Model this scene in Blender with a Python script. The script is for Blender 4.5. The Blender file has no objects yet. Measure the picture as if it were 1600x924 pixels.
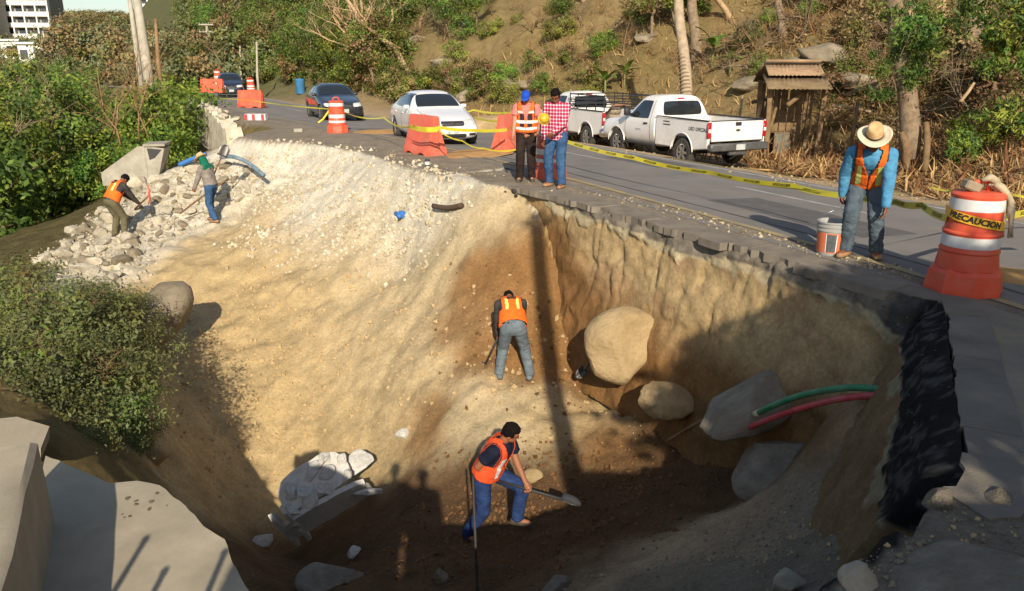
import bpy, bmesh, math, random
import numpy as np
from mathutils import Vector, Matrix, Euler
random.seed(7)
RNG = np.random.default_rng(7)
scene = bpy.context.scene
COL = scene.collection
R = math.radians

# ------------------------------------------------------------------ camera, sky, sun, exposure
CAMZ, PITCH, FPX = 2.2, R(17.0), 1200.0
cam_data = bpy.data.cameras.new("camera")
cam_data.sensor_width = 36.0
cam_data.lens = 27.0
cam_data.clip_start = 0.05
cam_data.clip_end = 3000.0
cam = bpy.data.objects.new("camera", cam_data)
cam.location = (0, 0, CAMZ)
cam.rotation_euler = (R(90) - PITCH, 0, 0)
COL.objects.link(cam)
scene.camera = cam

SUN_EL, SUN_DIR = R(28.5), (-0.088, 1.0)          # light travels towards SUN_DIR on the ground
world = bpy.data.worlds.new("World")
scene.world = world
world.use_nodes = True
wn = world.node_tree
bg = wn.nodes["Background"]
sky = wn.nodes.new("ShaderNodeTexSky")
sky.sky_type = 'NISHITA'
sky.sun_disc = False
sky.sun_elevation = SUN_EL
sky.sun_rotation = math.atan2(-SUN_DIR[0], -SUN_DIR[1])
sky.air_density = 1.0
sky.dust_density = 1.2
wn.links.new(sky.outputs[0], bg.inputs[0])
bg.inputs[1].default_value = 0.105
sun_data = bpy.data.lights.new("sun", 'SUN')
sun_data.energy = 4.6
sun_data.angle = R(0.53)
sun_data.color = (1.0, 0.89, 0.74)
sun = bpy.data.objects.new("sun", sun_data)
sd_ = Vector((SUN_DIR[0], SUN_DIR[1], -math.tan(SUN_EL) * math.hypot(*SUN_DIR)))
sun.rotation_euler = sd_.to_track_quat('-Z', 'Y').to_euler()
sun.location = (2, -20, 14)
COL.objects.link(sun)
scene.view_settings.view_transform = 'Standard'
scene.view_settings.look = 'None'
scene.view_settings.exposure = 0.46
scene.view_settings.gamma = 1.0
scene.view_settings.use_curve_mapping = False
scene.cycles.max_bounces = 6
scene.cycles.diffuse_bounces = 3
scene.cycles.transparent_max_bounces = 6

# ------------------------------------------------------------------ helpers: places
SP, CP = math.sin(PITCH), math.cos(PITCH)
def at(u, v, d):
    """world point seen at photo pixel (u, v), d metres deep"""
    x = (u - 800) / FPX * d
    yc = (v - 462) / FPX * d
    return Vector((x, d * CP - yc * SP, CAMZ - d * SP - yc * CP))
def onz(u, v, z=0.0):
    k = SP + (v - 462) / FPX * CP
    return at(u, v, (CAMZ - z) / k)

# ------------------------------------------------------------------ helpers: numpy noise
def _hash(i, j, k):
    h = (i * 374761393 + j * 668265263 + k * 1442695041) & 0x7fffffff
    h = ((h ^ (h >> 13)) * 1274126177) & 0x7fffffff
    h = h ^ (h >> 16)
    return (h & 0xffff) / 65535.0
def vnoise(p):
    p = np.asarray(p, float)
    f = np.floor(p); t = p - f; f = f.astype(np.int64)
    t = t * t * (3 - 2 * t)
    out = 0
    for a in (0, 1):
        for b in (0, 1):
            for c in (0, 1):
                w = (t[..., 0] if a else 1 - t[..., 0]) * (t[..., 1] if b else 1 - t[..., 1]) * (t[..., 2] if c else 1 - t[..., 2])
                out = out + w * _hash(f[..., 0] + a, f[..., 1] + b, f[..., 2] + c)
    return out * 2 - 1
def fbm(p, scale=1.0, octv=4, gain=0.5, seed=0.0):
    p = np.asarray(p, float) * scale + seed * 17.31
    s, a, tot = 0, 1.0, 0
    for o in range(octv):
        s = s + a * vnoise(p); tot += a
        a *= gain; p = p * 2.03 + 11.7
    return s / tot

# ------------------------------------------------------------------ helpers: objects
def tag(o, label=None, cat=None, group=None, kind=None):
    if label: o["label"] = label
    if cat: o["category"] = cat
    if group: o["group"] = group
    if kind: o["kind"] = kind
    return o
def empty(name, loc=(0, 0, 0), rz=0.0, label=None, cat=None, group=None):
    o = bpy.data.objects.new(name, None)
    o.empty_display_size = 0.1
    o.location = loc; o.rotation_euler = (0, 0, rz)
    COL.objects.link(o)
    return tag(o, label, cat, group)
def link(name, me, parent=None, mats=None):
    o = bpy.data.objects.new(name, me)
    COL.objects.link(o)
    if parent is not None: o.parent = parent
    if mats is not None and len(me.materials) == 0:
        for m in (mats if isinstance(mats, (list, tuple)) else [mats]): me.materials.append(m)
    return o
def copy_tree(o, parent=None):
    c = o.copy(); COL.objects.link(c)
    if parent is not None: c.parent = parent
    for ch in list(o.children): copy_tree(ch, c)
    return c
def shade(me, smooth=True):
    me.polygons.foreach_set("use_smooth", [smooth] * len(me.polygons)); me.update()
    return me
def pymesh(name, vs, fs, smooth=False):
    me = bpy.data.meshes.new(name)
    me.from_pydata([tuple(v) for v in vs], [], [tuple(f) for f in fs])
    me.update()
    if smooth: shade(me)
    return me
class MB:
    """collects shapes, builds ONE mesh object"""
    def __init__(s): s.v = []; s.f = []; s.mi = []; s.m = 0
    def add(s, vs, fs):
        b = len(s.v); s.v += [tuple(v) for v in vs]
        s.f += [tuple(b + i for i in f) for f in fs]; s.mi += [s.m] * len(fs)
        return s
    def box(s, c, d, rot=None):
        c = Vector(c); hx, hy, hz = d[0] / 2, d[1] / 2, d[2] / 2
        vs = [Vector((x, y, z)) for x in (-hx, hx) for y in (-hy, hy) for z in (-hz, hz)]
        if rot is not None: vs = [rot @ v for v in vs]
        return s.add([c + v for v in vs], [(0, 1, 3, 2), (4, 6, 7, 5), (0, 4, 5, 1), (2, 3, 7, 6), (0, 2, 6, 4), (1, 5, 7, 3)])
    def bevbox(s, c, d, b=0.01, rot=None):
        c = Vector(c); h = [d[0] / 2, d[1] / 2, d[2] / 2]
        bm = bmesh.new(); bmesh.ops.create_cube(bm, size=1)
        for v in bm.verts: v.co = Vector((v.co.x * d[0], v.co.y * d[1], v.co.z * d[2]))
        bmesh.ops.bevel(bm, geom=bm.edges[:], offset=b, segments=1, affect='EDGES')
        return s.bm(bm, Matrix.Translation(c) @ (rot.to_4x4() if rot is not None else Matrix()))
    def bm(s, bm, M=None):
        bm.verts.index_update()
        vs = [(M @ v.co if M is not None else v.co.copy()) for v in bm.verts]
        fs = [[v.index for v in f.verts] for f in bm.faces]
        bm.free()
        return s.add(vs, fs)
    def tube(s, pts, r, n=8, cap=True):
        pts = [Vector(p) for p in pts]; m = len(pts)
        rs = r if isinstance(r, (list, tuple)) else [r] * m
        vs = []; up = None
        for i, p in enumerate(pts):
            t = (pts[min(i + 1, m - 1)] - pts[max(i - 1, 0)])
            t = t.normalized() if t.length > 1e-9 else Vector((0, 0, 1))
            if up is None:
                up = Vector((0, 0, 1)) if abs(t.z) < 0.9 else Vector((1, 0, 0))
            a = t.cross(up)
            a = a.normalized() if a.length > 1e-6 else t.orthogonal().normalized()
            b = a.cross(t).normalized(); up = b
            for k in range(n):
                q = 2 * math.pi * k / n
                vs.append(p + a * (rs[i] * math.cos(q)) + b * (rs[i] * math.sin(q)))
        fs = [(i * n + k, i * n + (k + 1) % n, (i + 1) * n + (k + 1) % n, (i + 1) * n + k) for i in range(m - 1) for k in range(n)]
        if cap:
            fs.append(tuple(range(n))[::-1]); fs.append(tuple((m - 1) * n + k for k in range(n)))
        return s.add(vs, fs)
    def lathe(s, prof, n=24, c=(0, 0, 0), cap=True, rot=None):
        c = Vector(c); vs = []
        for (r, z) in prof:
            for k in range(n):
                q = 2 * math.pi * k / n
                v = Vector((r * math.cos(q), r * math.sin(q), z))
                vs.append(c + (rot @ v if rot is not None else v))
        m = len(prof)
        fs = [(i * n + k, i * n + (k + 1) % n, (i + 1) * n + (k + 1) % n, (i + 1) * n + k) for i in range(m - 1) for k in range(n)]
        if cap:
            fs.append(tuple(range(n))[::-1]); fs.append(tuple((m - 1) * n + k for k in range(n)))
        return s.add(vs, fs)
    def prism(s, poly, a0, a1, axis=1):
        """polygon in the two other axes, extruded along axis"""
        n = len(poly)
        def mk(p, a):
            if axis == 1: return (p[0], a, p[1])
            if axis == 0: return (a, p[0], p[1])
            return (p[0], p[1], a)
        vs = [mk(p, a0) for p in poly] + [mk(p, a1) for p in poly]
        fs = [(i, (i + 1) % n, n + (i + 1) % n, n + i) for i in range(n)] + [tuple(range(n))[::-1], tuple(range(n, 2 * n))]
        return s.add(vs, fs)
    def mesh(s, name, mats, smooth=False, angle=None):
        me = pymesh(name, s.v, s.f)
        for m in (mats if isinstance(mats, (list, tuple)) else [mats]): me.materials.append(m)
        me.polygons.foreach_set("material_index", s.mi)
        bm = bmesh.new(); bm.from_mesh(me)
        bmesh.ops.recalc_face_normals(bm, faces=bm.faces[:]); bm.to_mesh(me); bm.free()
        if smooth: shade(me)
        if angle is not None: me.set_sharp_from_angle(angle=R(angle))
        return me
    def build(s, name, mats, parent=None, smooth=False, angle=None):
        return link(name, s.mesh(name, mats, smooth or angle is not None, angle), parent)

# ------------------------------------------------------------------ helpers: materials
_M = {}
def mat(name, c, rough=0.7, var=0.0, scale=8.0, bump=0.0, bscale=None, metal=0.0, c2=None, spec=0.5, coat=0.0, trans=0.0, ior=1.45, detail=6.0, dirt=None, objrand=0.0):
    if name in _M: return _M[name]
    m = bpy.data.materials.new(name); m.use_nodes = True
    nt = m.node_tree; N = nt.nodes; L = nt.links
    b = N["Principled BSDF"]
    b.inputs["Base Color"].default_value = (*c, 1)
    b.inputs["Roughness"].default_value = rough
    b.inputs["Metallic"].default_value = metal
    b.inputs["Specular IOR Level"].default_value = spec
    b.inputs["Coat Weight"].default_value = coat
    b.inputs["Transmission Weight"].default_value = trans
    b.inputs["IOR"].default_value = ior
    tc = N.new("ShaderNodeTexCoord")
    out = None
    if var > 0 or c2 is not None:
        nz = N.new("ShaderNodeTexNoise"); nz.inputs["Scale"].default_value = scale; nz.inputs["Detail"].default_value = detail
        nz.inputs["Roughness"].default_value = 0.6
        L.new(tc.outputs["Object"], nz.inputs["Vector"])
        rp = N.new("ShaderNodeValToRGB")
        rp.color_ramp.elements[0].position = 0.3; rp.color_ramp.elements[1].position = 0.7
        d = c2 if c2 is not None else tuple(max(0, x * (1 - var)) for x in c)
        e = c if c2 is not None else tuple(min(1, x * (1 + var)) for x in c)
        rp.color_ramp.elements[0].color = (*d, 1); rp.color_ramp.elements[1].color = (*e, 1)
        L.new(nz.outputs["Fac"], rp.inputs[0]); out = rp.outputs[0]
    if dirt is not None:
        n2 = N.new("ShaderNodeTexNoise"); n2.inputs["Scale"].default_value = dirt[2]; n2.inputs["Detail"].default_value = 8
        n2.inputs["Roughness"].default_value = 0.7
        L.new(tc.outputs["Object"], n2.inputs["Vector"])
        mr = N.new("ShaderNodeMapRange"); mr.inputs[1].default_value = 0.42; mr.inputs[2].default_value = 0.72; mr.inputs[4].default_value = dirt[1]
        L.new(n2.outputs["Fac"], mr.inputs[0])
        mx = N.new("ShaderNodeMix"); mx.data_type = 'RGBA'
        mx.inputs[7].default_value = (*dirt[0], 1)
        if out is not None: L.new(out, mx.inputs[6])
        else: mx.inputs[6].default_value = (*c, 1)
        L.new(mr.outputs[0], mx.inputs[0]); out = mx.outputs[2]
    if objrand > 0:
        oi = N.new("ShaderNodeObjectInfo")
        hs = N.new("ShaderNodeHueSaturation")
        mr = N.new("ShaderNodeMapRange"); mr.inputs[3].default_value = 1 - objrand; mr.inputs[4].default_value = 1 + objrand
        L.new(oi.outputs["Random"], mr.inputs[0]); L.new(mr.outputs[0], hs.inputs["Value"])
        if out is not None: L.new(out, hs.inputs["Color"])
        else: hs.inputs["Color"].default_value = (*c, 1)
        out = hs.outputs[0]
    if out is not None: L.new(out, b.inputs["Base Color"])
    if bump > 0:
        n3 = N.new("ShaderNodeTexNoise"); n3.inputs["Scale"].default_value = bscale or scale * 4; n3.inputs["Detail"].default_value = 8
        n3.inputs["Roughness"].default_value = 0.65
        L.new(tc.outputs["Object"], n3.inputs["Vector"])
        bp = N.new("ShaderNodeBump"); bp.inputs["Strength"].default_value = 1.0; bp.inputs["Distance"].default_value = bump
        L.new(n3.outputs["Fac"], bp.inputs["Height"]); L.new(bp.outputs[0], b.inputs["Normal"])
    _M[name] = m
    return m
# ------------------------------------------------------------------ the ground: one sheet with the washed-out pit
NEAR_EDGE = [(13, -18), (9.0, -6), (7.0, 0), (5.2, 5), (4.15, 8.1), (3.45, 9.7), (2.1, 12.6), (-1.6, 19.9), (-5.5, 25.8), (-10.6, 33), (-16.6, 43), (-24.5, 56), (-39, 73), (-75, 97), (-160, 135)]
def resample(pts, step):
    pts = np.array(pts, float)
    # Catmull-Rom
    P = np.vstack([2 * pts[0] - pts[1], pts, 2 * pts[-1] - pts[-2]]); out = []
    for i in range(1, len(P) - 2):
        n = max(2, int(np.linalg.norm(P[i + 1] - P[i]) / step))
        for k in range(n):
            t = k / n
            out.append(0.5 * ((2 * P[i]) + (-P[i - 1] + P[i + 1]) * t + (2 * P[i - 1] - 5 * P[i] + 4 * P[i + 1] - P[i + 2]) * t * t + (-P[i - 1] + 3 * P[i] - 3 * P[i + 1] + P[i + 2]) * t ** 3))
    out.append(P[-2])
    return np.array(out)
NE = resample(NEAR_EDGE, 0.8)
def sdist(X, Y, poly):
    """signed distance to an open polyline; positive on the right of its direction. also arclength index"""
    shp = np.shape(X); x = np.ravel(X); y = np.ravel(Y)
    best = np.full(x.shape, 1e18); sgn = np.ones(x.shape); arc = np.zeros(x.shape); acc = 0.0
    for a, b in zip(poly[:-1], poly[1:]):
        d = b - a; L2 = d @ d
        t = np.clip(((x - a[0]) * d[0] + (y - a[1]) * d[1]) / L2, 0, 1)
        px = x - a[0] - t * d[0]; py = y - a[1] - t * d[1]
        dd = px * px + py * py
        cr = d[0] * (y - a[1]) - d[1] * (x - a[0])
        m = dd < best
        best[m] = dd[m]; sgn[m] = np.where(cr[m] > 0, -1.0, 1.0); arc[m] = acc + t[m] * math.sqrt(L2)
        acc += math.sqrt(L2)
    return (np.sqrt(best) * sgn).reshape(shp), arc.reshape(shp)
ROADW = 5.15
def smooth(a, b, x):
    t = np.clip((x - a) / (b - a), 0, 1); return t * t * (3 - 2 * t)
def upper(X, Y, s=None):
    if s is None: s = sdist(X, Y, NE)[0]
    z = -0.045 * np.clip(s, 0, ROADW)
    z = z - 0.46 * smooth(ROADW + 0.2, ROADW + 2.0, s)
    dist = np.hypot(X, Y)
    base = 9.3 + 3.0 * smooth(18, 26, Y) * smooth(60, 40, Y)
    h = np.maximum(0, s - base)
    P = np.stack([X, Y, np.zeros_like(X)], -1)
    hill = 0.62 * h * smooth(-1, 6, h) + 0.25 * np.maximum(0, h - 30) * 0
    hill = np.where(hill > 22, 22 + (hill - 22) * 0.35, hill)
    az = X / np.maximum(Y, 1.0)
    hill = hill * (0.16 + 0.84 * np.where(Y > 20, smooth(-0.50, -0.33, az), 1.0))
    rough = fbm(P, 0.28, 4, 0.55, 3) * np.clip(h * 0.18, 0, 1.3) + fbm(P, 1.3, 3, 0.5, 5) * np.clip(h * 0.06, 0, 0.22)
    bank = 0.6 * smooth(0.0, -0.8, Y) * smooth(-9, -8, Y) * smooth(-5.5, -4, X) * smooth(2.6, 1.2, X)
    return z + hill + rough + bank
# pit rim: left-far end of the road, then along the cut, round the near slab, past the drain
RIM_PX = [(365, 214), (420, 221), (480, 224), (560, 237), (640, 262), (690, 274), (722, 270), (760, 288), (830, 296), (900, 309), (1000, 336), (1100, 363), (1200, 391), (1300, 421), (1390, 450), (1478, 461), (1498, 590), (1520, 752), (1436, 776), (1408, 850), (1345, 890), (1255, 940)]
rim = [onz(u, v, 0.0).xy for u, v in RIM_PX]
left_road = [p for p in NE if p[1] > 27.5][::-1]
left_road = [Vector((p[0] - 1.3, p[1] - 0.9)) for p in left_road]
RIM = left_road + rim + [Vector(q) for q in [(0.6, 2.25), (-0.3, 2.2), (-0.62, 1.6), (-0.8, 0.5), (-3.6, 0.45), (-4.4, 1.2), (-6, -1), (-10, -14), (-20, -60)]]
RIM = np.array([tuple(p) for p in RIM])
# control points of the dug and slid ground: photo pixel and depth, or world place
CP_PX = [(745, 838, 9.5), (870, 800, 9.6), (960, 780, 9.7), (900, 740, 10.3), (850, 700, 10.8), (850, 640, 11.4), (800, 600, 12.0), (720, 620, 11.9), (700, 740, 10.8), (600, 800, 11.0), (480, 900, 9.3), (560, 915, 8.4), (420, 870, 10.8),
 (1000, 650, 11.0), (940, 590, 12.4), (1040, 700, 10.4), (1150, 650, 9.9), (1180, 590, 9.7), (1290, 660, 9.0), (1130, 780, 8.7), (1400, 620, 7.0), (1350, 720, 6.9), (1250, 800, 7.0), (1380, 830, 5.2), (1150, 880, 6.5), (1000, 880, 7.4), (860, 900, 7.8), (1250, 910, 5.0), (1420, 520, 7.5),
 (250, 470, 16.2), (230, 560, 13.7), (250, 650, 11.5), (300, 600, 13.6), (300, 700, 12.0), (280, 755, 10.6), (350, 800, 11.4), (450, 420, 16.6), (450, 480, 15.7), (450, 550, 14.6), (450, 650, 13.6), (450, 740, 12.9), (560, 440, 15.6), (560, 500, 14.7), (560, 620, 13.3), (620, 660, 12.4), (660, 560, 12.9), (680, 480, 13.6), (640, 420, 15.2),
 (760, 480, 12.95), (760, 560, 12.35), (850, 470, 12.9), (900, 540, 12.55), (800, 380, 13.4), (740, 350, 14.1), (700, 330, 14.9), (690, 300, 15.5), (640, 340, 16.0), (560, 340, 17.0), (560, 290, 17.9), (480, 250, 21.3), (450, 300, 19.8), (450, 350, 18.3), (400, 270, 21.5), (330, 250, 22.6), (340, 340, 19.9), (260, 330, 20.2), (200, 365, 19.1), (150, 400, 18.2), (100, 425, 17.4), (200, 440, 16.6), (280, 400, 17.6), (350, 400, 17.3), (250, 270, 24.0), (150, 330, 21.5), (60, 400, 18.5), (60, 480, 14.0),
 (100, 560, 10.5), (20, 600, 8.2), (10, 690, 6.6), (200, 690, 8.8), (260, 745, 9.2), (330, 850, 8.4), (440, 915, 8.3)]
CP_W = [(-16, 14, -3.4), (-25, 20, -5), (-15, 26, -2.8), (-14.5, 31, -2.2), (-24, 36, -4), (-38, 55, -4.5), (-70, 80, -6), (-40, 12, -9), (-20, 5, -6), (-10, 7, -2.9), (-60, 30, -12), (-4, 1.5, -1.6), (-9, -2, -3), (-15, -15, -5), (0.2, 3.4, -1.3), (-1.2, 4.6, -2.6), (-2.6, 5.5, -2.9), (-3.6, 5.2, -2.0), (-120, 110, -8), (-150, 20, -22), (-120, -60, -22), (0.8, 4.2, -1.5), (-1.5, 2.4, -1.3), (-2.0, 3.1, -1.35), (-2.2, 1.2, -1.2), (-1.2, 1.2, -1.2), (-2.9, 3.4, -1.3), (-3.2, 1.5, -1.1)]
cpt = np.array([tuple(at(*p)) for p in CP_PX] + CP_W)
def tps_fit(P, z, lam=0.02):
    n = len(P); d = np.linalg.norm(P[:, None] - P[None], axis=-1)
    K = np.where(d > 0, d * d * np.log(np.maximum(d, 1e-9)), 0) + lam * np.eye(n)
    A = np.zeros((n + 3, n + 3)); A[:n, :n] = K; A[:n, n] = 1; A[:n, n + 1:] = P; A[n, :n] = 1; A[n + 1:, :n] = P.T
    return np.linalg.solve(A, np.concatenate([z, [0, 0, 0]]))
def tps_eval(P, w, X, Y):
    shp = X.shape; x = X.ravel(); y = Y.ravel(); out = w[-3] + w[-2] * x + w[-1] * y
    for (px, py), c in zip(P, w[:-3]):
        d2 = (x - px) ** 2 + (y - py) ** 2
        out = out + c * 0.5 * d2 * np.log(np.maximum(d2, 1e-12))
    return out.reshape(shp)
_w = tps_fit(cpt[:, :2], cpt[:, 2])
def axis(fine0, fine1, step, lo, hi, g):
    a = [np.arange(fine0, fine1, step)]
    for sgn, st, end in ((1, fine1, hi), (-1, fine0, lo)):
        x, d, l = st, step, []
        while (x < end if sgn > 0 else x > end):
            l.append(x); d *= g; x += sgn * d
        l.append(end); a.append(np.array(l))
    return np.unique(np.round(np.concatenate(a), 5))
gx = axis(-10.5, 5.2, 0.055, -420, 420, 1.075)
gy = axis(2.0, 21.5, 0.06, -120, 620, 1.07)
GX, GY = np.meshgrid(gx, gy)
def terrain(X, Y):
    P3 = np.stack([X, Y, np.zeros_like(X)], -1)
    jag = fbm(P3, 1.1, 3, 0.45, 9) * 0.07 + fbm(P3, 0.4, 2, 0.5, 2) * 0.08
    sd, arc = sdist(X, Y, RIM)
    sd = -sd
    near = smooth(40, 25, np.hypot(X, Y))
    wallzone = smooth(-0.4, 0.3, X) * smooth(17, 15, Y) * (Y > 3.2)
    sdj = sd + jag * near * np.where(sd < 0.0, 1, 0.3) * (1 - 0.85 * wallzone) - 0.05 * wallzone
    U = upper(X, Y)
    far = np.hypot(X + 2, Y - 12)
    Lo = tps_eval(cpt[:, :2], _w, X, Y)
    Lo = np.clip(Lo, -26, 3.0)
    Lo = Lo + fbm(P3, 0.9, 4, 0.5, 1) * 0.20 + np.abs(fbm(P3, 1.6, 3, 0.5, 6)) * 0.16 - 0.05 + fbm(P3, 5.0, 3, 0.6, 4) * 0.03
    Lo = np.minimum(Lo, U - 0.03)
    drop = np.maximum(U - Lo, 0.0)
    w = 0.06 + 0.20 * drop + 0.45 * (1 - wallzone) * near + 0.6 * smooth(24, 30, Y) + 3 * smooth(40, 80, np.hypot(X, Y))
    t = np.clip(-sdj / w, 0, 1)
    k = np.where(t < 0.3, t * 1.9, 0.57 + (t - 0.3) * (0.43 / 0.7))
    z = U - drop * k
    # the far coast hill, left of the road
    hillc = 2 * np.exp(-(((X + 70) / 130) ** 2 + ((Y - 330) / 95) ** 2)) + 7 * np.exp(-(((X + 190) / 70) ** 2 + ((Y - 300) / 80) ** 2)) + 6 * np.exp(-(((X + 60) / 40) ** 2 + ((Y - 185) / 45) ** 2))
    z = z + hillc * smooth(90, 150, np.hypot(X, Y)) * np.where(sd < 0, 1, smooth(120, 220, np.hypot(X, Y)))
    return z, sd, drop, t, U
GZ, GSD, GDROP, GT, GU = terrain(GX, GY)
def H(x, y):
    i = int(np.clip(np.searchsorted(gx, x) - 1, 0, len(gx) - 2)); j = int(np.clip(np.searchsorted(gy, y) - 1, 0, len(gy) - 2))
    a = (x - gx[i]) / (gx[i + 1] - gx[i]); b = (y - gy[j]) / (gy[j + 1] - gy[j])
    return float((GZ[j, i] * (1 - a) + GZ[j, i + 1] * a) * (1 - b) + (GZ[j + 1, i] * (1 - a) + GZ[j + 1, i + 1] * a) * b)
def HN(x, y):
    i = np.clip(np.searchsorted(gx, x) - 1, 0, len(gx) - 2); j = np.clip(np.searchsorted(gy, y) - 1, 0, len(gy) - 2)
    a = np.clip((x - gx[i]) / (gx[i + 1] - gx[i]), 0, 1); b = np.clip((y - gy[j]) / (gy[j + 1] - gy[j]), 0, 1)
    return (GZ[j, i] * (1 - a) + GZ[j, i + 1] * a) * (1 - b) + (GZ[j + 1, i] * (1 - a) + GZ[j + 1, i + 1] * a) * b
def hit(u, v, d0=2.5, d1=400.0):
    """ground point seen at photo pixel (u, v)"""
    r = np.array(at(u, v, 1.0)) - np.array([0, 0, CAMZ])
    lo, hi_ = d0, d1
    for n in (600, 40):
        D = np.geomspace(lo, hi_, n); P = D[:, None] * r + np.array([0, 0, CAMZ])
        b = np.nonzero(P[:, 2] <= HN(P[:, 0], P[:, 1]))[0]
        if len(b) == 0: return at(u, v, d1)
        k = b[0]; lo, hi_ = D[max(k - 1, 0)], D[k]
        if k == 0: break
    q = at(u, v, hi_); return Vector((q.x, q.y, H(q.x, q.y)))
def ground(x, y, dz=0.0): return Vector((x, y, H(x, y) + dz))
def normal_at(x, y, e=0.15):
    return Vector((H(x - e, y) - H(x + e, y), H(x, y - e) - H(x, y + e), 2 * e)).normalized()

# colour of the soil, by place: photo pixel on the ground, reach in metres, own colour
def S(r, g, b):
    f = lambda c: ((c / 255 + 0.055) / 1.055) ** 2.4 if c > 10 else c / 255 / 12.92
    return (f(r), f(g), f(b))
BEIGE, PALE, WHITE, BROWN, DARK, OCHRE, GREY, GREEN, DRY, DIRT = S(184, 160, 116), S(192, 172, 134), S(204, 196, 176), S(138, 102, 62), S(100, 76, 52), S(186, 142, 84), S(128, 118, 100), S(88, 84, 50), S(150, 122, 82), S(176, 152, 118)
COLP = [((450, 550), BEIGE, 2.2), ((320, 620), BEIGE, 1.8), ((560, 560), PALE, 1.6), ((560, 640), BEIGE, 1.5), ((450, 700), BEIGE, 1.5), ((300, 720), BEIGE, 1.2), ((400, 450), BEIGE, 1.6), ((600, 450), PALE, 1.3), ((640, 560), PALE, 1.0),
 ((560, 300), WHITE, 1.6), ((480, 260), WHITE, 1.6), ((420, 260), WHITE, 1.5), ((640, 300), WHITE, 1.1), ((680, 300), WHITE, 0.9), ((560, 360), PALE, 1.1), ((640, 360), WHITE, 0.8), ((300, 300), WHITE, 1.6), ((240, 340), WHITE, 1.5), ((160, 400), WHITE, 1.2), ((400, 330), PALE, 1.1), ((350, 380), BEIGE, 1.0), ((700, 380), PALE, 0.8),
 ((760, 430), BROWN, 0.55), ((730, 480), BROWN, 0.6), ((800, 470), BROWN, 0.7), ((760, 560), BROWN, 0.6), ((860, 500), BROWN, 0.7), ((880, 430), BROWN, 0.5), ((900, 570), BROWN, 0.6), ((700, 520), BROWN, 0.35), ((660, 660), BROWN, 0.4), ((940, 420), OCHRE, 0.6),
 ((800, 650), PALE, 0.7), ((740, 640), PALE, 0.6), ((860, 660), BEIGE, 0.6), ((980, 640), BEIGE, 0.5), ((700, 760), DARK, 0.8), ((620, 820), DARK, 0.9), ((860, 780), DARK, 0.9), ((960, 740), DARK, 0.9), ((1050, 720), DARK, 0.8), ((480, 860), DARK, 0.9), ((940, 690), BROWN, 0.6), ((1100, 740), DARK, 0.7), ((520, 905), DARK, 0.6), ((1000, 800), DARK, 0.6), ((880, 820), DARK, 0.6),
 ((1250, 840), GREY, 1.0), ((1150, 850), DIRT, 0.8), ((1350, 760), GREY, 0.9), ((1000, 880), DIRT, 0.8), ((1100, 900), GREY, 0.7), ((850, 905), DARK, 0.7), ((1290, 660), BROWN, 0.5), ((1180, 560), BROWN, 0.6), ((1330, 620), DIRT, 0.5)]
PV = np.stack([GX, GY, GZ], -1).reshape(-1, 3)
dist_ = np.hypot(PV[:, 0], PV[:, 1])
in_pit = (GSD.ravel() < 0)
s_road = sdist(GX, GY, NE)[0].ravel()
SRG = s_road.reshape(GX.shape)
def sroad(x, y):
    i = int(np.clip(np.searchsorted(gx, x), 0, len(gx) - 1)); j = int(np.clip(np.searchsorted(gy, y), 0, len(gy) - 1)); return float(SRG[j, i])
col = np.tile(np.array(DIRT), (len(PV), 1))
warp = np.stack([fbm(PV, 1.1, 3, 0.6, 21), fbm(PV, 1.1, 3, 0.6, 22), fbm(PV, 1.1, 3, 0.6, 23)], -1) * 0.45 + np.stack([fbm(PV, 5, 3, 0.6, 31), fbm(PV, 5, 3, 0.6, 32), fbm(PV, 5, 3, 0.6, 33)], -1) * 0.14
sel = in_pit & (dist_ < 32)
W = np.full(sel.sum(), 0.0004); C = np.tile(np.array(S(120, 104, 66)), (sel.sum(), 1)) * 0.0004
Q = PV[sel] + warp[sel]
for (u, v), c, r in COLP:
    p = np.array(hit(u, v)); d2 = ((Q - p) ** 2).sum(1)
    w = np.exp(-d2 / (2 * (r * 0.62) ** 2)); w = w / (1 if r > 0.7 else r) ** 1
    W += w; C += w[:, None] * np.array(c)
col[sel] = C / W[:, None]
# strata of the cut along the road: grey road base, white lime, ochre subsoil
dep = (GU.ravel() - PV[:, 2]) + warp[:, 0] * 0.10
cut = in_pit & (GT.ravel() < 1) & (PV[:, 0] > 0.25) & (PV[:, 1] < 17) & (PV[:, 1] > 2.2)
lime = 0.40 + 0.10 * fbm(PV, 0.7, 2, 0.5, 41)
strat = np.where((dep < 0.24)[:, None], np.array(S(84, 78, 70)), np.where((dep < lime)[:, None], np.array(S(206, 196, 172)), np.array(S(190, 156, 104))))
nearright = (PV[:, 1] < 7.4)
strat = np.where((nearright & (dep < 0.62))[:, None], np.array(S(40, 38, 38)), strat)
strat = np.where((nearright & (dep >= 0.62) & (dep < 0.74 + 0.1 * warp[:, 1]))[:, None], np.array(S(140, 140, 136)), strat)
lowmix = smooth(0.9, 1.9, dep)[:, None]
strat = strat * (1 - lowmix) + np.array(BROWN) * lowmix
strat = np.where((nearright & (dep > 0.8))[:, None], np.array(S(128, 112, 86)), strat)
col[cut] = strat[cut]
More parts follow.
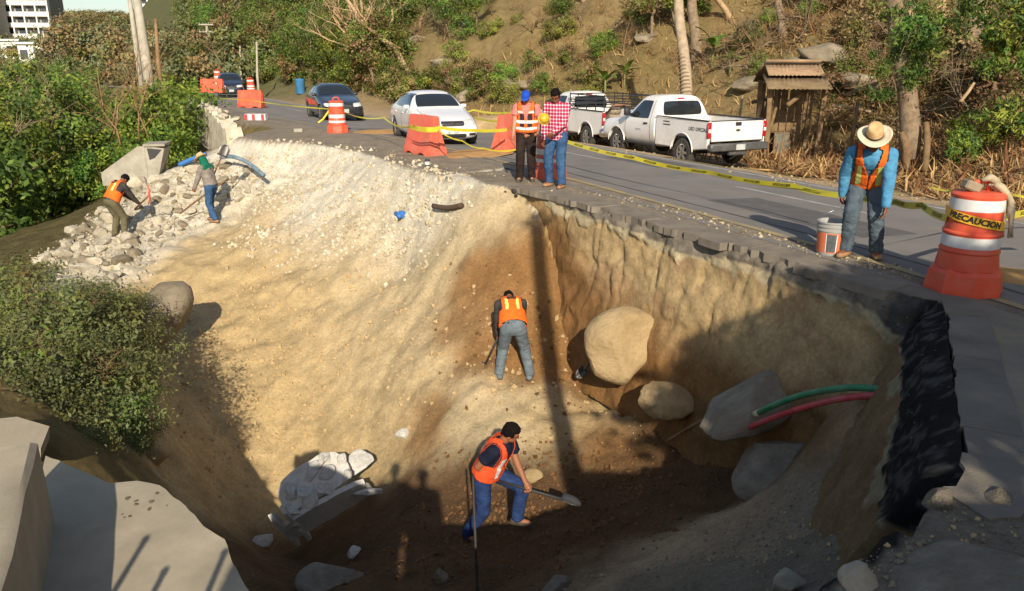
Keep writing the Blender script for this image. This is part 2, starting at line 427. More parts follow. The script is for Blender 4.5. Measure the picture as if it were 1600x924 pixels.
# outside the pit: dry hill, green bank, far woods
shl = ((s_road < 0.2) & (~in_pit) & (dist_ < 40))
col[shl] = np.array(S(142, 130, 112)) * (1 + 0.12 * fbm(PV[shl], 0.8, 3, 0.6, 77))[:, None]
hillm = smooth(8.6, 13, s_road) * (~in_pit)
n1 = fbm(PV, 0.22, 4, 0.55, 51)
hc = np.array(S(138, 118, 80)) * (1 + 0.15 * n1[:, None]) * 1.0
gm = smooth(-0.1, 0.45, n1)[:, None] * 0.75
hc = hc * (1 - gm) + np.array(S(112, 98, 58)) * gm
col = col * (1 - hillm[:, None]) + hc * hillm[:, None]
farm = smooth(45, 80, dist_)[:, None]
col = col * (1 - farm) + np.array(S(92, 92, 60)) * farm
lb = (in_pit & (dist_ > 20) & (PV[:, 0] < -9.5))
lbm = (smooth(-9.0, -11.5, PV[:, 0] + 0.15 * (PV[:, 1] - 18)) * in_pit)[:, None]
col = col * (1 - lbm) + np.array(S(86, 78, 48)) * lbm

def soil_material(name):
    m = bpy.data.materials.new(name); m.use_nodes = True
    nt = m.node_tree; N = nt.nodes; L = nt.links; b = N["Principled BSDF"]
    b.inputs["Roughness"].default_value = 0.95; b.inputs["Specular IOR Level"].default_value = 0.12
    at_ = N.new("ShaderNodeAttribute"); at_.attribute_name = "soil"
    tc = N.new("ShaderNodeTexCoord")
    def noise(sc, det, rg):
        n = N.new("ShaderNodeTexNoise"); n.inputs["Scale"].default_value = sc; n.inputs["Detail"].default_value = det; n.inputs["Roughness"].default_value = rg
        L.new(tc.outputs["Object"], n.inputs["Vector"]); return n
    a = noise(2.2, 8, 0.65); c = noise(22, 6, 0.7)
    mr = N.new("ShaderNodeMapRange"); mr.inputs[1].default_value = 0.3; mr.inputs[2].default_value = 0.7; mr.inputs[3].default_value = 0.74; mr.inputs[4].default_value = 1.22
    L.new(a.outputs["Fac"], mr.inputs[0])
    mr2 = N.new("ShaderNodeMapRange"); mr2.inputs[1].default_value = 0.3; mr2.inputs[2].default_value = 0.7; mr2.inputs[3].default_value = 0.72; mr2.inputs[4].default_value = 1.20
    L.new(c.outputs["Fac"], mr2.inputs[0])
    mul = N.new("ShaderNodeMath"); mul.operation = 'MULTIPLY'; L.new(mr.outputs[0], mul.inputs[0]); L.new(mr2.outputs[0], mul.inputs[1])
    vm = N.new("ShaderNodeVectorMath"); vm.operation = 'SCALE'; L.new(at_.outputs["Color"], vm.inputs[0]); L.new(mul.outputs[0], vm.inputs["Scale"])
    # pebbles: pale flecks
    vo = N.new("ShaderNodeTexVoronoi"); vo.inputs["Scale"].default_value = 16; L.new(tc.outputs["Object"], vo.inputs["Vector"])
    pk = N.new("ShaderNodeMapRange"); pk.inputs[1].default_value = 0.16; pk.inputs[2].default_value = 0.10; pk.inputs[3].default_value = 0; pk.inputs[4].default_value = 1
    L.new(vo.outputs["Distance"], pk.inputs[0])
    sep = N.new("ShaderNodeSeparateColor"); L.new(vo.outputs["Color"], sep.inputs[0])
    gt = N.new("ShaderNodeMath"); gt.operation = 'GREATER_THAN'; gt.inputs[1].default_value = 0.72; L.new(sep.outputs[0], gt.inputs[0])
    pm = N.new("ShaderNodeMath"); pm.operation = 'MULTIPLY'; L.new(pk.outputs[0], pm.inputs[0]); L.new(gt.outputs[0], pm.inputs[1])
    pm2 = N.new("ShaderNodeMath"); pm2.operation = 'MULTIPLY'; L.new(pm.outputs[0], pm2.inputs[0]); pm2.inputs[1].default_value = 0.45
    mx = N.new("ShaderNodeMix"); mx.data_type = 'RGBA'; mx.inputs[7].default_value = (0.5, 0.44, 0.34, 1)
    L.new(vm.outputs[0], mx.inputs[6]); L.new(pm2.outputs[0], mx.inputs[0])
    L.new(mx.outputs[2], b.inputs["Base Color"])
    h1 = noise(9, 12, 0.82)
    mus = N.new("ShaderNodeMath"); mus.operation = 'MULTIPLY_ADD'; L.new(pm.outputs[0], mus.inputs[0]); mus.inputs[1].default_value = 0.25; L.new(h1.outputs["Fac"], mus.inputs[2])
    bp = N.new("ShaderNodeBump"); bp.inputs["Distance"].default_value = 0.05; bp.inputs["Strength"].default_value = 0.9
    L.new(mus.outputs[0], bp.inputs["Height"]); L.new(bp.outputs[0], b.inputs["Normal"])
    return m
M_SOIL = soil_material("soil")
nyg, nxg = GX.shape
# push the cut faces in and out so they are ragged, clods and scoops
GV = np.stack([GX, GY, GZ], -1)
dx = np.gradient(GZ, gx, axis=1); dy = np.gradient(GZ, gy, axis=0)
nrm = np.stack([-dx, -dy, np.ones_like(dx)], -1); nrm /= np.linalg.norm(nrm, axis=-1, keepdims=True)
nf = smooth(34, 22, np.hypot(GX, GY)) * (GSD < 0)
steep = smooth(0.35, 0.85, 1 - nrm[..., 2])
Pn = GV.copy(); Pn[..., 2] *= 0.55
ridge = 1 - np.abs(fbm(Pn, 2.6, 4, 0.6, 61)) * 2
amp = (0.016 + 0.10 * steep) * nf
GV = GV + nrm * (amp * (ridge - 0.55))[..., None]
idx = np.arange(nyg * nxg).reshape(nyg, nxg)
faces = np.stack([idx[:-1, :-1], idx[:-1, 1:], idx[1:, 1:], idx[1:, :-1]], -1).reshape(-1, 4)
me = bpy.data.meshes.new("ground")
me.vertices.add(len(PV)); me.vertices.foreach_set("co", GV.reshape(-1))
me.loops.add(faces.size); me.loops.foreach_set("vertex_index", faces.reshape(-1))
me.polygons.add(len(faces)); me.polygons.foreach_set("loop_start", np.arange(0, faces.size, 4)); me.polygons.foreach_set("loop_total", np.full(len(faces), 4))
me.update(calc_edges=True)
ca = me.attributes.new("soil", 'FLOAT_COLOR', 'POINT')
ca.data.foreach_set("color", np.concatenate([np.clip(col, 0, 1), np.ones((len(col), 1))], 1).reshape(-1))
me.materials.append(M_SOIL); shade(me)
ground_ob = link("ground", me); tag(ground_ob, kind="structure")
GZ = GV[..., 2]

# ------------------------------------------------------------------ road sheet with lines
def road_pt(i_arc, s):
    pass
_seg = np.linalg.norm(np.diff(NE, axis=0), axis=1); _arc = np.concatenate([[0], np.cumsum(_seg)])
def road_xy(a, s):
    """place on the road: a metres along the near edge, s metres across (right of travel away from us)"""
    x = np.interp(a, _arc, NE[:, 0]); y = np.interp(a, _arc, NE[:, 1])
    x1 = np.interp(a + 0.5, _arc, NE[:, 0]); y1 = np.interp(a + 0.5, _arc, NE[:, 1]); x0 = np.interp(a - 0.5, _arc, NE[:, 0]); y0 = np.interp(a - 0.5, _arc, NE[:, 1])
    h = np.hypot(x1 - x0, y1 - y0)
    return x + s * (y1 - y0) / h, y - s * (x1 - x0) / h
def road_dir(a):
    x1 = np.interp(a + 0.5, _arc, NE[:, 0]); y1 = np.interp(a + 0.5, _arc, NE[:, 1]); x0 = np.interp(a - 0.5, _arc, NE[:, 0]); y0 = np.interp(a - 0.5, _arc, NE[:, 1])
    return math.atan2(y1 - y0, x1 - x0)
def road_z(s): return -0.045 * max(0, min(ROADW, s))
def strip(name, a0, a1, s0, s1, dz, m, parent=None, step=0.5, jag=0.0, nx=1):
    n = max(2, int((a1 - a0) / step)); vs = []; fs = []
    for i in range(n + 1):
        a = a0 + (a1 - a0) * i / n
        for k in range(nx + 1):
            s = s0 + (s1 - s0) * k / nx
            if k in (0, nx) and jag: s += jag * float(fbm(np.array([[a, k * 9.0, 0]]), 1.7, 3, 0.6, 5)[0])
            x, y = road_xy(a, s); vs.append((x, y, road_z(s) + dz))
    for i in range(n):
        for k in range(nx):
            b = i * (nx + 1) + k; fs.append((b, b + 1, b + nx + 2, b + nx + 1))
    me_ = pymesh(name, vs, fs)
    o = link(name, me_, parent, m)
    return o
def asphalt_mat():
    m = mat("asphalt", (0.225, 0.207, 0.185), 0.85, scale=0.8, c2=(0.16, 0.15, 0.137), bump=0.006, bscale=120, spec=0.3, dirt=((0.24, 0.20, 0.15), 0.5, 0.9))
    return m
M_ASPH = asphalt_mat()
a_at = lambda x, y: float(sdist(np.array([x]), np.array([y]), NE)[1][0])
road = strip("road", 0, _arc[-1] - 1, -0.25, ROADW, 0.004, M_ASPH, jag=0.12, nx=8); tag(road, kind="structure")
M_YEL = mat("worn_yellow_paint", (0.40, 0.29, 0.11), 0.8, c2=(0.22, 0.19, 0.14), scale=3)
M_WHT = mat("worn_white_paint", (0.46, 0.44, 0.40), 0.8, c2=(0.24, 0.23, 0.20), scale=4)
A0 = a_at(4.15, 8.1)
tag(strip("edge_line", 2, 120, 0.10, 0.24, 0.008, M_YEL, road, jag=0.02))
tag(strip("edge_line", 2, 160, ROADW - 0.32, ROADW - 0.2, 0.008, M_WHT, road, jag=0.01))
for k in range(16):
    a = A0 - 12.0 + k * 7.5
    strip("lane_dash", a, a + 3.0, 2.95, 3.06, 0.008, M_WHT, road)

M_PATCH = mat("asphalt_repair", (0.14, 0.13, 0.12), 0.9, c2=(0.10, 0.094, 0.088), scale=3, bump=.006, bscale=90, spec=.25)
for (a, l, s0, s1) in ((A0 + 1.5, 3.2, 1.2, 2.3), (A0 + 9, 2.2, 3.4, 4.6), (A0 - 3.5, 2.4, 3.3, 4.7), (A0 + 17, 4, .6, 1.7)):
    strip("repair_patch", a, a + l, s0, s1, .006, M_PATCH, road, .25, .10)
strip("joint_line", A0 - 1.5, A0 + 12, .62, .655, .007, mat("tar_line", (.03, .03, .03), .8), road, .3, .03)
# ------------------------------------------------------------------ rocks (shared meshes)
def rock_mesh(seed, sub=3, cuts=7, rough=0.12, flat=1.0):
    rn = random.Random(seed); bm = bmesh.new(); bmesh.ops.create_icosphere(bm, subdivisions=sub, radius=1.0)
    planes = []
    for _ in range(cuts):
        n = Vector((rn.gauss(0, 1), rn.gauss(0, 1), rn.gauss(0, 1))).normalized(); planes.append((n, rn.uniform(.55, .85)))
    for v in bm.verts:
        for n, d in planes:
            k = v.co.dot(n)
            if k > d: v.co -= n * (k - d)
    P = np.array([v.co[:] for v in bm.verts]); f = fbm(P, 1.7, 4, .55, seed) * rough
    for v, q in zip(bm.verts, f): v.co *= (1 + q); v.co.z *= flat
    me_ = bpy.data.meshes.new("rock"); bm.to_mesh(me_); bm.free(); shade(me_); me_.set_sharp_from_angle(angle=R(38))
    return me_
M_LIME = mat("lime_rubble", S(198, 190, 170), .95, c2=S(160, 148, 124), scale=3.0, bump=.02, bscale=14, spec=.1, objrand=.14)
M_STONE = mat("grey_stone", S(150, 138, 116), .9, c2=S(120, 108, 88), scale=2.2, bump=.02, bscale=10, spec=.15, objrand=.12)
M_BOULDER = mat("tan_boulder", S(186, 164, 124), .9, c2=S(150, 128, 92), scale=1.6, bump=.03, bscale=8, spec=.12, dirt=(S(128, 102, 70), .5, 3))
M_GREYB = mat("grey_boulder", S(150, 141, 124), .9, c2=S(112, 104, 90), scale=2.4, bump=.03, bscale=8, spec=.15, dirt=(S(112, 92, 66), .5, 3))
M_CONC = mat("weathered_concrete", S(180, 168, 144), .92, c2=S(150, 139, 118), scale=1.5, bump=.0015, bscale=60, spec=.15, dirt=(S(118, 108, 90), .5, 1.2))
M_CONCL = mat("pale_concrete", S(170, 164, 148), .9, c2=S(136, 130, 116), scale=2.5, bump=.006, bscale=40, spec=.15)
ROCKS_L = []; ROCKS_S = []
for k in range(10):
    m_ = rock_mesh(100 + k, 3, 15, .10); m_.set_sharp_from_angle(angle=R(22)); m_.materials.append(M_LIME); ROCKS_L.append(m_)
for k in range(5):
    m_ = rock_mesh(200 + k, 2, 12, .10); m_.materials.append(M_STONE); ROCKS_S.append(m_)
def put_rock(me_, p, sc, name="rock", parent=None, rot=None, rn=random):
    o = link(name, me_, parent); o.location = p
    o.scale = sc if isinstance(sc, (tuple, list)) else (sc * rn.uniform(.8, 1.25), sc * rn.uniform(.8, 1.2), sc * rn.uniform(.55, .9))
    o.rotation_euler = rot if rot is not None else (rn.uniform(-.5, .5), rn.uniform(-.5, .5), rn.uniform(0, 6.28))
    return o

M_OLDP0 = mat("old_pavement_edge", S(132, 123, 108), .92, c2=S(104, 98, 88), scale=2, bump=.006, bscale=60, spec=.2)
# ------------------------------------------------------------------ the cut face along the road: road base, lime, subsoil
WALL_PX = [(786, 291), (830, 297), (900, 311), (1000, 338), (1100, 365), (1200, 393), (1300, 423), (1390, 452), (1462, 468), (1482, 480), (1499, 590), (1518, 745), (1470, 768)]
wp = resample([tuple(onz(u, v, 0).xy) for u, v in WALL_PX], .04)
dl = np.gradient(wp, axis=0); dl /= np.linalg.norm(dl, axis=1, keepdims=True)
nin = np.stack([dl[:, 1], -dl[:, 0]], -1)           # into the pit (the rim runs towards us, the pit on its right)
ker = np.ones(13) / 13
nin = np.stack([np.convolve(np.pad(nin[:, k], 6, 'edge'), ker, 'valid') for k in (0, 1)], -1); nin /= np.linalg.norm(nin, axis=1, keepdims=True)
if (np.array([1.0, 9.0]) - wp[len(wp) // 3]) @ nin[len(wp) // 3] < 0: nin = -nin
nr = 62; V_ = []; C_ = []
nwp = len(wp)
endfade = smooth(0, 62, np.arange(nwp)) * np.minimum((nwp - 1 - np.arange(nwp)) / 12.0, 1)
blk = smooth(7.6, 7.0, wp[:, 1])          # the nearer face is black road base
for j in range(nr):
    t = j / (nr - 1); dep_ = (t ** 1.25) * 2.75
    z0 = np.full(nwp, 0.004 - dep_)
    P = np.stack([wp[:, 0], wp[:, 1], z0], -1)
    lay1 = .19 + .16 * fbm(P * [1, 1, 0], 1.1, 4, .6, 3) + .26 * blk; lay2 = lay1 + .07 + .30 * fbm(P * [1, 1, .3], 1.9, 4, .65, 8)
    base = .16 + .20 * dep_ + .22 * blk * np.clip(dep_ - .5, 0, 2) + .26 * blk * min(dep_, .55)
    ledge = np.where(dep_ < lay1, .03 + .10 * fbm(P, 2.6, 4, .65, 13), np.where(dep_ < lay2, .035 + .07 * fbm(P, 3.2, 3, .6, 12), .015))
    Pr = P * [1, 1, .8]
    rug = fbm(Pr, .8, 4, .55, 15) * (.14 - .09 * blk) + fbm(P * [1, 1, 2.2], 1.8, 3, .6, 16) * .05 + np.minimum(0, np.abs(fbm(Pr * [1, 1, .4], 2.0, 3, .6, 18)) - .09) * .38 + fbm(P, 6, 3, .55, 19) * .03 + fbm(P, 15, 2, .6, 20) * (.008 + .06 * blk) + fbm(P, 30, 2, .6, 24) * .05 * blk
    rug = rug * (1 - .8 * blk) + blk * (fbm(P, 9, 3, .6, 91) * .035 + fbm(P, 26, 2, .6, 92) * .02); off = (base + ledge * (1 - .7 * blk) + rug) * (0.25 + .75 * min(1, dep_ / .10)) * endfade - .05 * (1 - endfade)
    V_.append(np.stack([wp[:, 0] + nin[:, 0] * off, wp[:, 1] + nin[:, 1] * off, z0 + (fbm(P, 2.5, 3, .6, 33) * .03 if j else 0)], -1))
    nn = fbm(P, 1.6, 4, .6, 25); n4 = fbm(P, 6, 3, .6, 27)
    c_base = np.array(S(134, 124, 108)) * (1 + .5 * n4[:, None]); c_black = np.array(S(34, 33, 34)) * (1 + .5 * n4[:, None]); c_blm = np.array(S(128, 130, 128))
    n5 = fbm(P * [1, 1, 1.3], 11, 3, .65, 29) + .3 * n4; crust = (n5 > .16)[:, None] & (blk > .5)[:, None]
    c1 = c_base * (1 - blk[:, None]) + c_black * blk[:, None]; c1 = np.where(crust, np.array(S(78, 76, 73)), c1)
    c2_ = np.array(S(188, 172, 138)) * (1 + .25 * n4[:, None]); c2_ = c2_ * (1 - .35 * blk[:, None])
    oc = np.array(S(186, 160, 116)) * (1 + .2 * nn[:, None]); oc = np.where((nn > .18)[:, None], np.array(S(176, 146, 108)), oc)
    br = np.array(BROWN)
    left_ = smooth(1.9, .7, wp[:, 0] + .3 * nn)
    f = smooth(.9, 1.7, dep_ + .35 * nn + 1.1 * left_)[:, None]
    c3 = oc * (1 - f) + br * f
    c3 = c3 * (1 - blk[:, None]) + np.array(S(132, 108, 76)) * blk[:, None]
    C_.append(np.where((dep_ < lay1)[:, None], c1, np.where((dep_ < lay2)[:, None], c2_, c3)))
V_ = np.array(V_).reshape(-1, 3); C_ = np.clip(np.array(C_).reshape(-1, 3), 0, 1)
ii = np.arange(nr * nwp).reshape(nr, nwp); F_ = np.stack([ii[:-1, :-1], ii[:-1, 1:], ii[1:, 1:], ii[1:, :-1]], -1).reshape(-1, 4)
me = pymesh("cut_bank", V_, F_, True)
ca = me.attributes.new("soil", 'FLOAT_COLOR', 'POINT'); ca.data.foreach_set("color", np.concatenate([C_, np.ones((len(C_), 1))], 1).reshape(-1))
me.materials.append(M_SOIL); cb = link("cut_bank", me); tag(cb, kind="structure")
# the broken edge of the asphalt mat lying over the bank: crisp, jagged, in separate plates
i0 = 0; r3 = random.Random(8); M_MAT = mat("asphalt_mat_edge", S(138, 128, 112), .92, c2=S(108, 100, 90), scale=3, bump=.006, bscale=70, spec=.2)
while i0 < nwp - 8:
    n_ = min(r3.randrange(7, 22), nwp - 1 - i0); right_ = wp[i0 + n_ // 2, 1] < 7.5
    out_ = []; inn_ = []; lip = r3.uniform(.01, .05) if right_ else r3.uniform(.12, .27)
    for i in sorted(set([i0, i0 + n_] + [i0 + q for q in range(1, n_) if r3.random() < .38])):
        e = lip + (r3.uniform(-.012, .012) if right_ else r3.uniform(-.035, .035)); e *= float(endfade[i]) ** .5; out_.append(wp[i] + nin[i] * e); inn_.append(wp[i] - nin[i] * .30)
    poly = [tuple(p) for p in out_] + [tuple(p) for p in inn_[::-1]]
    dz_ = r3.uniform(-.012, .004); b = MB(); b.prism(poly, -.085 + dz_, .014 + dz_, 2); b.build("asphalt_plate", M_OLDP0 if right_ else M_MAT, road); i0 += n_
# pale broken top course lying on the rim: loosened slabs of the road's edge
rn = random.Random(4)
# near slab: older pale pavement right of the pit
def flat_sheet(name, poly, z, m, kind=None, parent=None, thick=0.0, jit=0.0, seed=1):
    P = resample(poly + [poly[0]], .12) if jit else np.array(poly, float)
    if jit: P = P[:-1]; P = P + np.stack([fbm(np.c_[P, np.zeros(len(P))], 3, 3, .6, seed), fbm(np.c_[P, np.zeros(len(P))], 3, 3, .6, seed + 1)], -1) * jit
    b = MB(); n = len(P)
    if thick: b.prism([tuple(p) for p in P], z - thick, z, 2)
    else: b.add([(p[0], p[1], z) for p in P], [tuple(range(n))])
    o = b.build(name, m, parent); 
    if kind: tag(o, kind=kind)
    return o
xy = lambda u, v, z=0.0: tuple(onz(u, v, z).xy)
M_OLDP = mat("old_pale_pavement", S(140, 130, 112), .92, c2=S(108, 102, 92), scale=1.1, bump=.006, bscale=60, spec=.2, dirt=(S(164, 146, 112), .6, 1.6))
flat_sheet("pavement", [xy(1490, 470), xy(1508, 590), xy(1531, 745), (3.4, 2.6), (4.6, -2), (6.6, -2), (5.1, 4.6), (4.55, 6.6)], .006, M_OLDP, "structure")
# broken slabs of that pavement on the near lip
for k, (u, v, s_, t_, rz) in enumerate([(1490, 915, .40, .07, .3), (1340, 908, .10, .05, 1.2), (1470, 790, .10, .06, .6), (1435, 800, .10, .08, 2.0), (1560, 780, .09, .04, 1.0), (1230, 918, .14, .10, .2)]):
    p = hit(u, v); me_ = rock_mesh(400 + k, 4, 16, .07); me_.materials.append(M_CONC if k % 2 else M_GREYB); o = link("slab_chunk", me_); o.location = p + Vector((0, 0, .01)); o.scale = (s_ * 1.15, s_ * .85, t_ * 1.3); o.rotation_euler = (rn.uniform(-.15, .15), rn.uniform(-.15, .15), rz)
    tag(o, ["largest pale concrete slab chunk at the bottom right edge", "upright pale concrete chunk left of the largest slab chunk", "rounded pavement chunk below the corner of the black cut", "small pavement chunk beside the rounded one at the black cut", "flat pavement chunk nearest the right border", "low concrete chunk at the lower border of the slope"][k], "concrete chunk", "pavement chunks on the near lip")

# ------------------------------------------------------------------ concrete drain channel, near left
ZS = -.29

dw = Vector((-.43, .90)).normalized(); dn = Vector((dw.y, -dw.x))
P0 = onz(57, 690, .22).xy
drain = empty("drain_channel", (P0.x, P0.y, ZS), 0, "grey concrete drain channel with a side wall, cut off at the pit", "drain")
b = MB()
nseg = 26
sec = [(-.30, .20), (-.27, .22), (-.03, .225), (0, .20), (.015, -1.0), (-.33, -1.0)]
rows = []
for i in range(nseg + 1):
    a = -7.0 * i / nseg + (0 if i else .0)
    rows.append([(P0.x + dw.x * a + dn.x * q[0] + .008 * rn.uniform(-1, 1), P0.y + dw.y * a + dn.y * q[0] + .008 * rn.uniform(-1, 1), q[1] + .006 * rn.uniform(-1, 1)) for q in sec])
n = len(sec); vs = [v for r_ in rows for v in r_]
fs = [(i * n + k, i * n + (k + 1) % n, (i + 1) * n + (k + 1) % n, (i + 1) * n + k) for i in range(nseg) for k in range(n)] + [tuple(range(n))[::-1], tuple(nseg * n + k for k in range(n))]
b.add([Vector(v) - Vector((P0.x, P0.y, ZS)) for v in vs], fs); b.build("side_wall", M_CONC, drain, angle=40)
sp = [xy(72, 712, ZS), xy(172, 756, ZS), xy(215, 752, ZS), xy(250, 758, ZS), xy(290, 790, ZS), xy(318, 822, ZS), xy(352, 842, ZS), xy(362, 880, ZS), xy(392, 930, ZS), (-.75, 1.6), (-.6, 0), (-1.5, -3), (-3.2, -3)]
sp = sp + [tuple(P0 + dw * -6.5 + dn * -.1), tuple(P0 + dw * -.02 + dn * -.1)]
b = MB(); Pp = np.array(sp); dens = []
for i in range(len(Pp)):
    a, c = Pp[i], Pp[(i + 1) % len(Pp)]; m = max(1, int(np.linalg.norm(c - a) / .06)) if i < 9 else 1
    for k in range(m): dens.append(a + (c - a) * k / m)
dens = np.array(dens); jt = np.where((dens[:, 1] > 2.2)[:, None], .02, 0)
dens = dens + np.stack([fbm(np.c_[dens, dens[:, :1] * 0], 9, 3, .6, 3), fbm(np.c_[dens, dens[:, :1] * 0], 9, 3, .6, 4)], -1) * jt
b.prism([(p[0] - P0.x, p[1] - P0.y) for p in dens], -.24, 0.0, 2); b.build("channel_floor", M_CONC, drain)
for k in range(12):          # loose crumbs at the broken end
    u, v = rn.uniform(185, 270), rn.uniform(770, 810) + 0
    p = onz(u, v, ZS); o = put_rock(ROCKS_S[k % 5], p - Vector((P0.x, P0.y, ZS)), rn.uniform(.006, .016), "crumb", drain)
# loose slab left of the wall
b = MB(); b.prism([(-.45, -.3), (.35, -.35), (.42, .12), (.1, .4), (-.4, .35)], -.06, .06, 2); o = b.build("slab_chunk", M_CONC); q_ = hit(6, 690); o.location = q_ + Vector((0, 0, .0)); o.rotation_euler = (.1, .14, .5); o.scale = (.8, .8, 1)
tag(o, "broken grey concrete slab at the left border behind the drain wall", "concrete chunk", "pavement chunks on the near lip")
# ------------------------------------------------------------------ whitewashed parapet stub and concrete headwall, far left of the pit
par = empty("parapet_wall", onz(366, 213, 0), 0, "broken whitewashed stone parapet at the left end of the road cut", "wall")
pa = [onz(368, 214, 0), onz(352, 203, 0), onz(330, 192, 0), onz(312, 182, 0), onz(300, 174, 0)]
pp = resample([tuple(p.xy) for p in pa], .12); b = MB(); vs = []; 
M_WASH = mat("whitewashed_stone", S(206, 200, 182), .95, c2=S(160, 146, 118), scale=2.5, bump=.03, bscale=8, spec=.1)
for i, p in enumerate(pp):
    t = i / (len(pp) - 1); hgt = .16 + .34 * min(1, t * 3) + .12 * rn.uniform(-1, 1)
    for (o_, z) in ((-.28, -.9), (-.24, hgt), (.16, hgt + .05 * rn.uniform(-1, 1)), (.26, -.2)):
        d = pp[min(i + 1, len(pp) - 1)] - pp[max(i - 1, 0)]; d /= np.linalg.norm(d); nn = np.array([d[1], -d[0]])
        q = p + nn * (o_ + .03 * rn.uniform(-1, 1)); vs.append(Vector((q[0], q[1], z)) - par.location)
n = 4; m = len(pp)
b.add(vs, [(i * n + k, i * n + (k + 1) % n, (i + 1) * n + (k + 1) % n, (i + 1) * n + k) for i in range(m - 1) for k in range(n)] + [tuple(range(n))[::-1], tuple((m - 1) * n + k for k in range(n))])
b.build("wall_core", M_WASH, par, angle=30)
WASHR = []
for k in range(4):
    m_ = rock_mesh(300 + k, 2, 7, .1); m_.materials.append(M_WASH); WASHR.append(m_)
for k in range(60):
    i = rn.randrange(m); p = pp[i]; t = i / (m - 1)
    q = Vector((p[0] + rn.uniform(-.25, .25), p[1] + rn.uniform(-.25, .25), rn.uniform(-.3, .25 + .45 * min(1, 3 * t)))) - par.location
    put_rock(WASHR[k % 4], q, rn.uniform(.10, .2), "stone", par, rn=rn)
hw = empty("headwall", at(212, 248, 22.8), R(12), "pale concrete culvert headwall with a sloping wing among the bushes", "headwall")
b = MB(); b.prism([(-1.15, -.9), (.35, -.9), (.35, .42), (.12, .42), (-1.15, -.45)], -.12, .12, 1); b.build("wing_wall", M_CONCL, hw)
b = MB(); b.prism([(.36, -.9), (.36, .44), (1.0, .34), (.62, -.9)], -.14, .9, 1); b.build("outlet_box", M_CONCL, hw)
b = MB(); b.add([(.44, -.145, .36), (.92, -.145, .30), (.66, -.145, .02), (.48, -.145, -.05)], [(0, 1, 2, 3)]); b.build("outlet_shade_panel", mat("dark_gap_and_recess", (0.04, 0.04, 0.04), 0.8), hw)  # flat near-black panel: the recess's shade put into colour
hw.scale = (.85,) * 3
b = MB(); b.prism([(.33, .425), (1.04, .425), (1.04, .50), (.33, .50)], -.2, .9, 1); b.build("cap_slab", M_CONCL, hw)
# ------------------------------------------------------------------ helpers: evaluate modifiers, project panels
from mathutils.bvhtree import BVHTree
def bake(me_in, mods):
    o = bpy.data.objects.new("tmp", me_in); COL.objects.link(o)
    extra = []
    for kind, kw in mods:
        m = o.modifiers.new(kind, kind)
        for k, v in kw.items(): setattr(m, k, v)
    dg = bpy.context.evaluated_depsgraph_get(); dg.update()
    out = bpy.data.meshes.new_from_object(o.evaluated_get(dg))
    bpy.data.objects.remove(o)
    return out
def bvh_of(me_):
    return BVHTree.FromPolygons([v.co.copy() for v in me_.vertices], [tuple(p.vertices) for p in me_.polygons])
def project(bvh, p, d, off):
    d = Vector(d).normalized(); h = bvh.ray_cast(Vector(p) - d * 6, d)
    if h[0] is None:
        q, n, _, _ = bvh.find_nearest(Vector(p)); return q + n * off
    n = h[1] if h[1].dot(d) < 0 else -h[1]
    return h[0] + n * off
def patch(bvh, c4, d, name, m, parent, off=0.006, nu=8, nv=6, rnd=0.0):
    """glass pane, lamp or plate: a four-cornered patch laid on the body"""
    c4 = [Vector(c) for c in c4]; vs = []
    for j in range(nv + 1):
        for i in range(nu + 1):
            a, b = i / nu, j / nv
            if rnd:
                # round the corners of the patch
                sx, sy = a * 2 - 1, b * 2 - 1
                k = 1 - rnd * (abs(sx) ** 3) * (abs(sy) ** 3)
                a, b = (sx * k + 1) / 2, (sy * k + 1) / 2
            p = (c4[0] * (1 - a) + c4[1] * a) * (1 - b) + (c4[3] * (1 - a) + c4[2] * a) * b
            vs.append(project(bvh, p, d, off))
    n = nu + 1
    fs = [(j * n + i, j * n + i + 1, (j + 1) * n + i + 1, (j + 1) * n + i) for j in range(nv) for i in range(nu)]
    # rim skirt so it is a solid plate
    ring = [i for i in range(n)] + [j * n + nu for j in range(1, nv + 1)] + [nv * n + i for i in range(nu - 1, -1, -1)] + [j * n for j in range(nv - 1, 0, -1)]
    dd = Vector(d).normalized(); b0 = len(vs)
    for r_ in ring: vs.append(vs[r_] + dd * (off + 0.012))
    k = len(ring)
    fs += [(ring[i], b0 + i, b0 + (i + 1) % k, ring[(i + 1) % k]) for i in range(k)]
    me_ = pymesh(name, vs, fs, True); me_.set_sharp_from_angle(angle=R(50))
    bm = bmesh.new(); bm.from_mesh(me_); bmesh.ops.recalc_face_normals(bm, faces=bm.faces[:]); bm.to_mesh(me_); bm.free()
    return link(name, me_, parent, m)
def seam(bvh, pts, d, name, m, parent, r=0.006, n=24):
    P = resample([tuple(p) for p in pts], 0.08) if len(pts) > 2 else np.array([np.array(pts[0]) * (1 - t) + np.array(pts[1]) * t for t in np.linspace(0, 1, n)])
    b = MB(); b.tube([project(bvh, Vector(p), d, 0.0) for p in P], r, 5); return b.build(name, m, parent, True)

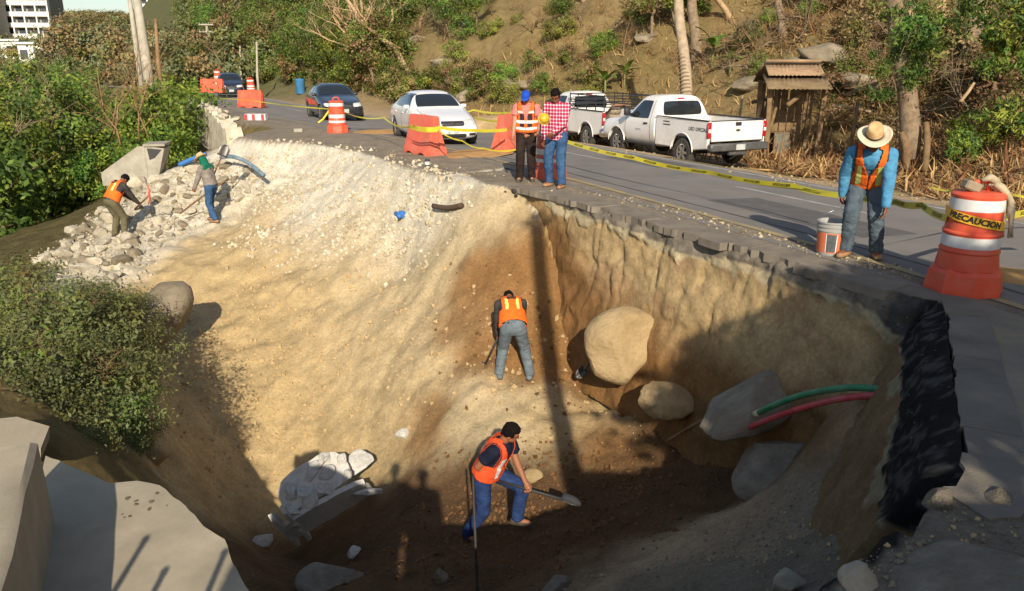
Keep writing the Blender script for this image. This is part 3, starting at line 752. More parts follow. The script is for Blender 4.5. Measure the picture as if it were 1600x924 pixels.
M_GLASS = mat("vehicle_glass", (0.018, 0.022, 0.024), 0.06, spec=0.8, coat=0.3)
M_TYRE = mat("tyre_rubber", (0.035, 0.033, 0.03), 0.85, c2=(0.06, 0.053, 0.045), scale=5)
M_RIM = mat("wheel_rim", (0.5, 0.5, 0.49), 0.35, metal=0.8, c2=(0.36, 0.35, 0.33), scale=6)
M_BLACK = mat("black_plastic", (0.025, 0.025, 0.026), 0.6)
M_CHROME = mat("chrome", (0.7, 0.7, 0.7), 0.15, metal=1.0)
M_WPAINT = mat("white_car_paint", (0.74, 0.73, 0.70), 0.3, coat=0.7, dirt=((0.52, 0.44, 0.33), 0.3, 2.2), spec=0.4)
M_WPAINT2 = mat("dusty_white_paint", (0.74, 0.72, 0.68), 0.38, coat=0.4, dirt=((0.48, 0.40, 0.29), 0.5, 1.8), spec=0.4)
M_NAVY = mat("navy_car_paint", (0.008, 0.011, 0.018), 0.25, coat=0.8, dirt=((0.16, 0.14, 0.11), 0.22, 2.5))
M_BLUEP = mat("dark_blue_car_paint", (0.008, 0.014, 0.026), 0.25, coat=0.8, dirt=((0.16, 0.14, 0.11), 0.2, 2.5))
M_LAMP = mat("lamp_glass", (0.66, 0.66, 0.62), 0.12, coat=0.6, c2=(0.45, 0.45, 0.43), scale=14)
M_RED = mat("red_lamp", (0.42, 0.018, 0.02), 0.15, coat=0.7, c2=(0.28, 0.01, 0.012), scale=12)
M_AMBER = mat("amber_lamp", (0.6, 0.24, 0.02), 0.2, coat=0.6)
M_PLATE = mat("licence_plate", (0.6, 0.6, 0.57), 0.45, c2=(0.25, 0.3, 0.28), scale=22)
M_SEAM = mat("dark_gap_and_recess", (0.04, 0.04, 0.04), 0.8)
M_PERSONIN = mat("cabin_trim", (0.09, 0.08, 0.07), 0.8)

def wheel(parent, x, y, r, w, side, spokes=5, rim_r=0.66):
    t = MB(); rot = Matrix.Rotation(R(90), 3, 'X')
    prof = [(r * 0.62, -w / 2), (r * 0.93, -w / 2), (r * 0.985, -w * 0.42), (r, -w * 0.3), (r, w * 0.3), (r * 0.985, w * 0.42), (r * 0.93, w / 2), (r * 0.62, w / 2)]
    t.lathe(prof, 32, (0, 0, 0), False, rot)
    o = t.build("wheel", M_TYRE, parent, angle=35); o.location = (x, y, r)
    h = MB()
    yo = side * w * 0.40
    h.lathe([(0.001, 0), (rim_r * r * 0.25, 0), (rim_r * r * 0.25, 0.02)], 12, (0, yo - side * 0.01, 0), False, rot)
    for k in range(spokes):
        q = 2 * math.pi * k / spokes
        c = Vector((math.cos(q), 0, math.sin(q)))
        M3 = Matrix.Rotation(-q, 3, 'Y')
        h.box(Vector((c.x * rim_r * r * 0.55, yo, c.z * rim_r * r * 0.55)), (rim_r * r * 0.9, 0.03, rim_r * r * 0.30), M3)
    prof2 = [(rim_r * r * 0.84, -w * 0.3), (rim_r * r * 0.86, w * 0.38), (rim_r * r * 1.0, w * 0.44), (rim_r * r * 1.03, w * 0.3)]
    h.lathe(prof2 if True else prof2, 32, (0, 0, 0), False, Matrix.Rotation(R(90) if side < 0 else R(-90), 3, 'X'))
    rim = h.build("rim", M_RIM, o, angle=35)
    dk = MB(); dk.lathe([(0.001, 0), (rim_r * r * 0.9, 0)], 24, (0, side * w * 0.15, 0), False, rot); dk.build("brake_disc", M_SEAM, o)
    return o
def loft(st, L):
    """car body from stations; local x forward, front at +L/2"""
    vs = []; fs = []; n = None
    for (x, zb, zbelt, zt, ws, wm, wb, wt) in st:
        half = [(ws * 0.75, zb), (ws, zb + 0.05), (wm, zb + (zbelt - zb) * 0.5), (wm * 0.995, zb + (zbelt - zb) * 0.75), (wb, zbelt), (wb * 0.25 + wt * 0.75, zbelt + (zt - zbelt) * 0.80), (wt * 0.88, zt - 0.005), (wt * 0.45, zt + 0.015)]
        ring = [(0, zb)] + half + [(0, zt + 0.02)] + [(-y, z) for y, z in half[::-1]]
        n = len(ring); vs += [(L / 2 - x, y, z) for y, z in ring]
    m = len(st)
    fs = [(i * n + k, i * n + (k + 1) % n, (i + 1) * n + (k + 1) % n, (i + 1) * n + k) for i in range(m - 1) for k in range(n)]
    fs += [tuple(range(n))[::-1], tuple((m - 1) * n + k for k in range(n))]
    me_ = pymesh("body", vs, fs)
    bm = bmesh.new(); bm.from_mesh(me_); bmesh.ops.recalc_face_normals(bm, faces=bm.faces[:]); bm.to_mesh(me_); bm.free()
    return me_
def arches(me_, spots, r, W):
    """cut the wheel arches out of a closed body"""
    c = MB()
    for (x, z) in spots:
        for s in (-1, 1):
            c.lathe([(r, -0.2), (r, 0.2)], 28, (x, s * W / 2, z), True, Matrix.Rotation(R(90), 3, 'X'))
    cm = c.mesh("cut", M_SEAM); co = bpy.data.objects.new("cut", cm); COL.objects.link(co)
    out = bake(me_, [('BOOLEAN', dict(object=co, operation='DIFFERENCE', solver='EXACT'))])
    bpy.data.objects.remove(co)
    return out
SEDAN = [(0.00, .30, .50, .58, .45, .55, .52, .40), (0.10, .20, .54, .68, .70, .76, .72, .60), (0.45, .18, .64, .80, .79, .84, .80, .70), (1.0, .18, .76, .90, .82, .87, .83, .73), (1.34, .18, .88, .965, .82, .87, .84, .75), (1.56, .18, .90, 1.10, .82, .87, .84, .68), (2.05, .18, .92, 1.39, .83, .87, .84, .585), (2.6, .18, .93, 1.43, .83, .87, .84, .57), (3.1, .18, .94, 1.40, .83, .87, .84, .58), (3.5, .18, .95, 1.23, .82, .87, .83, .62), (3.78, .2, .95, 1.05, .82, .86, .82, .69), (4.12, .24, .93, 1.02, .8, .84, .78, .68), (4.32, .30, .80, .92, .74, .78, .7, .6), (4.38, .36, .62, .74, .55, .62, .55, .45)]
HATCH = [(0.00, .30, .50, .58, .45, .55, .52, .40), (0.10, .20, .56, .72, .68, .76, .72, .60), (0.4, .18, .70, .88, .76, .83, .79, .68), (0.85, .18, .84, 1.0, .79, .85, .82, .72), (1.1, .18, .92, 1.06, .8, .85, .82, .74), (1.35, .18, .95, 1.22, .8, .85, .82, .68), (1.85, .18, .97, 1.50, .8, .85, .82, .60), (2.4, .18, .99, 1.55, .8, .85, .82, .60), (3.0, .18, 1.0, 1.53, .8, .85, .82, .60), (3.5, .18, 1.01, 1.45, .8, .85, .82, .60), (3.8, .22, 1.0, 1.15, .79, .84, .79, .66), (3.92, .3, .82, .98, .72, .78, .72, .6), (3.96, .36, .62, .78, .55, .6, .55, .45)]
def car(name, label, st, L, loc, rz, paint, hatch=False, group=None):
    root = empty(name, loc, rz, label, "car", group)
    wr = 0.315
    fx, rx = L / 2 - 0.82, -L / 2 + (0.62 if hatch else 0.98)
    body = bake(loft(st, L), [('SUBSURF', dict(levels=2))])
    bvh = bvh_of(body)
    b2 = arches(body, [(fx, wr), (rx, wr)], wr + 0.055, 1.74)
    b2.materials.clear(); b2.materials.append(paint); shade(b2); b2.set_sharp_from_angle(angle=R(40))
    link("body", b2, root)
    X = lambda x: L / 2 - x
    k = 0.92 if hatch else 1.0
    zb, zt = (1.0, 1.47) if hatch else (0.955, 1.35)
    # windscreen and rear window
    xs0, xs1 = (1.16, 1.78) if hatch else (1.42, 1.98)
    patch(bvh, [(X(xs0), -.66, zb + .03), (X(xs0), .66, zb + .03), (X(xs1), .54, zt + .03), (X(xs1), -.54, zt + .03)], (-0.6, 0, -1), "windscreen", M_GLASS, root, nu=12, rnd=0.06)
    if not hatch:
        patch(bvh, [(X(3.68), -.60, 1.09), (X(3.68), .60, 1.09), (X(3.22), .50, 1.37), (X(3.22), -.50, 1.37)], (0.6, 0, -1), "rear_window", M_GLASS, root, nu=10, rnd=0.06)
    for s in (-1, 1):
        if hatch: q = [[(1.42, zb + .02), (2.2, zb + .03), (2.2, zt), (1.86, zt)], [(2.27, zb + .03), (3.25, zb + .05), (3.1, zt), (2.27, zt)]]
        else: q = [[(1.66, zb + .01), (2.42, zb + .02), (2.42, zt + .01), (2.06, zt)], [(2.49, zb + .02), (3.3, zb + .05), (3.08, zt - .02), (2.49, zt + .01)]]
        for w4 in q:
            patch(bvh, [(X(x), s * 1.0, z) for x, z in w4], (0, -s, 0), "side_window", M_GLASS, root, rnd=0.05)
        xd = q[0][1][0] + 0.035
        seam(bvh, [(X(xd), s, zt + .02), (X(xd), s, .30)], (0, -s, 0), "door_gap", M_SEAM, root)
        seam(bvh, [(X(q[0][0][0] - .02), s, zb - .02), (X(q[0][0][0] - .08), s, .62), (X(q[0][0][0] - .02), s, .32)], (0, -s, 0), "door_gap", M_SEAM, root)
        for xh in (xd - 0.16, xd + 0.72):
            h = MB(); p = project(bvh, (X(xh), s, zb - .14), (0, -s, 0), 0.012); h.bevbox(p, (.17, .03, .035), .01); h.build("door_handle", paint, root)
        mb = MB(); p = project(bvh, (X(q[0][0][0] + .12), s, zb + .02), (0, -s, 0), 0.07); mb.bevbox(p, (.10, .17, .11), .03); mb.build("wing_mirror", paint, root, True)
        ya, yb = (.30, .69) if s > 0 else (-.69, -.30)
        zl = .66 if hatch else .60
        patch(bvh, [(X(.1), s * .34, zl - .03), (X(.2), s * .74, zl), (X(.2), s * .74, zl + .13), (X(.1), s * .36, zl + .11)], (-1, -0.0, 0), "headlight", M_LAMP, root, 0.008, rnd=0.12)
        patch(bvh, [(X(0), s * .46, .30), (X(0), s * .66, .31), (X(0), s * .66, .37), (X(0), s * .46, .37)], (-1, 0, 0), "fog_lamp", M_BLACK, root, 0.006)
        patch(bvh, [(-9, s * .50, .72), (-9, s * .74, .72), (-9, s * .72, .92), (-9, s * .52, .92)], (1, 0, 0), "tail_light", M_RED, root, 0.008, rnd=0.1)
    zg = .60 if hatch else .56
    patch(bvh, [(9, -.32, zg), (9, .32, zg), (9, .34, zg + .13), (9, -.34, zg + .13)], (-1, 0, 0), "grille", M_BLACK, root, 0.006, rnd=0.1)
    seam(bvh, [(9, -.31, zg + .065), (9, .31, zg + .065)], (-1, 0, 0), "grille_bar", M_CHROME, root, .01)
    em = MB(); p = project(bvh, (9, 0, zg + .065), (-1, 0, 0), .014); em.lathe([(.001, .006), (.055, .006), (.055, 0)], 16, p, False, Matrix.Rotation(R(90), 3, 'Y')); em.build("badge", M_CHROME, root)
    patch(bvh, [(9, -.38, .25), (9, .38, .25), (9, .38, .36), (9, -.38, .36)], (-1, 0, 0), "air_intake", M_BLACK, root, 0.006, rnd=0.1)
    pl = MB(); p = project(bvh, (9, 0, .43), (-1, 0, 0), .012); pl.bevbox(p, (.012, .31, .15), .004); pl.build("licence_plate", M_PLATE, root)
    patch(bvh, [(-9, -.16, .58), (-9, .16, .58), (-9, .16, .72), (-9, -.16, .72)], (1, 0, 0), "licence_plate", M_PLATE, root, 0.01, 2, 2)
    seam(bvh, [(X(.16), -.6, 2), (X(.12), 0, 2), (X(.16), .6, 2)], (0, 0, -1), "bonnet_gap", M_SEAM, root)
    for s in (-1, 1): seam(bvh, [(X(.2), s * .62, 2), (X(.8), s * .66, 2), (X(1.3), s * .68, 2)], (0, 0, -1), "bonnet_gap", M_SEAM, root)
    for x in (fx, rx):
        for s in (-1, 1): wheel(root, x, s * 0.755, wr, .2, s, 6)
    u = MB(); u.box((0, 0, .26), (L - .5, 1.2, .12)); u.build("underbody", M_SEAM, root)
    return root

def text_mesh(s, size, ex=0.0, shear=0.0, bold=0.0):
    cu = bpy.data.curves.new("txt", 'FONT'); cu.body = s; cu.size = size; cu.align_x = 'CENTER'; cu.align_y = 'CENTER'; cu.resolution_u = 2; cu.shear = shear; cu.offset = bold
    o = bpy.data.objects.new("txt", cu); COL.objects.link(o)
    dg = bpy.context.evaluated_depsgraph_get(); dg.update()
    me_ = bpy.data.meshes.new_from_object(o.evaluated_get(dg)); bpy.data.objects.remove(o)
    return me_

PICK = [(0.00, .42, .66, .98, .70, .82, .82, .74), (0.06, .40, .70, 1.06, .80, .93, .93, .84), (0.35, .40, .80, 1.10, .88, .97, .96, .86), (0.95, .40, .92, 1.15, .90, .98, .97, .86), (1.28, .40, 1.12, 1.20, .90, .98, .97, .84), (1.42, .40, 1.16, 1.27, .90, .98, .97, .80), (1.98, .40, 1.18, 1.80, .90, .98, .97, .70), (2.12, .40, 1.18, 1.85, .90, .98, .97, .70), (2.72, .40, 1.18, 1.86, .90, .98, .97, .70), (2.90, .40, 1.18, 1.82, .90, .98, .97, .72), (3.02, .40, 1.18, 1.50, .90, .98, .97, .80), (3.05, .40, 1.18, 1.30, .90, .97, .96, .86)]
def pickup(name, label, loc, rz, paint, lettering=False, tailgate_down=False):
    L = 5.55
    root = empty(name, loc, rz, label, "pickup truck")
    wr, X = 0.39, (lambda x: L / 2 - x)
    fx, rx = X(0.98), X(4.35)
    body = bake(loft(PICK, L), [('SUBSURF', dict(levels=2))])
    bvh = bvh_of(body)
    b2 = arches(body, [(fx, wr + .02)], wr + 0.085, 1.96)
    b2.materials.clear(); b2.materials.append(paint); shade(b2); b2.set_sharp_from_angle(angle=R(40)); link("cab", b2, root)
    # bed: side walls with wheel arch, floor, head board
    for s in (-1, 1):
        prof = [(X(3.08), .50), (X(3.08), 1.27), (X(5.47), 1.30), (X(5.47), .58)]
        n = 18; ar = [(rx + (wr + .10) * math.cos(math.pi * k / n), wr + .05 + (wr + .10) * math.sin(math.pi * k / n)) for k in range(n + 1)]
        ar = ar[::-1]
        poly = prof + [(a[0], max(a[1], .50)) for a in ar]
        b = MB()
        # outer skin with a soft shoulder: three layers
        b.prism(poly, s * .90, s * .965)
        m1 = b.mesh("bed_side", paint); bm = bmesh.new(); bm.from_mesh(m1)
        bmesh.ops.bevel(bm, geom=[e for e in bm.edges if abs(e.verts[0].co.y - e.verts[1].co.y) < .01 and abs(e.verts[0].co.y) > .93], offset=.025, segments=3, affect='EDGES')
        bm.to_mesh(m1); bm.free(); m1.materials.clear() if False else None
        shade(m1); m1.set_sharp_from_angle(angle=R(35)); bo = link("bed_side", m1, root)
        f = MB(); f.tube([(a[0], s * .962, a[1]) for a in ar], .022, 6); f.build("arch_lip", paint, bo, True)
        r_ = MB(); r_.bevbox((X(4.27), s * .925, 1.305), (2.36, .10, .03), .01); r_.build("bed_rail", M_BLACK, bo)
        t = MB(); t.bevbox((X(5.46), s * .925, 1.06), (.06, .13, .42), .02); tl = t.build("tail_light", M_RED, root, angle=40)
        t2 = MB(); t2.bevbox((X(5.485), s * .925, 1.05), (.03, .09, .10), .01); t2.build("reverse_lamp", M_LAMP, tl)
    b = MB(); b.box((X(4.27), 0, .80), (2.38, 1.80, .05)); b.build("bed_floor", M_BLACK, root)
    b = MB(); b.bevbox((X(3.10), 0, 1.03), (.05, 1.80, .47), .01); b.build("bed_front", paint, root)
    if tailgate_down:
        b = MB(); b.bevbox((X(5.72), 0, .80), (.52, 1.70, .06), .015); b.build("tailgate", paint, root)
    else:
        b = MB(); b.bevbox((X(5.465), 0, 1.03), (.06, 1.715, .53), .02); tg = b.build("tailgate", paint, root, angle=40)
        h = MB(); h.bevbox((X(5.50), 0, 1.215), (.02, .20, .10), .008); h.build("tailgate_handle", M_BLACK, tg)
        h = MB(); h.bevbox((X(5.50), 0, 1.05), (.015, .16, .04), .004); h.bevbox((X(5.502), 0, 1.05), (.015, .05, .075), .004); h.build("badge", mat("dark_chrome", (.2, .18, .14), .3, metal=.8), tg)
        h = MB(); h.bevbox((X(5.465), 0, 1.302), (.075, 1.72, .02), .006); h.build("tailgate_cap", M_BLACK, tg)
    b = MB(); b.bevbox((X(5.56), 0, .62), (.18, 1.94, .20), .03); b.bevbox((X(5.52), 0, .50), (.1, .6, .2), .02); bu = b.build("rear_bumper", mat("bumper_metal", (.16, .16, .155), .45, metal=.4, c2=(.08, .08, .08), scale=4), root, angle=40)
    b = MB(); b.bevbox((X(5.66), 0, .62), (.012, .30, .15), .004); b.build("licence_plate", M_PLATE, bu)
    b = MB(); b.bevbox((X(-0.02), 0, .56), (.22, 1.90, .26), .05); b.build("front_bumper", M_CHROME, root, angle=40)
    patch(bvh, [(9, -.55, .72), (9, .55, .72), (9, .55, .98), (9, -.55, .98)], (-1, 0, 0), "grille", M_BLACK, root)
    b = MB(); b.box((X(2.9), 0, .47), (4.9, .9, .14)); b.box((rx, 0, wr), (.12, 1.6, .12)); b.box((fx, 0, wr), (.12, 1.6, .12)); b.build("chassis", M_SEAM, root)
    patch(bvh, [(X(1.46), -.74, 1.25), (X(1.46), .74, 1.25), (X(2.02), .64, 1.76), (X(2.02), -.64, 1.76)], (-0.6, 0, -1), "windscreen", M_GLASS, root, nu=12, rnd=.05)
    rw = patch(bvh, [(-9, -.70, 1.30), (-9, .70, 1.30), (-9, .64, 1.70), (-9, -.64, 1.70)], (1, 0, 0), "rear_window", M_GLASS, root, nu=12, rnd=.08)
    patch(bvh, [(-9, -.12, 1.745), (-9, .12, 1.745), (-9, .12, 1.785), (-9, -.12, 1.785)], (1, 0, 0), "brake_light", M_RED, root, nu=3, nv=2)
    for s in (-1, 1):
        patch(bvh, [(X(1.62), s, 1.19), (X(2.70), s, 1.20), (X(2.66), s, 1.70), (X(2.12), s, 1.70)], (0, -s, 0), "side_window", M_GLASS, root, nu=10, rnd=.05)
        seam(bvh, [(X(1.52), s, 1.16), (X(1.48), s, .85), (X(1.52), s, .47)], (0, -s, 0), "door_gap", M_SEAM, root, .007)
        seam(bvh, [(X(2.76), s, 1.72), (X(2.80), s, 1.1), (X(2.78), s, .47)], (0, -s, 0), "door_gap", M_SEAM, root, .007)
        seam(bvh, [(X(1.52), s, .47), (X(2.78), s, .47)], (0, -s, 0), "door_gap", M_SEAM, root, .007)
        h = MB(); h.bevbox(project(bvh, (X(2.58), s, 1.06), (0, -s, 0), .014), (.20, .03, .05), .012); h.build("door_handle", M_BLACK, root)
        mb = MB(); p = project(bvh, (X(1.74), s, 1.24), (0, -s, 0), .10); mb.bevbox(p + Vector((0, s * .06, .08)), (.12, .20, .24), .03); mb.tube([p + Vector((0, -s * .12, .0)), p + Vector((0, s * .05, .02))], .03, 6); mb.build("wing_mirror", M_BLACK, root, True)
        patch(bvh, [(9, s * .60, .74), (9, s * .80, .76), (9, s * .82, .98), (9, s * .60, .97)], (-1, 0, 0), "headlight", M_LAMP, root)
        b = MB(); n = 16; ar = [(fx + (wr + .075) * math.cos(math.pi * k / n), wr + .02 + (wr + .075) * math.sin(math.pi * k / n)) for k in range(n + 1)]
        b.tube([(a[0], s * (.945 + .02 * (1 - abs(a[0] - fx))), a[1]) for a in ar], .022, 6); b.build("arch_lip", paint, root, True)
        st_ = MB(); st_.bevbox((X(2.2), s * .93, .45), (1.7, .10, .06), .02); st_.build("side_step", M_BLACK, root)
        for x in (fx, rx): wheel(root, x, s * .83, wr, .25, s, 6, .62)
        if lettering and s == 1:
            pass
    if lettering:
        M_INK = mat("black_lettering", (.02, .02, .02), .6)
        def letters(txt, cx, cz, size, sh=0.0, bold=0.0, m=M_INK):
            tm = text_mesh(txt, size, shear=sh, bold=bold); tm.materials.clear(); tm.materials.append(m)
            for v in tm.vertices: v.co = Vector((-v.co.x, 0, v.co.y))      # read from the left side of the truck (+y looks out)
            for v in tm.vertices: v.co = Vector((cx + v.co.x, .9685, cz + v.co.z))
            return link("lettering", tm, root)
        letters("USO OFICIAL", X(5.02), 1.06, .135, 0.25, .004)
        for (cx, cz, w_) in ((3.60, 1.185, .30), (3.62, 1.10, .34)):      # two worn, unreadable lines of small print
            b = MB(); b.bevbox((X(cx), .9675, cz), (w_, .004, .028), .001); b.build("worn_print", M_INK, root)
        patch(bvh, [(X(2.05), 1, .84), (X(2.35), 1, .84), (X(2.35), 1, .89), (X(2.05), 1, .89)], (0, -1, 0), "worn_print", mat("faded_grey_print", (.42, .42, .44), .6), root, .003, 4, 1)
    return root
RA = lambda x, y: road_dir(a_at(x, y))
pick1 = pickup("pickup_truck", "white single cab pickup with USO OFICIAL lettering on its bed side", (4.9, 23.35, -.62), math.atan2(.92, -.42), M_WPAINT2, True)
pick2 = pickup("pickup_truck", "white pickup behind the single cab pickup, black rack over its loaded bed", (2.75, 28.9, -.72), math.atan2(.90, -.42), M_WPAINT2, False, True)
# rack over the second pickup's bed and the machine lying in it (things of their own: they rest on the bed)
rk = empty("bed_rack", pick2.location, pick2.rotation_euler.z, "black welded steel rack standing over the rear pickup's bed", "rack")
L_ = 5.55; Xp = lambda x: L_ / 2 - x
for s in (-1, 1):
    for z in (1.45, 1.62, 1.80):
        b = MB(); b.tube([(Xp(3.15), s * .92, z), (Xp(5.45), s * .92, z)], .022, 6); b.build("rail", M_BLACK, rk)
    for x in (3.15, 3.7, 4.3, 4.9, 5.45):
        b = MB(); b.tube([(Xp(x), s * .92, 1.31), (Xp(x), s * .92, 1.84)], .022, 6); b.build("upright", M_BLACK, rk)
for x in (3.15, 5.45):
    for z in (1.45, 1.62, 1.80):
        b = MB(); b.tube([(Xp(x), -.92, z), (Xp(x), .92, z)], .022, 6); b.build("rail", M_BLACK, rk)
mc = empty("plate_compactor", pick2.matrix_world @ Vector((0, 0, 0)), pick2.rotation_euler.z, "tan plate compactor with bent tube handle in the rear pickup's bed", "machine")
mc.location = pick2.location
M_TAN = mat("dusty_machine", (.34, .27, .18), .7, c2=(.16, .13, .10), scale=9)
b = MB(); b.bevbox((Xp(5.1), .35, .90), (.7, .55, .12), .03); b.build("base_plate", M_TAN, mc)
b = MB(); b.bevbox((Xp(5.05), .35, 1.12), (.42, .40, .32), .05); b.lathe([(.10, -.2), (.13, -.12), (.13, .12), (.10, .2)], 12, (Xp(5.2), .35, 1.3), True, Matrix.Rotation(R(90), 3, 'X')); b.build("engine", M_TAN, mc, angle=40)
b = MB(); b.tube([(Xp(4.8), .12, 1.0), (Xp(5.3), .12, 1.42), (Xp(5.55), .16, 1.52), (Xp(5.55), .54, 1.52), (Xp(5.3), .58, 1.42), (Xp(4.8), .58, 1.0)], .022, 6); b.build("handle", mat("red_brown_tube", (.30, .14, .09), .6), mc, True)

car("car", "white sedan facing us behind the orange barrier", SEDAN, 4.38, (-2.38, 23.35, -.07), math.atan2(-.93, .36), M_WPAINT)
car("car", "dark navy sedan in the middle of the three cars", SEDAN, 4.38, (-7.45, 33.0, -.12), math.atan2(-.90, .40), M_NAVY)
car("car", "small dark blue hatchback, farthest car up the road", HATCH, 3.96, (-19.4, 54.8, -.14), math.atan2(-.94, .36), M_BLUEP, True)
# ------------------------------------------------------------------ traffic drums, barriers, tape, bucket
M_ORG = mat("orange_plastic", (.72, .085, .035), .45, c2=(.60, .075, .035), scale=2.5, dirt=((.40, .22, .13), .35, 5), spec=.4)
M_ORGF = mat("faded_orange_plastic", (.66, .11, .06), .55, c2=(.52, .10, .06), scale=2.5, dirt=((.42, .28, .2), .4, 4), spec=.4)
M_BAND = mat("reflective_white_band", (.66, .66, .63), .35, c2=(.54, .53, .5), scale=6)
M_TAPE = mat("yellow_caution_tape", (.62, .56, .05), .45, c2=(.50, .42, .03), scale=3)
M_TAPEO = mat("orange_yellow_tape", (.78, .42, .03), .45)
M_INK2 = mat("black_print", (.03, .028, .02), .6)
M_RAG = mat("dirty_rag", S(190, 178, 150), .95, c2=S(150, 136, 108), scale=8)
def drum_mesh_profile(z):
    # radius of the drum body at height z
    return np.interp(z, [0, .22, .26, .58, .60, .98, 1.02], [.34, .315, .27, .255, .245, .225, .20])
def drum(loc, label, nband=2, rz=0.0, detail=False, fade=False, m=None):
    m = m or (M_ORGF if fade else M_ORG)
    t = empty("traffic_drum", loc, rz, label, "traffic drum", "orange traffic drums")
    b = MB(); n = 8                       # octagonal flared foot
    ring = lambda r, z, ph=0.0: [(r * math.cos(2 * math.pi * (k + .5) / n + ph), r * math.sin(2 * math.pi * (k + .5) / n + ph), z) for k in range(n)]
    vs = ring(.36, 0) + ring(.36, .035) + ring(.335, .20) + ring(.285, .245)
    b.add(vs, [(i * n + k, i * n + (k + 1) % n, (i + 1) * n + (k + 1) % n, (i + 1) * n + k) for i in range(3) for k in range(n)] + [tuple(range(n))[::-1], tuple(3 * n + k for k in range(n))])
    b.build("foot", m, t)
    b = MB(); b.lathe([(.283, .24), (.278, .30), (.262, .40), (.270, .41), (.270, .425), (.258, .44), (.256, .58), (.265, .59), (.265, .605), (.250, .62), (.232, .93), (.240, .945), (.240, .965), (.215, .985), (.10, .995)], 32, (0, 0, 0), True); b.build("body", m, t, angle=40)
    zs = [(.46, .57), (.82, .93)] if nband == 2 else [(.30, .38), (.46, .57), (.82, .92)]
    for z0, z1 in zs:
        b = MB(); rr = lambda z: np.interp(z, [.24, .40, .44, .58, .62, .93], [.283, .262, .258, .256, .250, .232]) + .0025
        b.lathe([(rr(z0), z0), (rr((z0 + z1) / 2), (z0 + z1) / 2), (rr(z1), z1)], 32, (0, 0, 0), False); b.build("reflective_band", M_BAND, t, angle=40)
    b = MB(); b.tube([(-.09, 0, .98), (-.09, 0, 1.06), (-.05, 0, 1.085), (.05, 0, 1.085), (.09, 0, 1.06), (.09, 0, .98)], .022, 6); b.build("handle", m, t, True)
    return t
def on_drum_text(parent, txt, zc, size, ang0, m, r=.262):
    tm = text_mesh(txt, size, shear=.22, bold=.004); tm.materials.clear(); tm.materials.append(m)
    bm = bmesh.new(); bm.from_mesh(tm); bmesh.ops.subdivide_edges(bm, edges=[e for e in bm.edges if e.calc_length() > .03], cuts=1); bm.to_mesh(tm); bm.free()
    for v in tm.vertices:
        a = ang0 + v.co.x / r; z = zc + v.co.y - .18 * (v.co.x)
        v.co = Vector((r * math.cos(a), r * math.sin(a), z))
    return link("lettering", tm, parent)
near_drum = drum(onz(1503, 452, 0), "leaning orange traffic drum at the right border with PRECAUCION tape", 2, R(8))
# yellow-orange tape wound round it with the word on it; a rag knotted on top
b = MB(); n = 40; vs = []
for k in range(n + 1):
    a = R(-215) + R(180) * k / n; dz = -.18 * .262 * ((a - R(-128)))
    for zz in (.695, .785): vs.append((.2605 * math.cos(a), .2605 * math.sin(a), zz + dz))
b.add(vs, [(2 * k, 2 * k + 2, 2 * k + 3, 2 * k + 1) for k in range(n)]); wrap = b.build("tape_wrap", M_TAPEO, near_drum)
on_drum_text(near_drum, "PRECAUCION", .74, .082, R(-128), M_INK2, .2635)
b = MB(); rn = random.Random(11)
for k in range(7):
    p = [Vector((.10 + rn.uniform(-.03, .03), rn.uniform(-.08, .02), 1.07))]
    for q in range(6): p.append(p[-1] + Vector((.045 * (1 if q < 3 else .1) + rn.uniform(-.02, .02), -.015 + rn.uniform(-.02, .02), -.035 - .02 * q)))
    b.tube(p, [.03, .035, .03, .028, .026, .02, .012], 6)
b.tube([(-.02, -.03, 1.10), (.05, -.05, 1.13), (.11, -.05, 1.09), (.13, 0, 1.05)], [.02, .04, .045, .03], 7)
rg = b.build("rag", M_RAG, None, True); rg.parent = None; rg.matrix_world = Matrix.Translation(near_drum.location) @ Matrix.Rotation(R(8), 4, 'Z')
tag(rg, "pale knotted rag hanging from the top of the near traffic drum", "rag")
b = MB(); b.bevbox((-.10, -.02, 1.045), (.16, .12, .09), .015, Matrix.Rotation(R(20), 3, 'Y')); st_ = b.build("stone_block", M_STONE); st_.matrix_world = Matrix.Translation(near_drum.location); tag(st_, "grey stone block weighing down the near drum's top", "stone")
drum(onz(858, 277, 0), "orange drum standing behind the man in the plaid shirt", 3, .5, fade=True)
drum(onz(528, 207, 0), "orange drum with three white bands left of the white sedan", 3, .2)
drum(at(393, 147, 52.5) , "distant orange drum beside the small hatchback", 3, .1)
drum(at(341, 131, 60), "farthest orange drum, behind the farthest barrier", 3, .1)

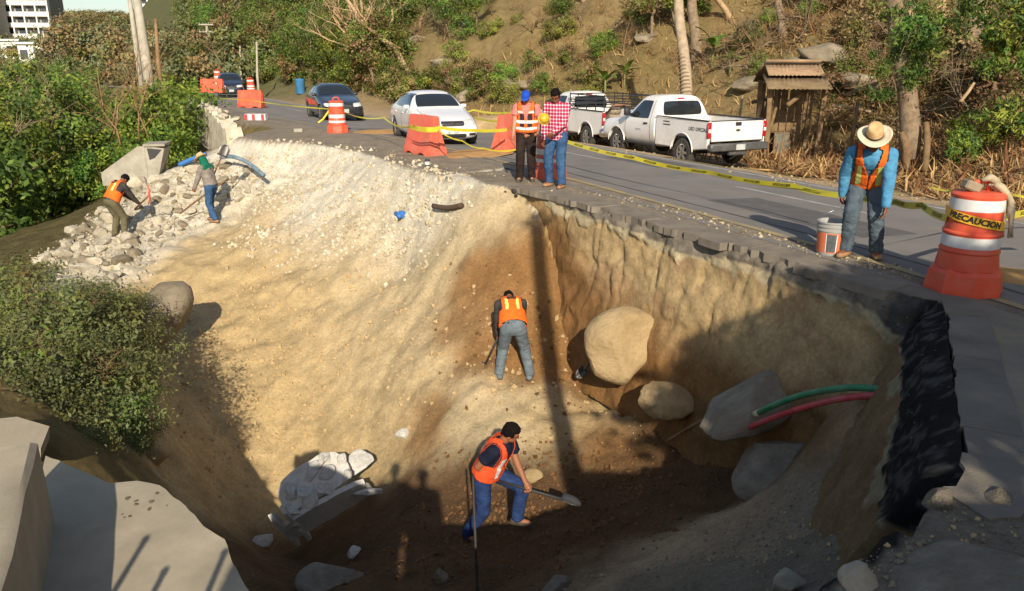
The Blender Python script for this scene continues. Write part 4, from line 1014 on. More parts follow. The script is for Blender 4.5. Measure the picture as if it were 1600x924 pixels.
def barrier(loc, rz, label, m=None, L=1.05, arrow=0, H=.90, chev=False):
    m = m or M_ORGF
    t = empty("road_barrier", loc, rz, label, "barrier", "orange plastic barriers")
    prof = [(-.29, .0), (-.29, .12), (-.24, .22), (-.12, .62), (-.09, H - .03), (-.06, H), (.06, H), (.09, H - .03), (.12, .62), (.24, .22), (.29, .12), (.29, .0)]
    nseg = 10; vs = []; n = len(prof)
    for i in range(nseg + 1):
        x = -L / 2 + L * i / nseg; e = min(i, nseg - i); k = [.93, 1, 1, 1, 1, 1][e] if e < 6 else 1
        for (y, z) in prof:
            zz = z
            if z == 0 and (2 <= i <= 3 or 7 <= i <= 8): zz = .055      # fork pockets
            inset = .018 if (e >= 2 and .3 < z < H - .02) else 0
            vs.append((x + (0.012 if e == 0 and z > .5 else 0) * (1 if i == 0 else -1), (abs(y) - inset) * (1 if y > 0 else -1) * k, zz))
    fs = [(i * n + k, i * n + (k + 1) % n, (i + 1) * n + (k + 1) % n, (i + 1) * n + k) for i in range(nseg) for k in range(n)] + [tuple(range(n))[::-1], tuple(nseg * n + k for k in range(n))]
    b = MB(); b.add(vs, fs); b.build("shell", m, t, angle=45)
    b = MB(); b.lathe([(.05, H - .01), (.05, H + .015), (.03, H + .02)], 12, (0, 0, 0), True); b.build("filler_cap", m, t, angle=40)
    for s in (-1, 1):
        b = MB(); b.bevbox((s * (L / 2 - .005), 0, .48), (.05, .07, .5), .015); b.build("end_rib", m, t)
    if chev:
        for s in (-1,):
            b = MB(); y = s * .185
            b.add([(.25, y - .01, .30), (.33, y - .01, .30), (.42, y + .03, .45), (.34, y + .03, .45)], [(0, 1, 2, 3)]); b.add([(.34, y + .03, .45), (.42, y + .03, .45), (.33, y + .07, .62), (.25, y + .07, .62)], [(0, 1, 2, 3)]); b.build("arrow_mark", M_BAND, t)
    return t
barrier(onz(664, 240, 0), R(126), "nearest faded orange plastic barrier, in front of the white sedan", L=1.2, H=.93)
barrier(onz(797, 234, 0), R(60), "orange barrier half hidden behind the man in the blue cap", L=1.0)
barrier(onz(393, 168, -.05), R(-6), "orange barrier in front of the small dark hatchback", M_ORG, L=1.25, H=.84)
barrier(at(333, 145, 49), R(-4), "farthest orange barrier with a white arrow mark", M_ORG, L=1.45, H=.84, chev=True)

# tape
def tape(pts, name="caution_tape", w=.075, label=None, text=False, sag=0.0, mirror=True, tw=.0, seed=1):
    P = []
    for a, c in zip(pts[:-1], pts[1:]):
        a, c = Vector(a), Vector(c); n = max(8, int((c - a).length / .12))
        for k in range(n):
            t = k / n; q = a.lerp(c, t); q.z -= sag * 4 * t * (1 - t); P.append(q)
    P.append(Vector(pts[-1])); m = len(P); vs = []; ups = []
    acc = [0.0]
    for i in range(m):
        if i: acc.append(acc[-1] + (P[i] - P[i - 1]).length)
        t = (P[min(i + 1, m - 1)] - P[max(i - 1, 0)]).normalized()
        side = t.cross(Vector((0, 0, 1))).normalized(); a = tw * math.sin(acc[-1] * .9 + seed)
        up = (Vector((0, 0, 1)) * math.cos(a) + side * math.sin(a)); up = (up - t * up.dot(t)).normalized(); ups.append(up)
        vs += [P[i] - up * w / 2, P[i] + up * w / 2]
    b = MB(); b.add(vs, [(2 * i, 2 * i + 2, 2 * i + 3, 2 * i + 1) for i in range(m - 1)])
    o = b.build(name, M_TAPE, None, True); tag(o, label, "tape", "yellow caution tapes")
    if text:
        tot = acc[-1]; A = np.array(acc); PP = np.array([p[:] for p in P]); UU = np.array([u[:] for u in ups]); c = .35
        base = text_mesh("PRECAUCION", w * .74, bold=.0012)
        co0 = np.array([v.co[:] for v in base.vertices])
        while c + .35 < tot:
            me_ = base.copy(); me_.materials.clear(); me_.materials.append(M_INK2); co = []
            for v in co0:
                d = c + v[0] * text; q = np.array([np.interp(d, A, PP[:, k]) for k in range(3)]); u_ = np.array([np.interp(d, A, UU[:, k]) for k in range(3)])
                tt = np.array([np.interp(d + .05, A, PP[:, k]) for k in range(3)]) - q; nn = np.cross(tt, u_); nn /= max(1e-9, np.linalg.norm(nn))
                if nn @ (np.array([0, 0, 2.2]) - q) < 0: nn = -nn
                co.append(q + u_ * v[1] + nn * .004)
            me_.vertices.foreach_set("co", np.array(co).reshape(-1)); me_.update()
            lt = link("lettering", me_, o); c += .62
    return o
nd = near_drum.location
tape([at(797, 200, 18.9), at(884, 221, 16.4), at(990, 247, 14.2), at(1110, 270, 12.6), at(1240, 291, 11.0), at(1330, 306, 10.0)], label="long yellow tape running along the road past the pickups", text=-1, sag=.03, tw=.35)
tape([at(1330, 306, 10.0), at(1400, 316, 9.1), at(1440, 321, 8.5), nd + Vector((-.262, .02, .72))], label="yellow tape with mirrored PRECAUCION between the straw hat man and the drum", text=-1, sag=.02, tw=.1, seed=3)
tape([at(1110, 274, 12.5), at(1240, 295, 10.9), at(1400, 303, 9.0), at(1455, 292, 8.0), nd + Vector((-.1, .05, 1.0))], w=.022, label="thin twisted yellow tape strand tied to the top of the near drum", sag=.03, tw=1.2)
tape([nd + Vector((.262, .02, .72)), at(1600, 333, 8.2), at(1720, 340, 8.6)], label="yellow tape leaving the near drum to the right", text=-1, tw=.1)
tape([nd + Vector((.1, .03, 1.0)), at(1600, 308, 9.4), at(1700, 318, 10.5)], w=.03, label="thin yellow strand leaving the drum's top to the right", tw=.8)
tape([at(310, 149, 48), at(392, 157, 34.6), at(520, 171, 25.0)], w=.038, label="yellow tape from the far barriers to the banded drum", sag=.04, tw=.3)
tape([at(530, 171, 24.6), at(600, 184, 20.6), at(648, 197, 17.9)], w=.038, label="yellow tape from the banded drum to the nearest barrier", sag=.12, tw=.5)
tape([at(684, 199, 17.6), at(740, 204, 18.0), at(792, 203, 18.7)], label="yellow tape from the nearest barrier towards the man in the blue cap", sag=.02, tw=.3)
tape([at(684, 203, 17.5), at(722, 220, 17.6), at(756, 232, 17.5), at(806, 234, 17.2)], w=.038, label="drooping yellow tape below the white sedan's bumper", sag=.05, tw=.5)
tape([at(640, 195, 30), at(740, 172, 27), at(800, 176, 25)], label="upper yellow tape strand behind the white sedan", w=.06, sag=.06, tw=.3)
tape([at(735, 183, 27), at(800, 190, 25)], label="lower yellow tape strand behind the white sedan", w=.06, sag=.06, tw=.3)
for k, (v, s_) in enumerate([(199, .0), (203, .02)]):
    tape([at(641, v - 3, 18.15), at(652, v, 17.85), at(667, v + 2, 17.62), at(687, v + 1, 17.55)], label=["upper", "lower"][k] + " turn of yellow tape wound round the nearest barrier", w=.06, sag=.005, tw=.2)
tape([at(516, 170, 24.8), at(505, 186, 24.6), at(497, 192, 24.5)], label="loose tape end hanging left of the banded drum", w=.05, tw=.6)

# bucket
bk = empty("bucket", onz(1296, 396, 0), R(-12), "grey plastic bucket with an orange label held by the straw hat man", "bucket")
M_BK = mat("grey_bucket_plastic", (.34, .35, .34), .5, c2=(.26, .26, .25), scale=4, dirt=((.4, .34, .26), .4, 6)); M_LB = mat("orange_label", (.60, .15, .05), .6, c2=(.5, .14, .06), scale=6); M_LBD = mat("dark_label_panel", (.05, .055, .06), .6, c2=(.12, .12, .12), scale=40)
b = MB(); b.lathe([(.145, 0), (.150, .01), (.166, .28), (.176, .285), (.176, .30), (.168, .303), (.168, .33), (.178, .333), (.178, .348), (.170, .35), (.170, .375), (.180, .378), (.180, .395), (.170, .398), (.160, .38), (.140, .02)], 36, (0, 0, 0), True); b.build("shell", M_BK, bk, angle=35)
b = MB(); b.lathe([(.1515, .03), (.1665, .27)], 36, (0, 0, 0), False); b.build("label", M_LB, bk, True)
b = MB(); vs = []
for k in range(9):
    a = R(-122) + R(44) * k / 8
    for z in (.045, .255): rr = np.interp(z, [.03, .27], [.1515, .1665]) + .002; vs.append((rr * math.cos(a), rr * math.sin(a), z))
b.add(vs, [(2 * k, 2 * k + 2, 2 * k + 3, 2 * k + 1) for k in range(8)]); b.build("label_panel", M_LBD, bk, True)
for a0 in (-122, -80):
    b = MB(); vs = []
    for k in range(3):
        a = R(a0) + R(4) * k / 2
        for z in (.04, .26): rr = np.interp(z, [.03, .27], [.1515, .1665]) + .003; vs.append((rr * math.cos(a), rr * math.sin(a), z))
    b.add(vs, [(2 * k, 2 * k + 2, 2 * k + 3, 2 * k + 1) for k in range(2)]); b.build("label_stripe", M_BAND, bk, True)
BKH = bk.location + Vector((.06, -.03, .56))
b = MB(); lp = BKH - bk.location; hp = [(-.178, 0, .34)]
Rz = Matrix.Rotation(-R(-12), 3, 'Z'); lp = Rz @ lp
b.tube([(-.180, 0, .34), (-.13, lp.y * .5, .46), lp, (.16, lp.y * .5, .45), (.180, 0, .34)], .0035, 5); b.build("wire_handle", M_CHROME, bk, True)

# striped board lying on the road, odds and ends on the shoulder
bd = empty("striped_board", onz(401, 188, 0), R(-4), "red and white striped box lying flat on the road near the parapet", "board")
b = MB(); b.bevbox((0, 0, .12), (.82, .28, .24), .01); b.build("box", M_BAND, bd)
M_RW = mat("red_stripe", (.5, .05, .05), .6)
for x in (-.36, -.06, .30):
    b = MB(); b.bevbox((x, -.142, .12), (.12, .006, .22), .002); b.build("red_stripe", M_RW, bd)
b = MB(); b.bevbox((0, 0, .06), (.28, .16, .12), .02); o = b.build("brick", M_CONCL); o.location = onz(466, 207, 0); o.rotation_euler = (0, 0, .3); tag(o, "small pale block lying on the road shoulder left of the banded drum", "block")
cn = empty("drink_can", onz(668, 262, 0), .4, "small black and white can by the foot of the nearest barrier", "can")
b = MB(); b.lathe([(.05, 0), (.055, .01), (.055, .16), (.045, .18)], 16); b.build("shell", M_BLACK, cn, angle=40)
b = MB(); b.lathe([(.0565, .06), (.0565, .13)], 16, cap=False); b.build("label", M_BAND, cn, True)
# ------------------------------------------------------------------ people
def capsule(b, a, c, r0, r1, sx=1.0, xdir=None, n=16, flat=False, rings=4):
    """tapered rod from a to c; sx widens it along xdir; rounded or flat ends"""
    a, c = Vector(a), Vector(c); t = (c - a); L = t.length; t = t.normalized() if L > 1e-6 else Vector((0, 0, 1))
    X = Vector(xdir) if xdir is not None else t.orthogonal(); X = (X - t * X.dot(t)); X = X.normalized() if X.length > 1e-5 else t.orthogonal().normalized()
    Y = t.cross(X); prof = []
    if flat: prof = [(0, 0.001), (0, r0), (L, r1), (L, .001)]
    else:
        for k in range(rings): q = math.pi / 2 * k / rings; prof.append((-r0 * math.cos(q), max(.001, r0 * math.sin(q))))
        prof.append((0, r0)); prof.append((L, r1))
        for k in range(rings - 1, -1, -1): q = math.pi / 2 * k / rings; prof.append((L + r1 * math.cos(q), max(.001, r1 * math.sin(q))))
    vs = []
    for h, r in prof:
        for k in range(n):
            q = 2 * math.pi * k / n; vs.append(a + t * h + X * (r * sx * math.cos(q)) + Y * (r * math.sin(q)))
    m = len(prof)
    b.add(vs, [(i * n + k, i * n + (k + 1) % n, (i + 1) * n + (k + 1) % n, (i + 1) * n + k) for i in range(m - 1) for k in range(n)] + [tuple(range(n))[::-1], tuple((m - 1) * n + k for k in range(n))])
def ellips(b, c, r3, M=None, n=16, m=10):
    vs = []; c = Vector(c)
    for i in range(m + 1):
        th = math.pi * i / m; th = min(max(th, .02), math.pi - .02)
        for k in range(n):
            q = 2 * math.pi * k / n; v = Vector((r3[0] * math.sin(th) * math.cos(q), r3[1] * math.sin(th) * math.sin(q), r3[2] * math.cos(th)))
            vs.append(c + (M @ v if M is not None else v))
    b.add(vs, [(i * n + k, i * n + (k + 1) % n, (i + 1) * n + (k + 1) % n, (i + 1) * n + k) for i in range(m) for k in range(n)] + [tuple(range(n)), tuple(m * n + k for k in range(n))[::-1]])
def fuse(b, name, voxel, iters=4, ratio=.5, wr=0.0, wsc=14, seed=1, aniso=(1, 1, 1)):
    me_ = b.mesh(name, M_BLACK); me_.materials.clear()
    mods = [('REMESH', dict(mode='VOXEL', voxel_size=voxel)), ('SMOOTH', dict(factor=.5, iterations=iters))]
    out = bake(me_, mods)
    if wr > 0:
        P = np.zeros(len(out.vertices) * 3); out.vertices.foreach_get("co", P); P = P.reshape(-1, 3)
        Nn = np.zeros(len(out.vertices) * 3); out.vertices.foreach_get("normal", Nn); Nn = Nn.reshape(-1, 3)
        q = P * np.array(aniso)
        f = fbm(q, wsc, 3, .6, seed); f = (1 - np.abs(f) * 2.2) * .7 + .5 * fbm(q, wsc * .45, 2, .5, seed + 5)
        P = P + Nn * (f * wr)[:, None]; out.vertices.foreach_set("co", P.reshape(-1)); out.update()
    if ratio < 1: out = bake(out, [('DECIMATE', dict(ratio=ratio))])
    shade(out)
    return out
def two_bone(a, c, l1, l2, pole):
    a, c = Vector(a), Vector(c); d = c - a; L = d.length
    if L > (l1 + l2) * .998: c = a + d.normalized() * (l1 + l2) * .998; d = c - a; L = d.length
    x = (l1 * l1 - l2 * l2 + L * L) / (2 * L); h = math.sqrt(max(0, l1 * l1 - x * x))
    t = d.normalized(); p = Vector(pole); p = p - t * p.dot(t); p = p.normalized() if p.length > 1e-5 else t.orthogonal().normalized()
    return a + t * x + p * h, c
def hand(b, w, d, palm, side, curl=.5, grip=False, s=1.0):
    """palm and five bent fingers at wrist w, pointing along d, palm facing palm"""
    d = Vector(d).normalized(); palm = Vector(palm); palm = (palm - d * palm.dot(d)).normalized(); x = d.cross(palm) * side      # towards the thumb
    c = Vector(w); end = c + d * .085 * s
    capsule(b, c + d * .015, end - d * .012, .021 * s, .021 * s, 1.75, x, 12)
    for k, L in enumerate((.068, .078, .072, .056)):
        p0 = end + x * (.033 - k * .0225) * s - d * .01; ang = 0.0; p = p0
        cl = (1.25 if grip else curl) * (1 + .08 * k)
        dirn = d.copy()
        for q, fr in enumerate((.42, .33, .25)):
            ang += cl * (.55 if q == 0 else .75); dirn = d * math.cos(ang) + palm * math.sin(ang)
            p2 = p + dirn * L * fr * s * 1.25; capsule(b, p, p2, (.0098 - .0008 * q) * s, (.0092 - .0008 * q) * s, n=8, rings=2); p = p2
    p0 = c + d * .03 + x * .03 * s; p1 = p0 + (d * .55 + x * .6 + palm * (.45 if grip else .2)).normalized() * .04 * s
    p2 = p1 + (d * .9 + x * (-.1 if grip else .25) + palm * (.7 if grip else .25)).normalized() * .045 * s
    capsule(b, p0, p1, .0125 * s, .0115 * s, n=8, rings=2); capsule(b, p1, p2, .011 * s, .009 * s, n=8, rings=2)
SKINS = {}
def skin(c, name):
    return mat("skin_" + name, c, .55, c2=tuple(x * .82 for x in c), scale=9, spec=.35)
SK_A = skin(S(150, 98, 68), "tan"); SK_B = skin(S(128, 80, 56), "brown"); SK_C = skin(S(186, 130, 104), "light")
M_HAIR = mat("black_hair", (.010, .008, .007), .95, var=.5, scale=60, bump=.012, bscale=110, spec=.08)
M_EYE = mat("eye", (.03, .02, .015), .2)
M_LIP = mat("lips", S(120, 66, 54), .5)
def fabric(name, c, c2=None, rough=.9, sc=10): return mat(name, c, rough, c2=c2 or tuple(x * .72 for x in c), scale=sc, bump=.004, bscale=60, spec=.15)
M_DENIM = fabric("blue_denim", S(62, 92, 126), S(40, 62, 92)); M_DENIMG = fabric("grey_denim", S(92, 104, 112), S(62, 72, 80)); M_DENIMD = fabric("dark_denim", S(44, 64, 104), S(28, 42, 76)); M_DUSTY = fabric("dusty_denim", S(112, 122, 126), S(78, 88, 94))
M_VEST = fabric("orange_vest", (.88, .16, .02), (.72, .12, .015), .7); M_VESTR = fabric("orange_red_vest", (.72, .095, .03), (.55, .07, .02), .7)
M_STRIPE = mat("lime_reflective_tape", (.72, .72, .16), .4, c2=(.6, .62, .2), scale=12); M_STRIPEW = mat("silver_reflective_tape", (.62, .62, .58), .35)
M_BOOT = mat("tan_boot", S(168, 128, 92), .8, c2=S(128, 94, 64), scale=7); M_BOOTD = mat("dark_boot", S(52, 46, 40), .8, c2=S(88, 76, 60), scale=7)
M_STRAW = mat("straw_hat", S(206, 172, 124), .85, c2=S(178, 140, 94), scale=9, bump=.003, bscale=120); M_STRAWL = mat("pale_hat_brim", S(214, 202, 176), .85, c2=S(190, 176, 148), scale=9, bump=.003, bscale=120)
def plaid_mat():
    m = bpy.data.materials.new("plaid_cloth"); m.use_nodes = True; nt = m.node_tree; N = nt.nodes; L = nt.links; b = N["Principled BSDF"]; b.inputs["Roughness"].default_value = .9; b.inputs["Specular IOR Level"].default_value = .15
    tc = N.new("ShaderNodeTexCoord"); sp = N.new("ShaderNodeSeparateXYZ"); L.new(tc.outputs["Object"], sp.inputs[0])
    def stripes(inp, sc, th):
        mu = N.new("ShaderNodeMath"); mu.operation = 'MULTIPLY'; mu.inputs[1].default_value = sc; L.new(inp, mu.inputs[0])
        fr = N.new("ShaderNodeMath"); fr.operation = 'FRACT'; L.new(mu.outputs[0], fr.inputs[0])
        lt = N.new("ShaderNodeMath"); lt.operation = 'LESS_THAN'; lt.inputs[1].default_value = th; L.new(fr.outputs[0], lt.inputs[0]); return lt.outputs[0]
    ad = N.new("ShaderNodeMath"); ad.operation = 'ADD'; L.new(sp.outputs[0], ad.inputs[0])
    ym = N.new("ShaderNodeMath"); ym.operation = 'MULTIPLY'; ym.inputs[1].default_value = .6; L.new(sp.outputs[1], ym.inputs[0]); L.new(ym.outputs[0], ad.inputs[1])
    h = stripes(sp.outputs[2], 17, .32); v = stripes(ad.outputs[0], 17, .32)
    s = N.new("ShaderNodeMath"); s.operation = 'ADD'; L.new(h, s.inputs[0]); L.new(v, s.inputs[1])
    rp = N.new("ShaderNodeValToRGB"); e = rp.color_ramp.elements; e[0].color = (*S(158, 30, 62), 1); e[1].color = (*S(235, 225, 225), 1); md = rp.color_ramp.elements.new(.5); md.color = (*S(208, 124, 142), 1); rp.color_ramp.interpolation = 'CONSTANT'
    md.position = .4; e[2].position = .9
    hf = N.new("ShaderNodeMath"); hf.operation = 'MULTIPLY'; hf.inputs[1].default_value = .5; L.new(s.outputs[0], hf.inputs[0]); L.new(hf.outputs[0], rp.inputs[0]); L.new(rp.outputs[0], b.inputs["Base Color"])
    return m
M_PLAID = plaid_mat()
def extract(me_, keep, off, name, m, parent):
    """a band of cloth: the faces of me_ whose centre keep() accepts, lifted off"""
    vid = {}; vs = []; fs = []
    for p in me_.polygons:
        if keep(p.center, p.normal):
            f = []
            for i in p.vertices:
                if i not in vid: vid[i] = len(vs); v = me_.vertices[i]; vs.append(v.co + v.normal * off)
                f.append(vid[i])
            fs.append(f)
    if not fs: return None
    return link(name, pymesh(name, vs, fs, True), parent, m)
def person(label, loc, rz, pelvis=(0, 0, .92), lean=0.0, side=0.0, twist=0.0, head=(0, 0), lh=None, rh=None, lf=(-.12, 0, 0), rf=(.12, 0, 0), fy=(8, -8), skinm=SK_A, shirt=None, sleeve=1.0, trousers=M_DENIM, vest=None, hat=None, hatm=None, hair=True, boots=M_BOOT, scale=1.0, fine=True, grip=(False, False), group=None, vest_stripe=None, shirt_long=.10, knee=(0, 1, .1), elbow=None, cuff=None, belly=0.0, stripe_style="v", pal=None, rough=False):
    """x to the person's right, y forward, z up; feet on z = 0"""
    root = empty("person", loc, rz, label, "person", group); root.scale = (scale,) * 3
    PV_ = Vector(pelvis); T = Euler((-lean, side, twist), 'XYZ').to_matrix() if False else (Matrix.Rotation(twist, 3, 'Z') @ Matrix.Rotation(side, 3, 'Y') @ Matrix.Rotation(-lean, 3, 'X'))
    hipM = Matrix.Rotation(twist * .5, 3, 'Z') @ Matrix.Rotation(-lean * .45, 3, 'X')
    tp = lambda x, y, z: PV_ + (hipM @ Vector((x, y, z)) if z < .10 else hipM @ Vector((0, 0, .10)) + T @ Vector((x, y, z - .10)))
    neck = tp(0, -.01, .51); HM = T @ Matrix.Rotation(head[1], 3, 'Z') @ Matrix.Rotation(-head[0], 3, 'X')
    hc = neck + T @ Vector((0, .01, .05)) + HM @ Vector((0, .025, .115))
    sh = {-1: tp(-.185, 0, .455), 1: tp(.185, 0, .455)}; hip = {-1: PV_ + hipM @ Vector((-.092, 0, -.02)), 1: PV_ + hipM @ Vector((.092, 0, -.02))}
    el, wr, kn, an, hd, foot = {}, {}, {}, {}, {}, {}
    for s, tgt in ((-1, lh), (1, rh)):
        t = Vector(tgt) if tgt is not None else sh[s] + Vector((s * .06, .06, -.54))
        ep = Vector(elbow[0 if s < 0 else 1]) if elbow else Vector((s * .5, -1, -.3)) 
        el[s], wr[s] = two_bone(sh[s], t, .285, .255, ep)
        hd[s] = (wr[s] - el[s]).normalized()
    for s, f, y in ((-1, lf, fy[0]), (1, rf, fy[1])):
        f = Vector(f); an[s] = f + Vector((0, 0, .085)); foot[s] = Vector((-math.sin(R(y)), math.cos(R(y)), 0))
        kp = knee[0 if s < 0 else 1] if isinstance(knee[0], (tuple, list)) else knee
        kn[s], an2 = two_bone(hip[s], an[s], .43, .425, kp); an[s] = an2
    XD = T @ Vector((1, 0, 0)); XH = hipM @ Vector((1, 0, 0))
    vx = .0065 if fine else .011
    # ---- body (one skin)
    b = MB()
    capsule(b, tp(-.07, 0, .0), tp(.07, 0, .0), .105, .105, 1, None, 14); capsule(b, tp(0, 0, .0), tp(0, .01 + belly * .3, .22), .115 + belly * .4, .11, 1.3, XD, 16)
    capsule(b, tp(0, 0, .2), tp(0, 0, .40), .115, .12, 1.42, XD, 16); capsule(b, sh[-1] + (sh[1] - sh[-1]) * .12, sh[1] - (sh[1] - sh[-1]) * .12, .062, .062, 1, None, 14)
    capsule(b, neck - T @ Vector((0, 0, .05)), hc - HM @ Vector((0, .02, .05)), .06, .052, 1, None, 14)
    ellips(b, hc + HM @ Vector((0, -.008, .018)), (.074, .094, .092), HM); ellips(b, hc + HM @ Vector((0, .022, -.052)), (.056, .064, .066), HM)
    ellips(b, hc + HM @ Vector((0, .062, -.095)), (.024, .02, .018), HM)
    capsule(b, hc + HM @ Vector((0, .082, .012)), hc + HM @ Vector((0, .104, -.028)), .008, .0125, 1, None, 8, rings=2)
    capsule(b, hc + HM @ Vector((-.034, .076, .022)), hc + HM @ Vector((.034, .076, .022)), .0095, .0095, 1, None, 8, rings=2)
    for s in (-1, 1): ellips(b, hc + HM @ Vector((s * .076, -.008, -.015)), (.010, .020, .032), HM, 10, 8)
    for s in (-1, 1):
        capsule(b, sh[s], el[s], .052, .041); capsule(b, el[s], wr[s], .042, .027); 
        pm = (Vector(pal[0 if s < 0 else 1]) if pal else Vector((-s, .2, 0)))
        hand(b, wr[s], hd[s], pm, s, .45, grip[0 if s < 0 else 1])
        capsule(b, hip[s], kn[s], .085, .056); capsule(b, kn[s] , an[s], .056, .038)
        mid = kn[s].lerp(an[s], .3) - foot[s] * .012; ellips(b, mid, (.05, .055, .10), None, 12, 8)
        capsule(b, an[s] - Vector((0, 0, .03)), an[s] + foot[s] * .13 - Vector((0, 0, .045)), .038, .032, 1.15)
    body = fuse(b, "body", vx, 3, .45 if fine else .6); body.materials.append(skinm); link("body", body, root)
    # ---- face details
    for s in (-1, 1):
        b = MB(); ellips(b, hc + HM @ Vector((s * .030, .082, .004)), (.0125, .007, .0075), HM, 8, 6); b.build("eye", M_EYE, root, True)
        b = MB(); capsule(b, hc + HM @ Vector((s * .016, .089, .024)), hc + HM @ Vector((s * .046, .078, .024)), .0045, .0035, 1, None, 6, rings=2); b.build("eyebrow", M_HAIR, root, True)
    b = MB(); ellips(b, hc + HM @ Vector((0, .082, -.062)), (.024, .008, .008), HM, 10, 6); b.build("mouth", M_LIP, root, True)
    # ---- trousers
    b = MB(); capsule(b, tp(-.07, 0, .0), tp(.07, 0, .0), .125, .125, 1, None, 14); capsule(b, tp(0, 0, -.02), tp(0, 0, .10), .132, .128, 1.28, XH, 16, True)
    for s in (-1, 1):
        capsule(b, hip[s], kn[s], .105, .078); capsule(b, kn[s], kn[s].lerp(an[s], .96), .080, .066, 1, None, 16); c_ = kn[s].lerp(an[s], .96); capsule(b, kn[s].lerp(an[s], .5), an[s] + Vector((0, 0, -.012)), .069, .072, 1, None, 16, True)
    tr = fuse(b, "trousers", .011 if fine else .014, 3, .6, .013, 13, 3, (1, 1, 1.5)); tr.materials.append(trousers); link("trousers", tr, root)
    # ---- shirt
    if shirt:
        b = MB(); g = .017
        capsule(b, tp(0, 0, .10 - shirt_long), tp(0, .01, .24), .128 + g + belly * .4, .118 + g + belly * .3, 1.3, XD, 18, True); capsule(b, tp(0, 0, .2), tp(0, 0, .40), .117 + g, .122 + g, 1.40, XD, 18)
        capsule(b, sh[-1] + (sh[1] - sh[-1]) * .1, sh[1] - (sh[1] - sh[-1]) * .1, .062 + g, .062 + g, 1, None, 14); capsule(b, tp(0, -.005, .40), tp(0, -.005, .545), .09, .068, 1.1, XD, 14, True)
        for s in (-1, 1):
            if sleeve > .6:
                capsule(b, sh[s], el[s], .056 + g, .046 + g); e_ = el[s].lerp(wr[s], min(1, sleeve)); capsule(b, el[s], e_, .047 + g, .034 + g * .6, 1, None, 14, False); capsule(b, el[s].lerp(e_, .5), e_ + (e_ - el[s]).normalized() * .01, .045, .043, 1, None, 14, True)
            else:
                e_ = sh[s].lerp(el[s], sleeve * 1.6); capsule(b, sh[s], sh[s].lerp(e_, .8), .056 + g, .054 + g); capsule(b, sh[s], e_, .056 + g, .060 + g, 1, None, 14, True)
        sm = fuse(b, "shirt", .011 if fine else .014, 3, .6, .011, 14, 7); sm.materials.append(shirt); link("shirt", sm, root)
    # ---- vest: open V front, shoulder straps, reflective bands
    if vest:
        b = MB(); g = .040
        capsule(b, tp(0, 0, .02), tp(0, .01, .24), .135 + g + belly * .4, .120 + g + belly * .3, 1.28, XD, 20, True); capsule(b, tp(0, 0, .2), tp(0, 0, .43), .118 + g, .120 + g, 1.30, XD, 20)
        capsule(b, sh[-1] + (sh[1] - sh[-1]) * .16, sh[1] - (sh[1] - sh[-1]) * .16, .062 + g, .062 + g, 1, None, 14)
        vm = fuse(b, "vest", .011 if fine else .014, 3, 1.0, .009, 9, 5)
        Ti = T.inverted(); org = tp(0, 0, .10); loc_ = lambda p: Ti @ (p - org)
        bm = bmesh.new(); bm.from_mesh(vm); dead = []
        for f in bm.faces:
            q = loc_(f.calc_center_median()); z = q.z + .10
            r_side = math.hypot(abs(q.x) - .0, 0)
            if q.y > .02 and z > .26 and abs(q.x) < .012 + (z - .26) * .30: dead.append(f)          # V neck
            elif q.y > .05 and z <= .26 and abs(q.x) < .010: dead.append(f)
            elif z > .42 and abs(q.x) < .075: dead.append(f)                                          # neck hole
            elif abs(q.x) > .165 and z > .26: dead.append(f)                                          # arm holes
            elif z < .025: dead.append(f)
        bmesh.ops.delete(bm, geom=dead, context='FACES'); bm.to_mesh(vm); bm.free(); shade(vm)
        vs_ = vest_stripe or M_STRIPE
        vm.materials.append(vest); vo = link("vest", vm, root)
        sol = vo.modifiers.new("thickness", 'SOLIDIFY'); sol.thickness = .006
        def band(keep, nm="reflective_stripe", m=vs_): return extract(vm, keep, .004, nm, m, vo)
        Z = lambda p: loc_(p).z + .10
        for s in (-1, 1):
            if stripe_style in ("v", "both"):
                band(lambda p, n: .075 < s * loc_(p).x < .125 and loc_(p).y > .03 and .12 < Z(p) < .42)
                band(lambda p, n: .06 < s * loc_(p).x < .105 and loc_(p).y < -.03 and .22 < Z(p) < .44)
        if stripe_style in ("h", "both"):
            band(lambda p, n: .19 < Z(p) < .235, m=M_STRIPEW); band(lambda p, n: .07 < Z(p) < .115, m=M_STRIPEW); band(lambda p, n: .37 < Z(p) < .41 and loc_(p).y > 0, m=M_STRIPEW)
            for s in (-1, 1): band(lambda p, n: .03 < s * loc_(p).x < .12 and loc_(p).y > .05 and (.12 < Z(p) < .185 or .24 < Z(p) < .36), "pocket", fabric("dark_pocket", S(58, 48, 56)))
        for s in (-1, 1): band(lambda p, n: abs(s * loc_(p).x - .158) < .007 and Z(p) > .26, "trim", M_BLACK)
    # ---- boots
    for s in (-1, 1):
        b = MB(); f0 = an[s] - Vector((0, 0, .05)); gz = an[s].z - .085
        capsule(b, f0 - foot[s] * .045 + Vector((0, 0, .0)), f0 + foot[s] * .145 - Vector((0, 0, .008)), .046, .038, 1.12, foot[s].cross(Vector((0, 0, 1))), 14); capsule(b, f0, an[s] + Vector((0, 0, .03)), .05, .052, 1, None, 14)
        bm_ = fuse(b, "boot", .009, 2, .6)
        for v in bm_.vertices: v.co.z = max(v.co.z, gz)
        bm_.materials.append(boots); bo = link("boot", bm_, root)
        b = MB(); capsule(b, Vector((f0.x, f0.y, gz + .012)) - foot[s] * .05, Vector((f0.x, f0.y, gz + .012)) + foot[s] * .15, .046, .040, 1, None, 16); sm_ = b.mesh("sole", M_BOOTD, True)
        for v in sm_.vertices: v.co.z = gz + min(.022, max(0, v.co.z - gz))
        link("sole", sm_, bo)
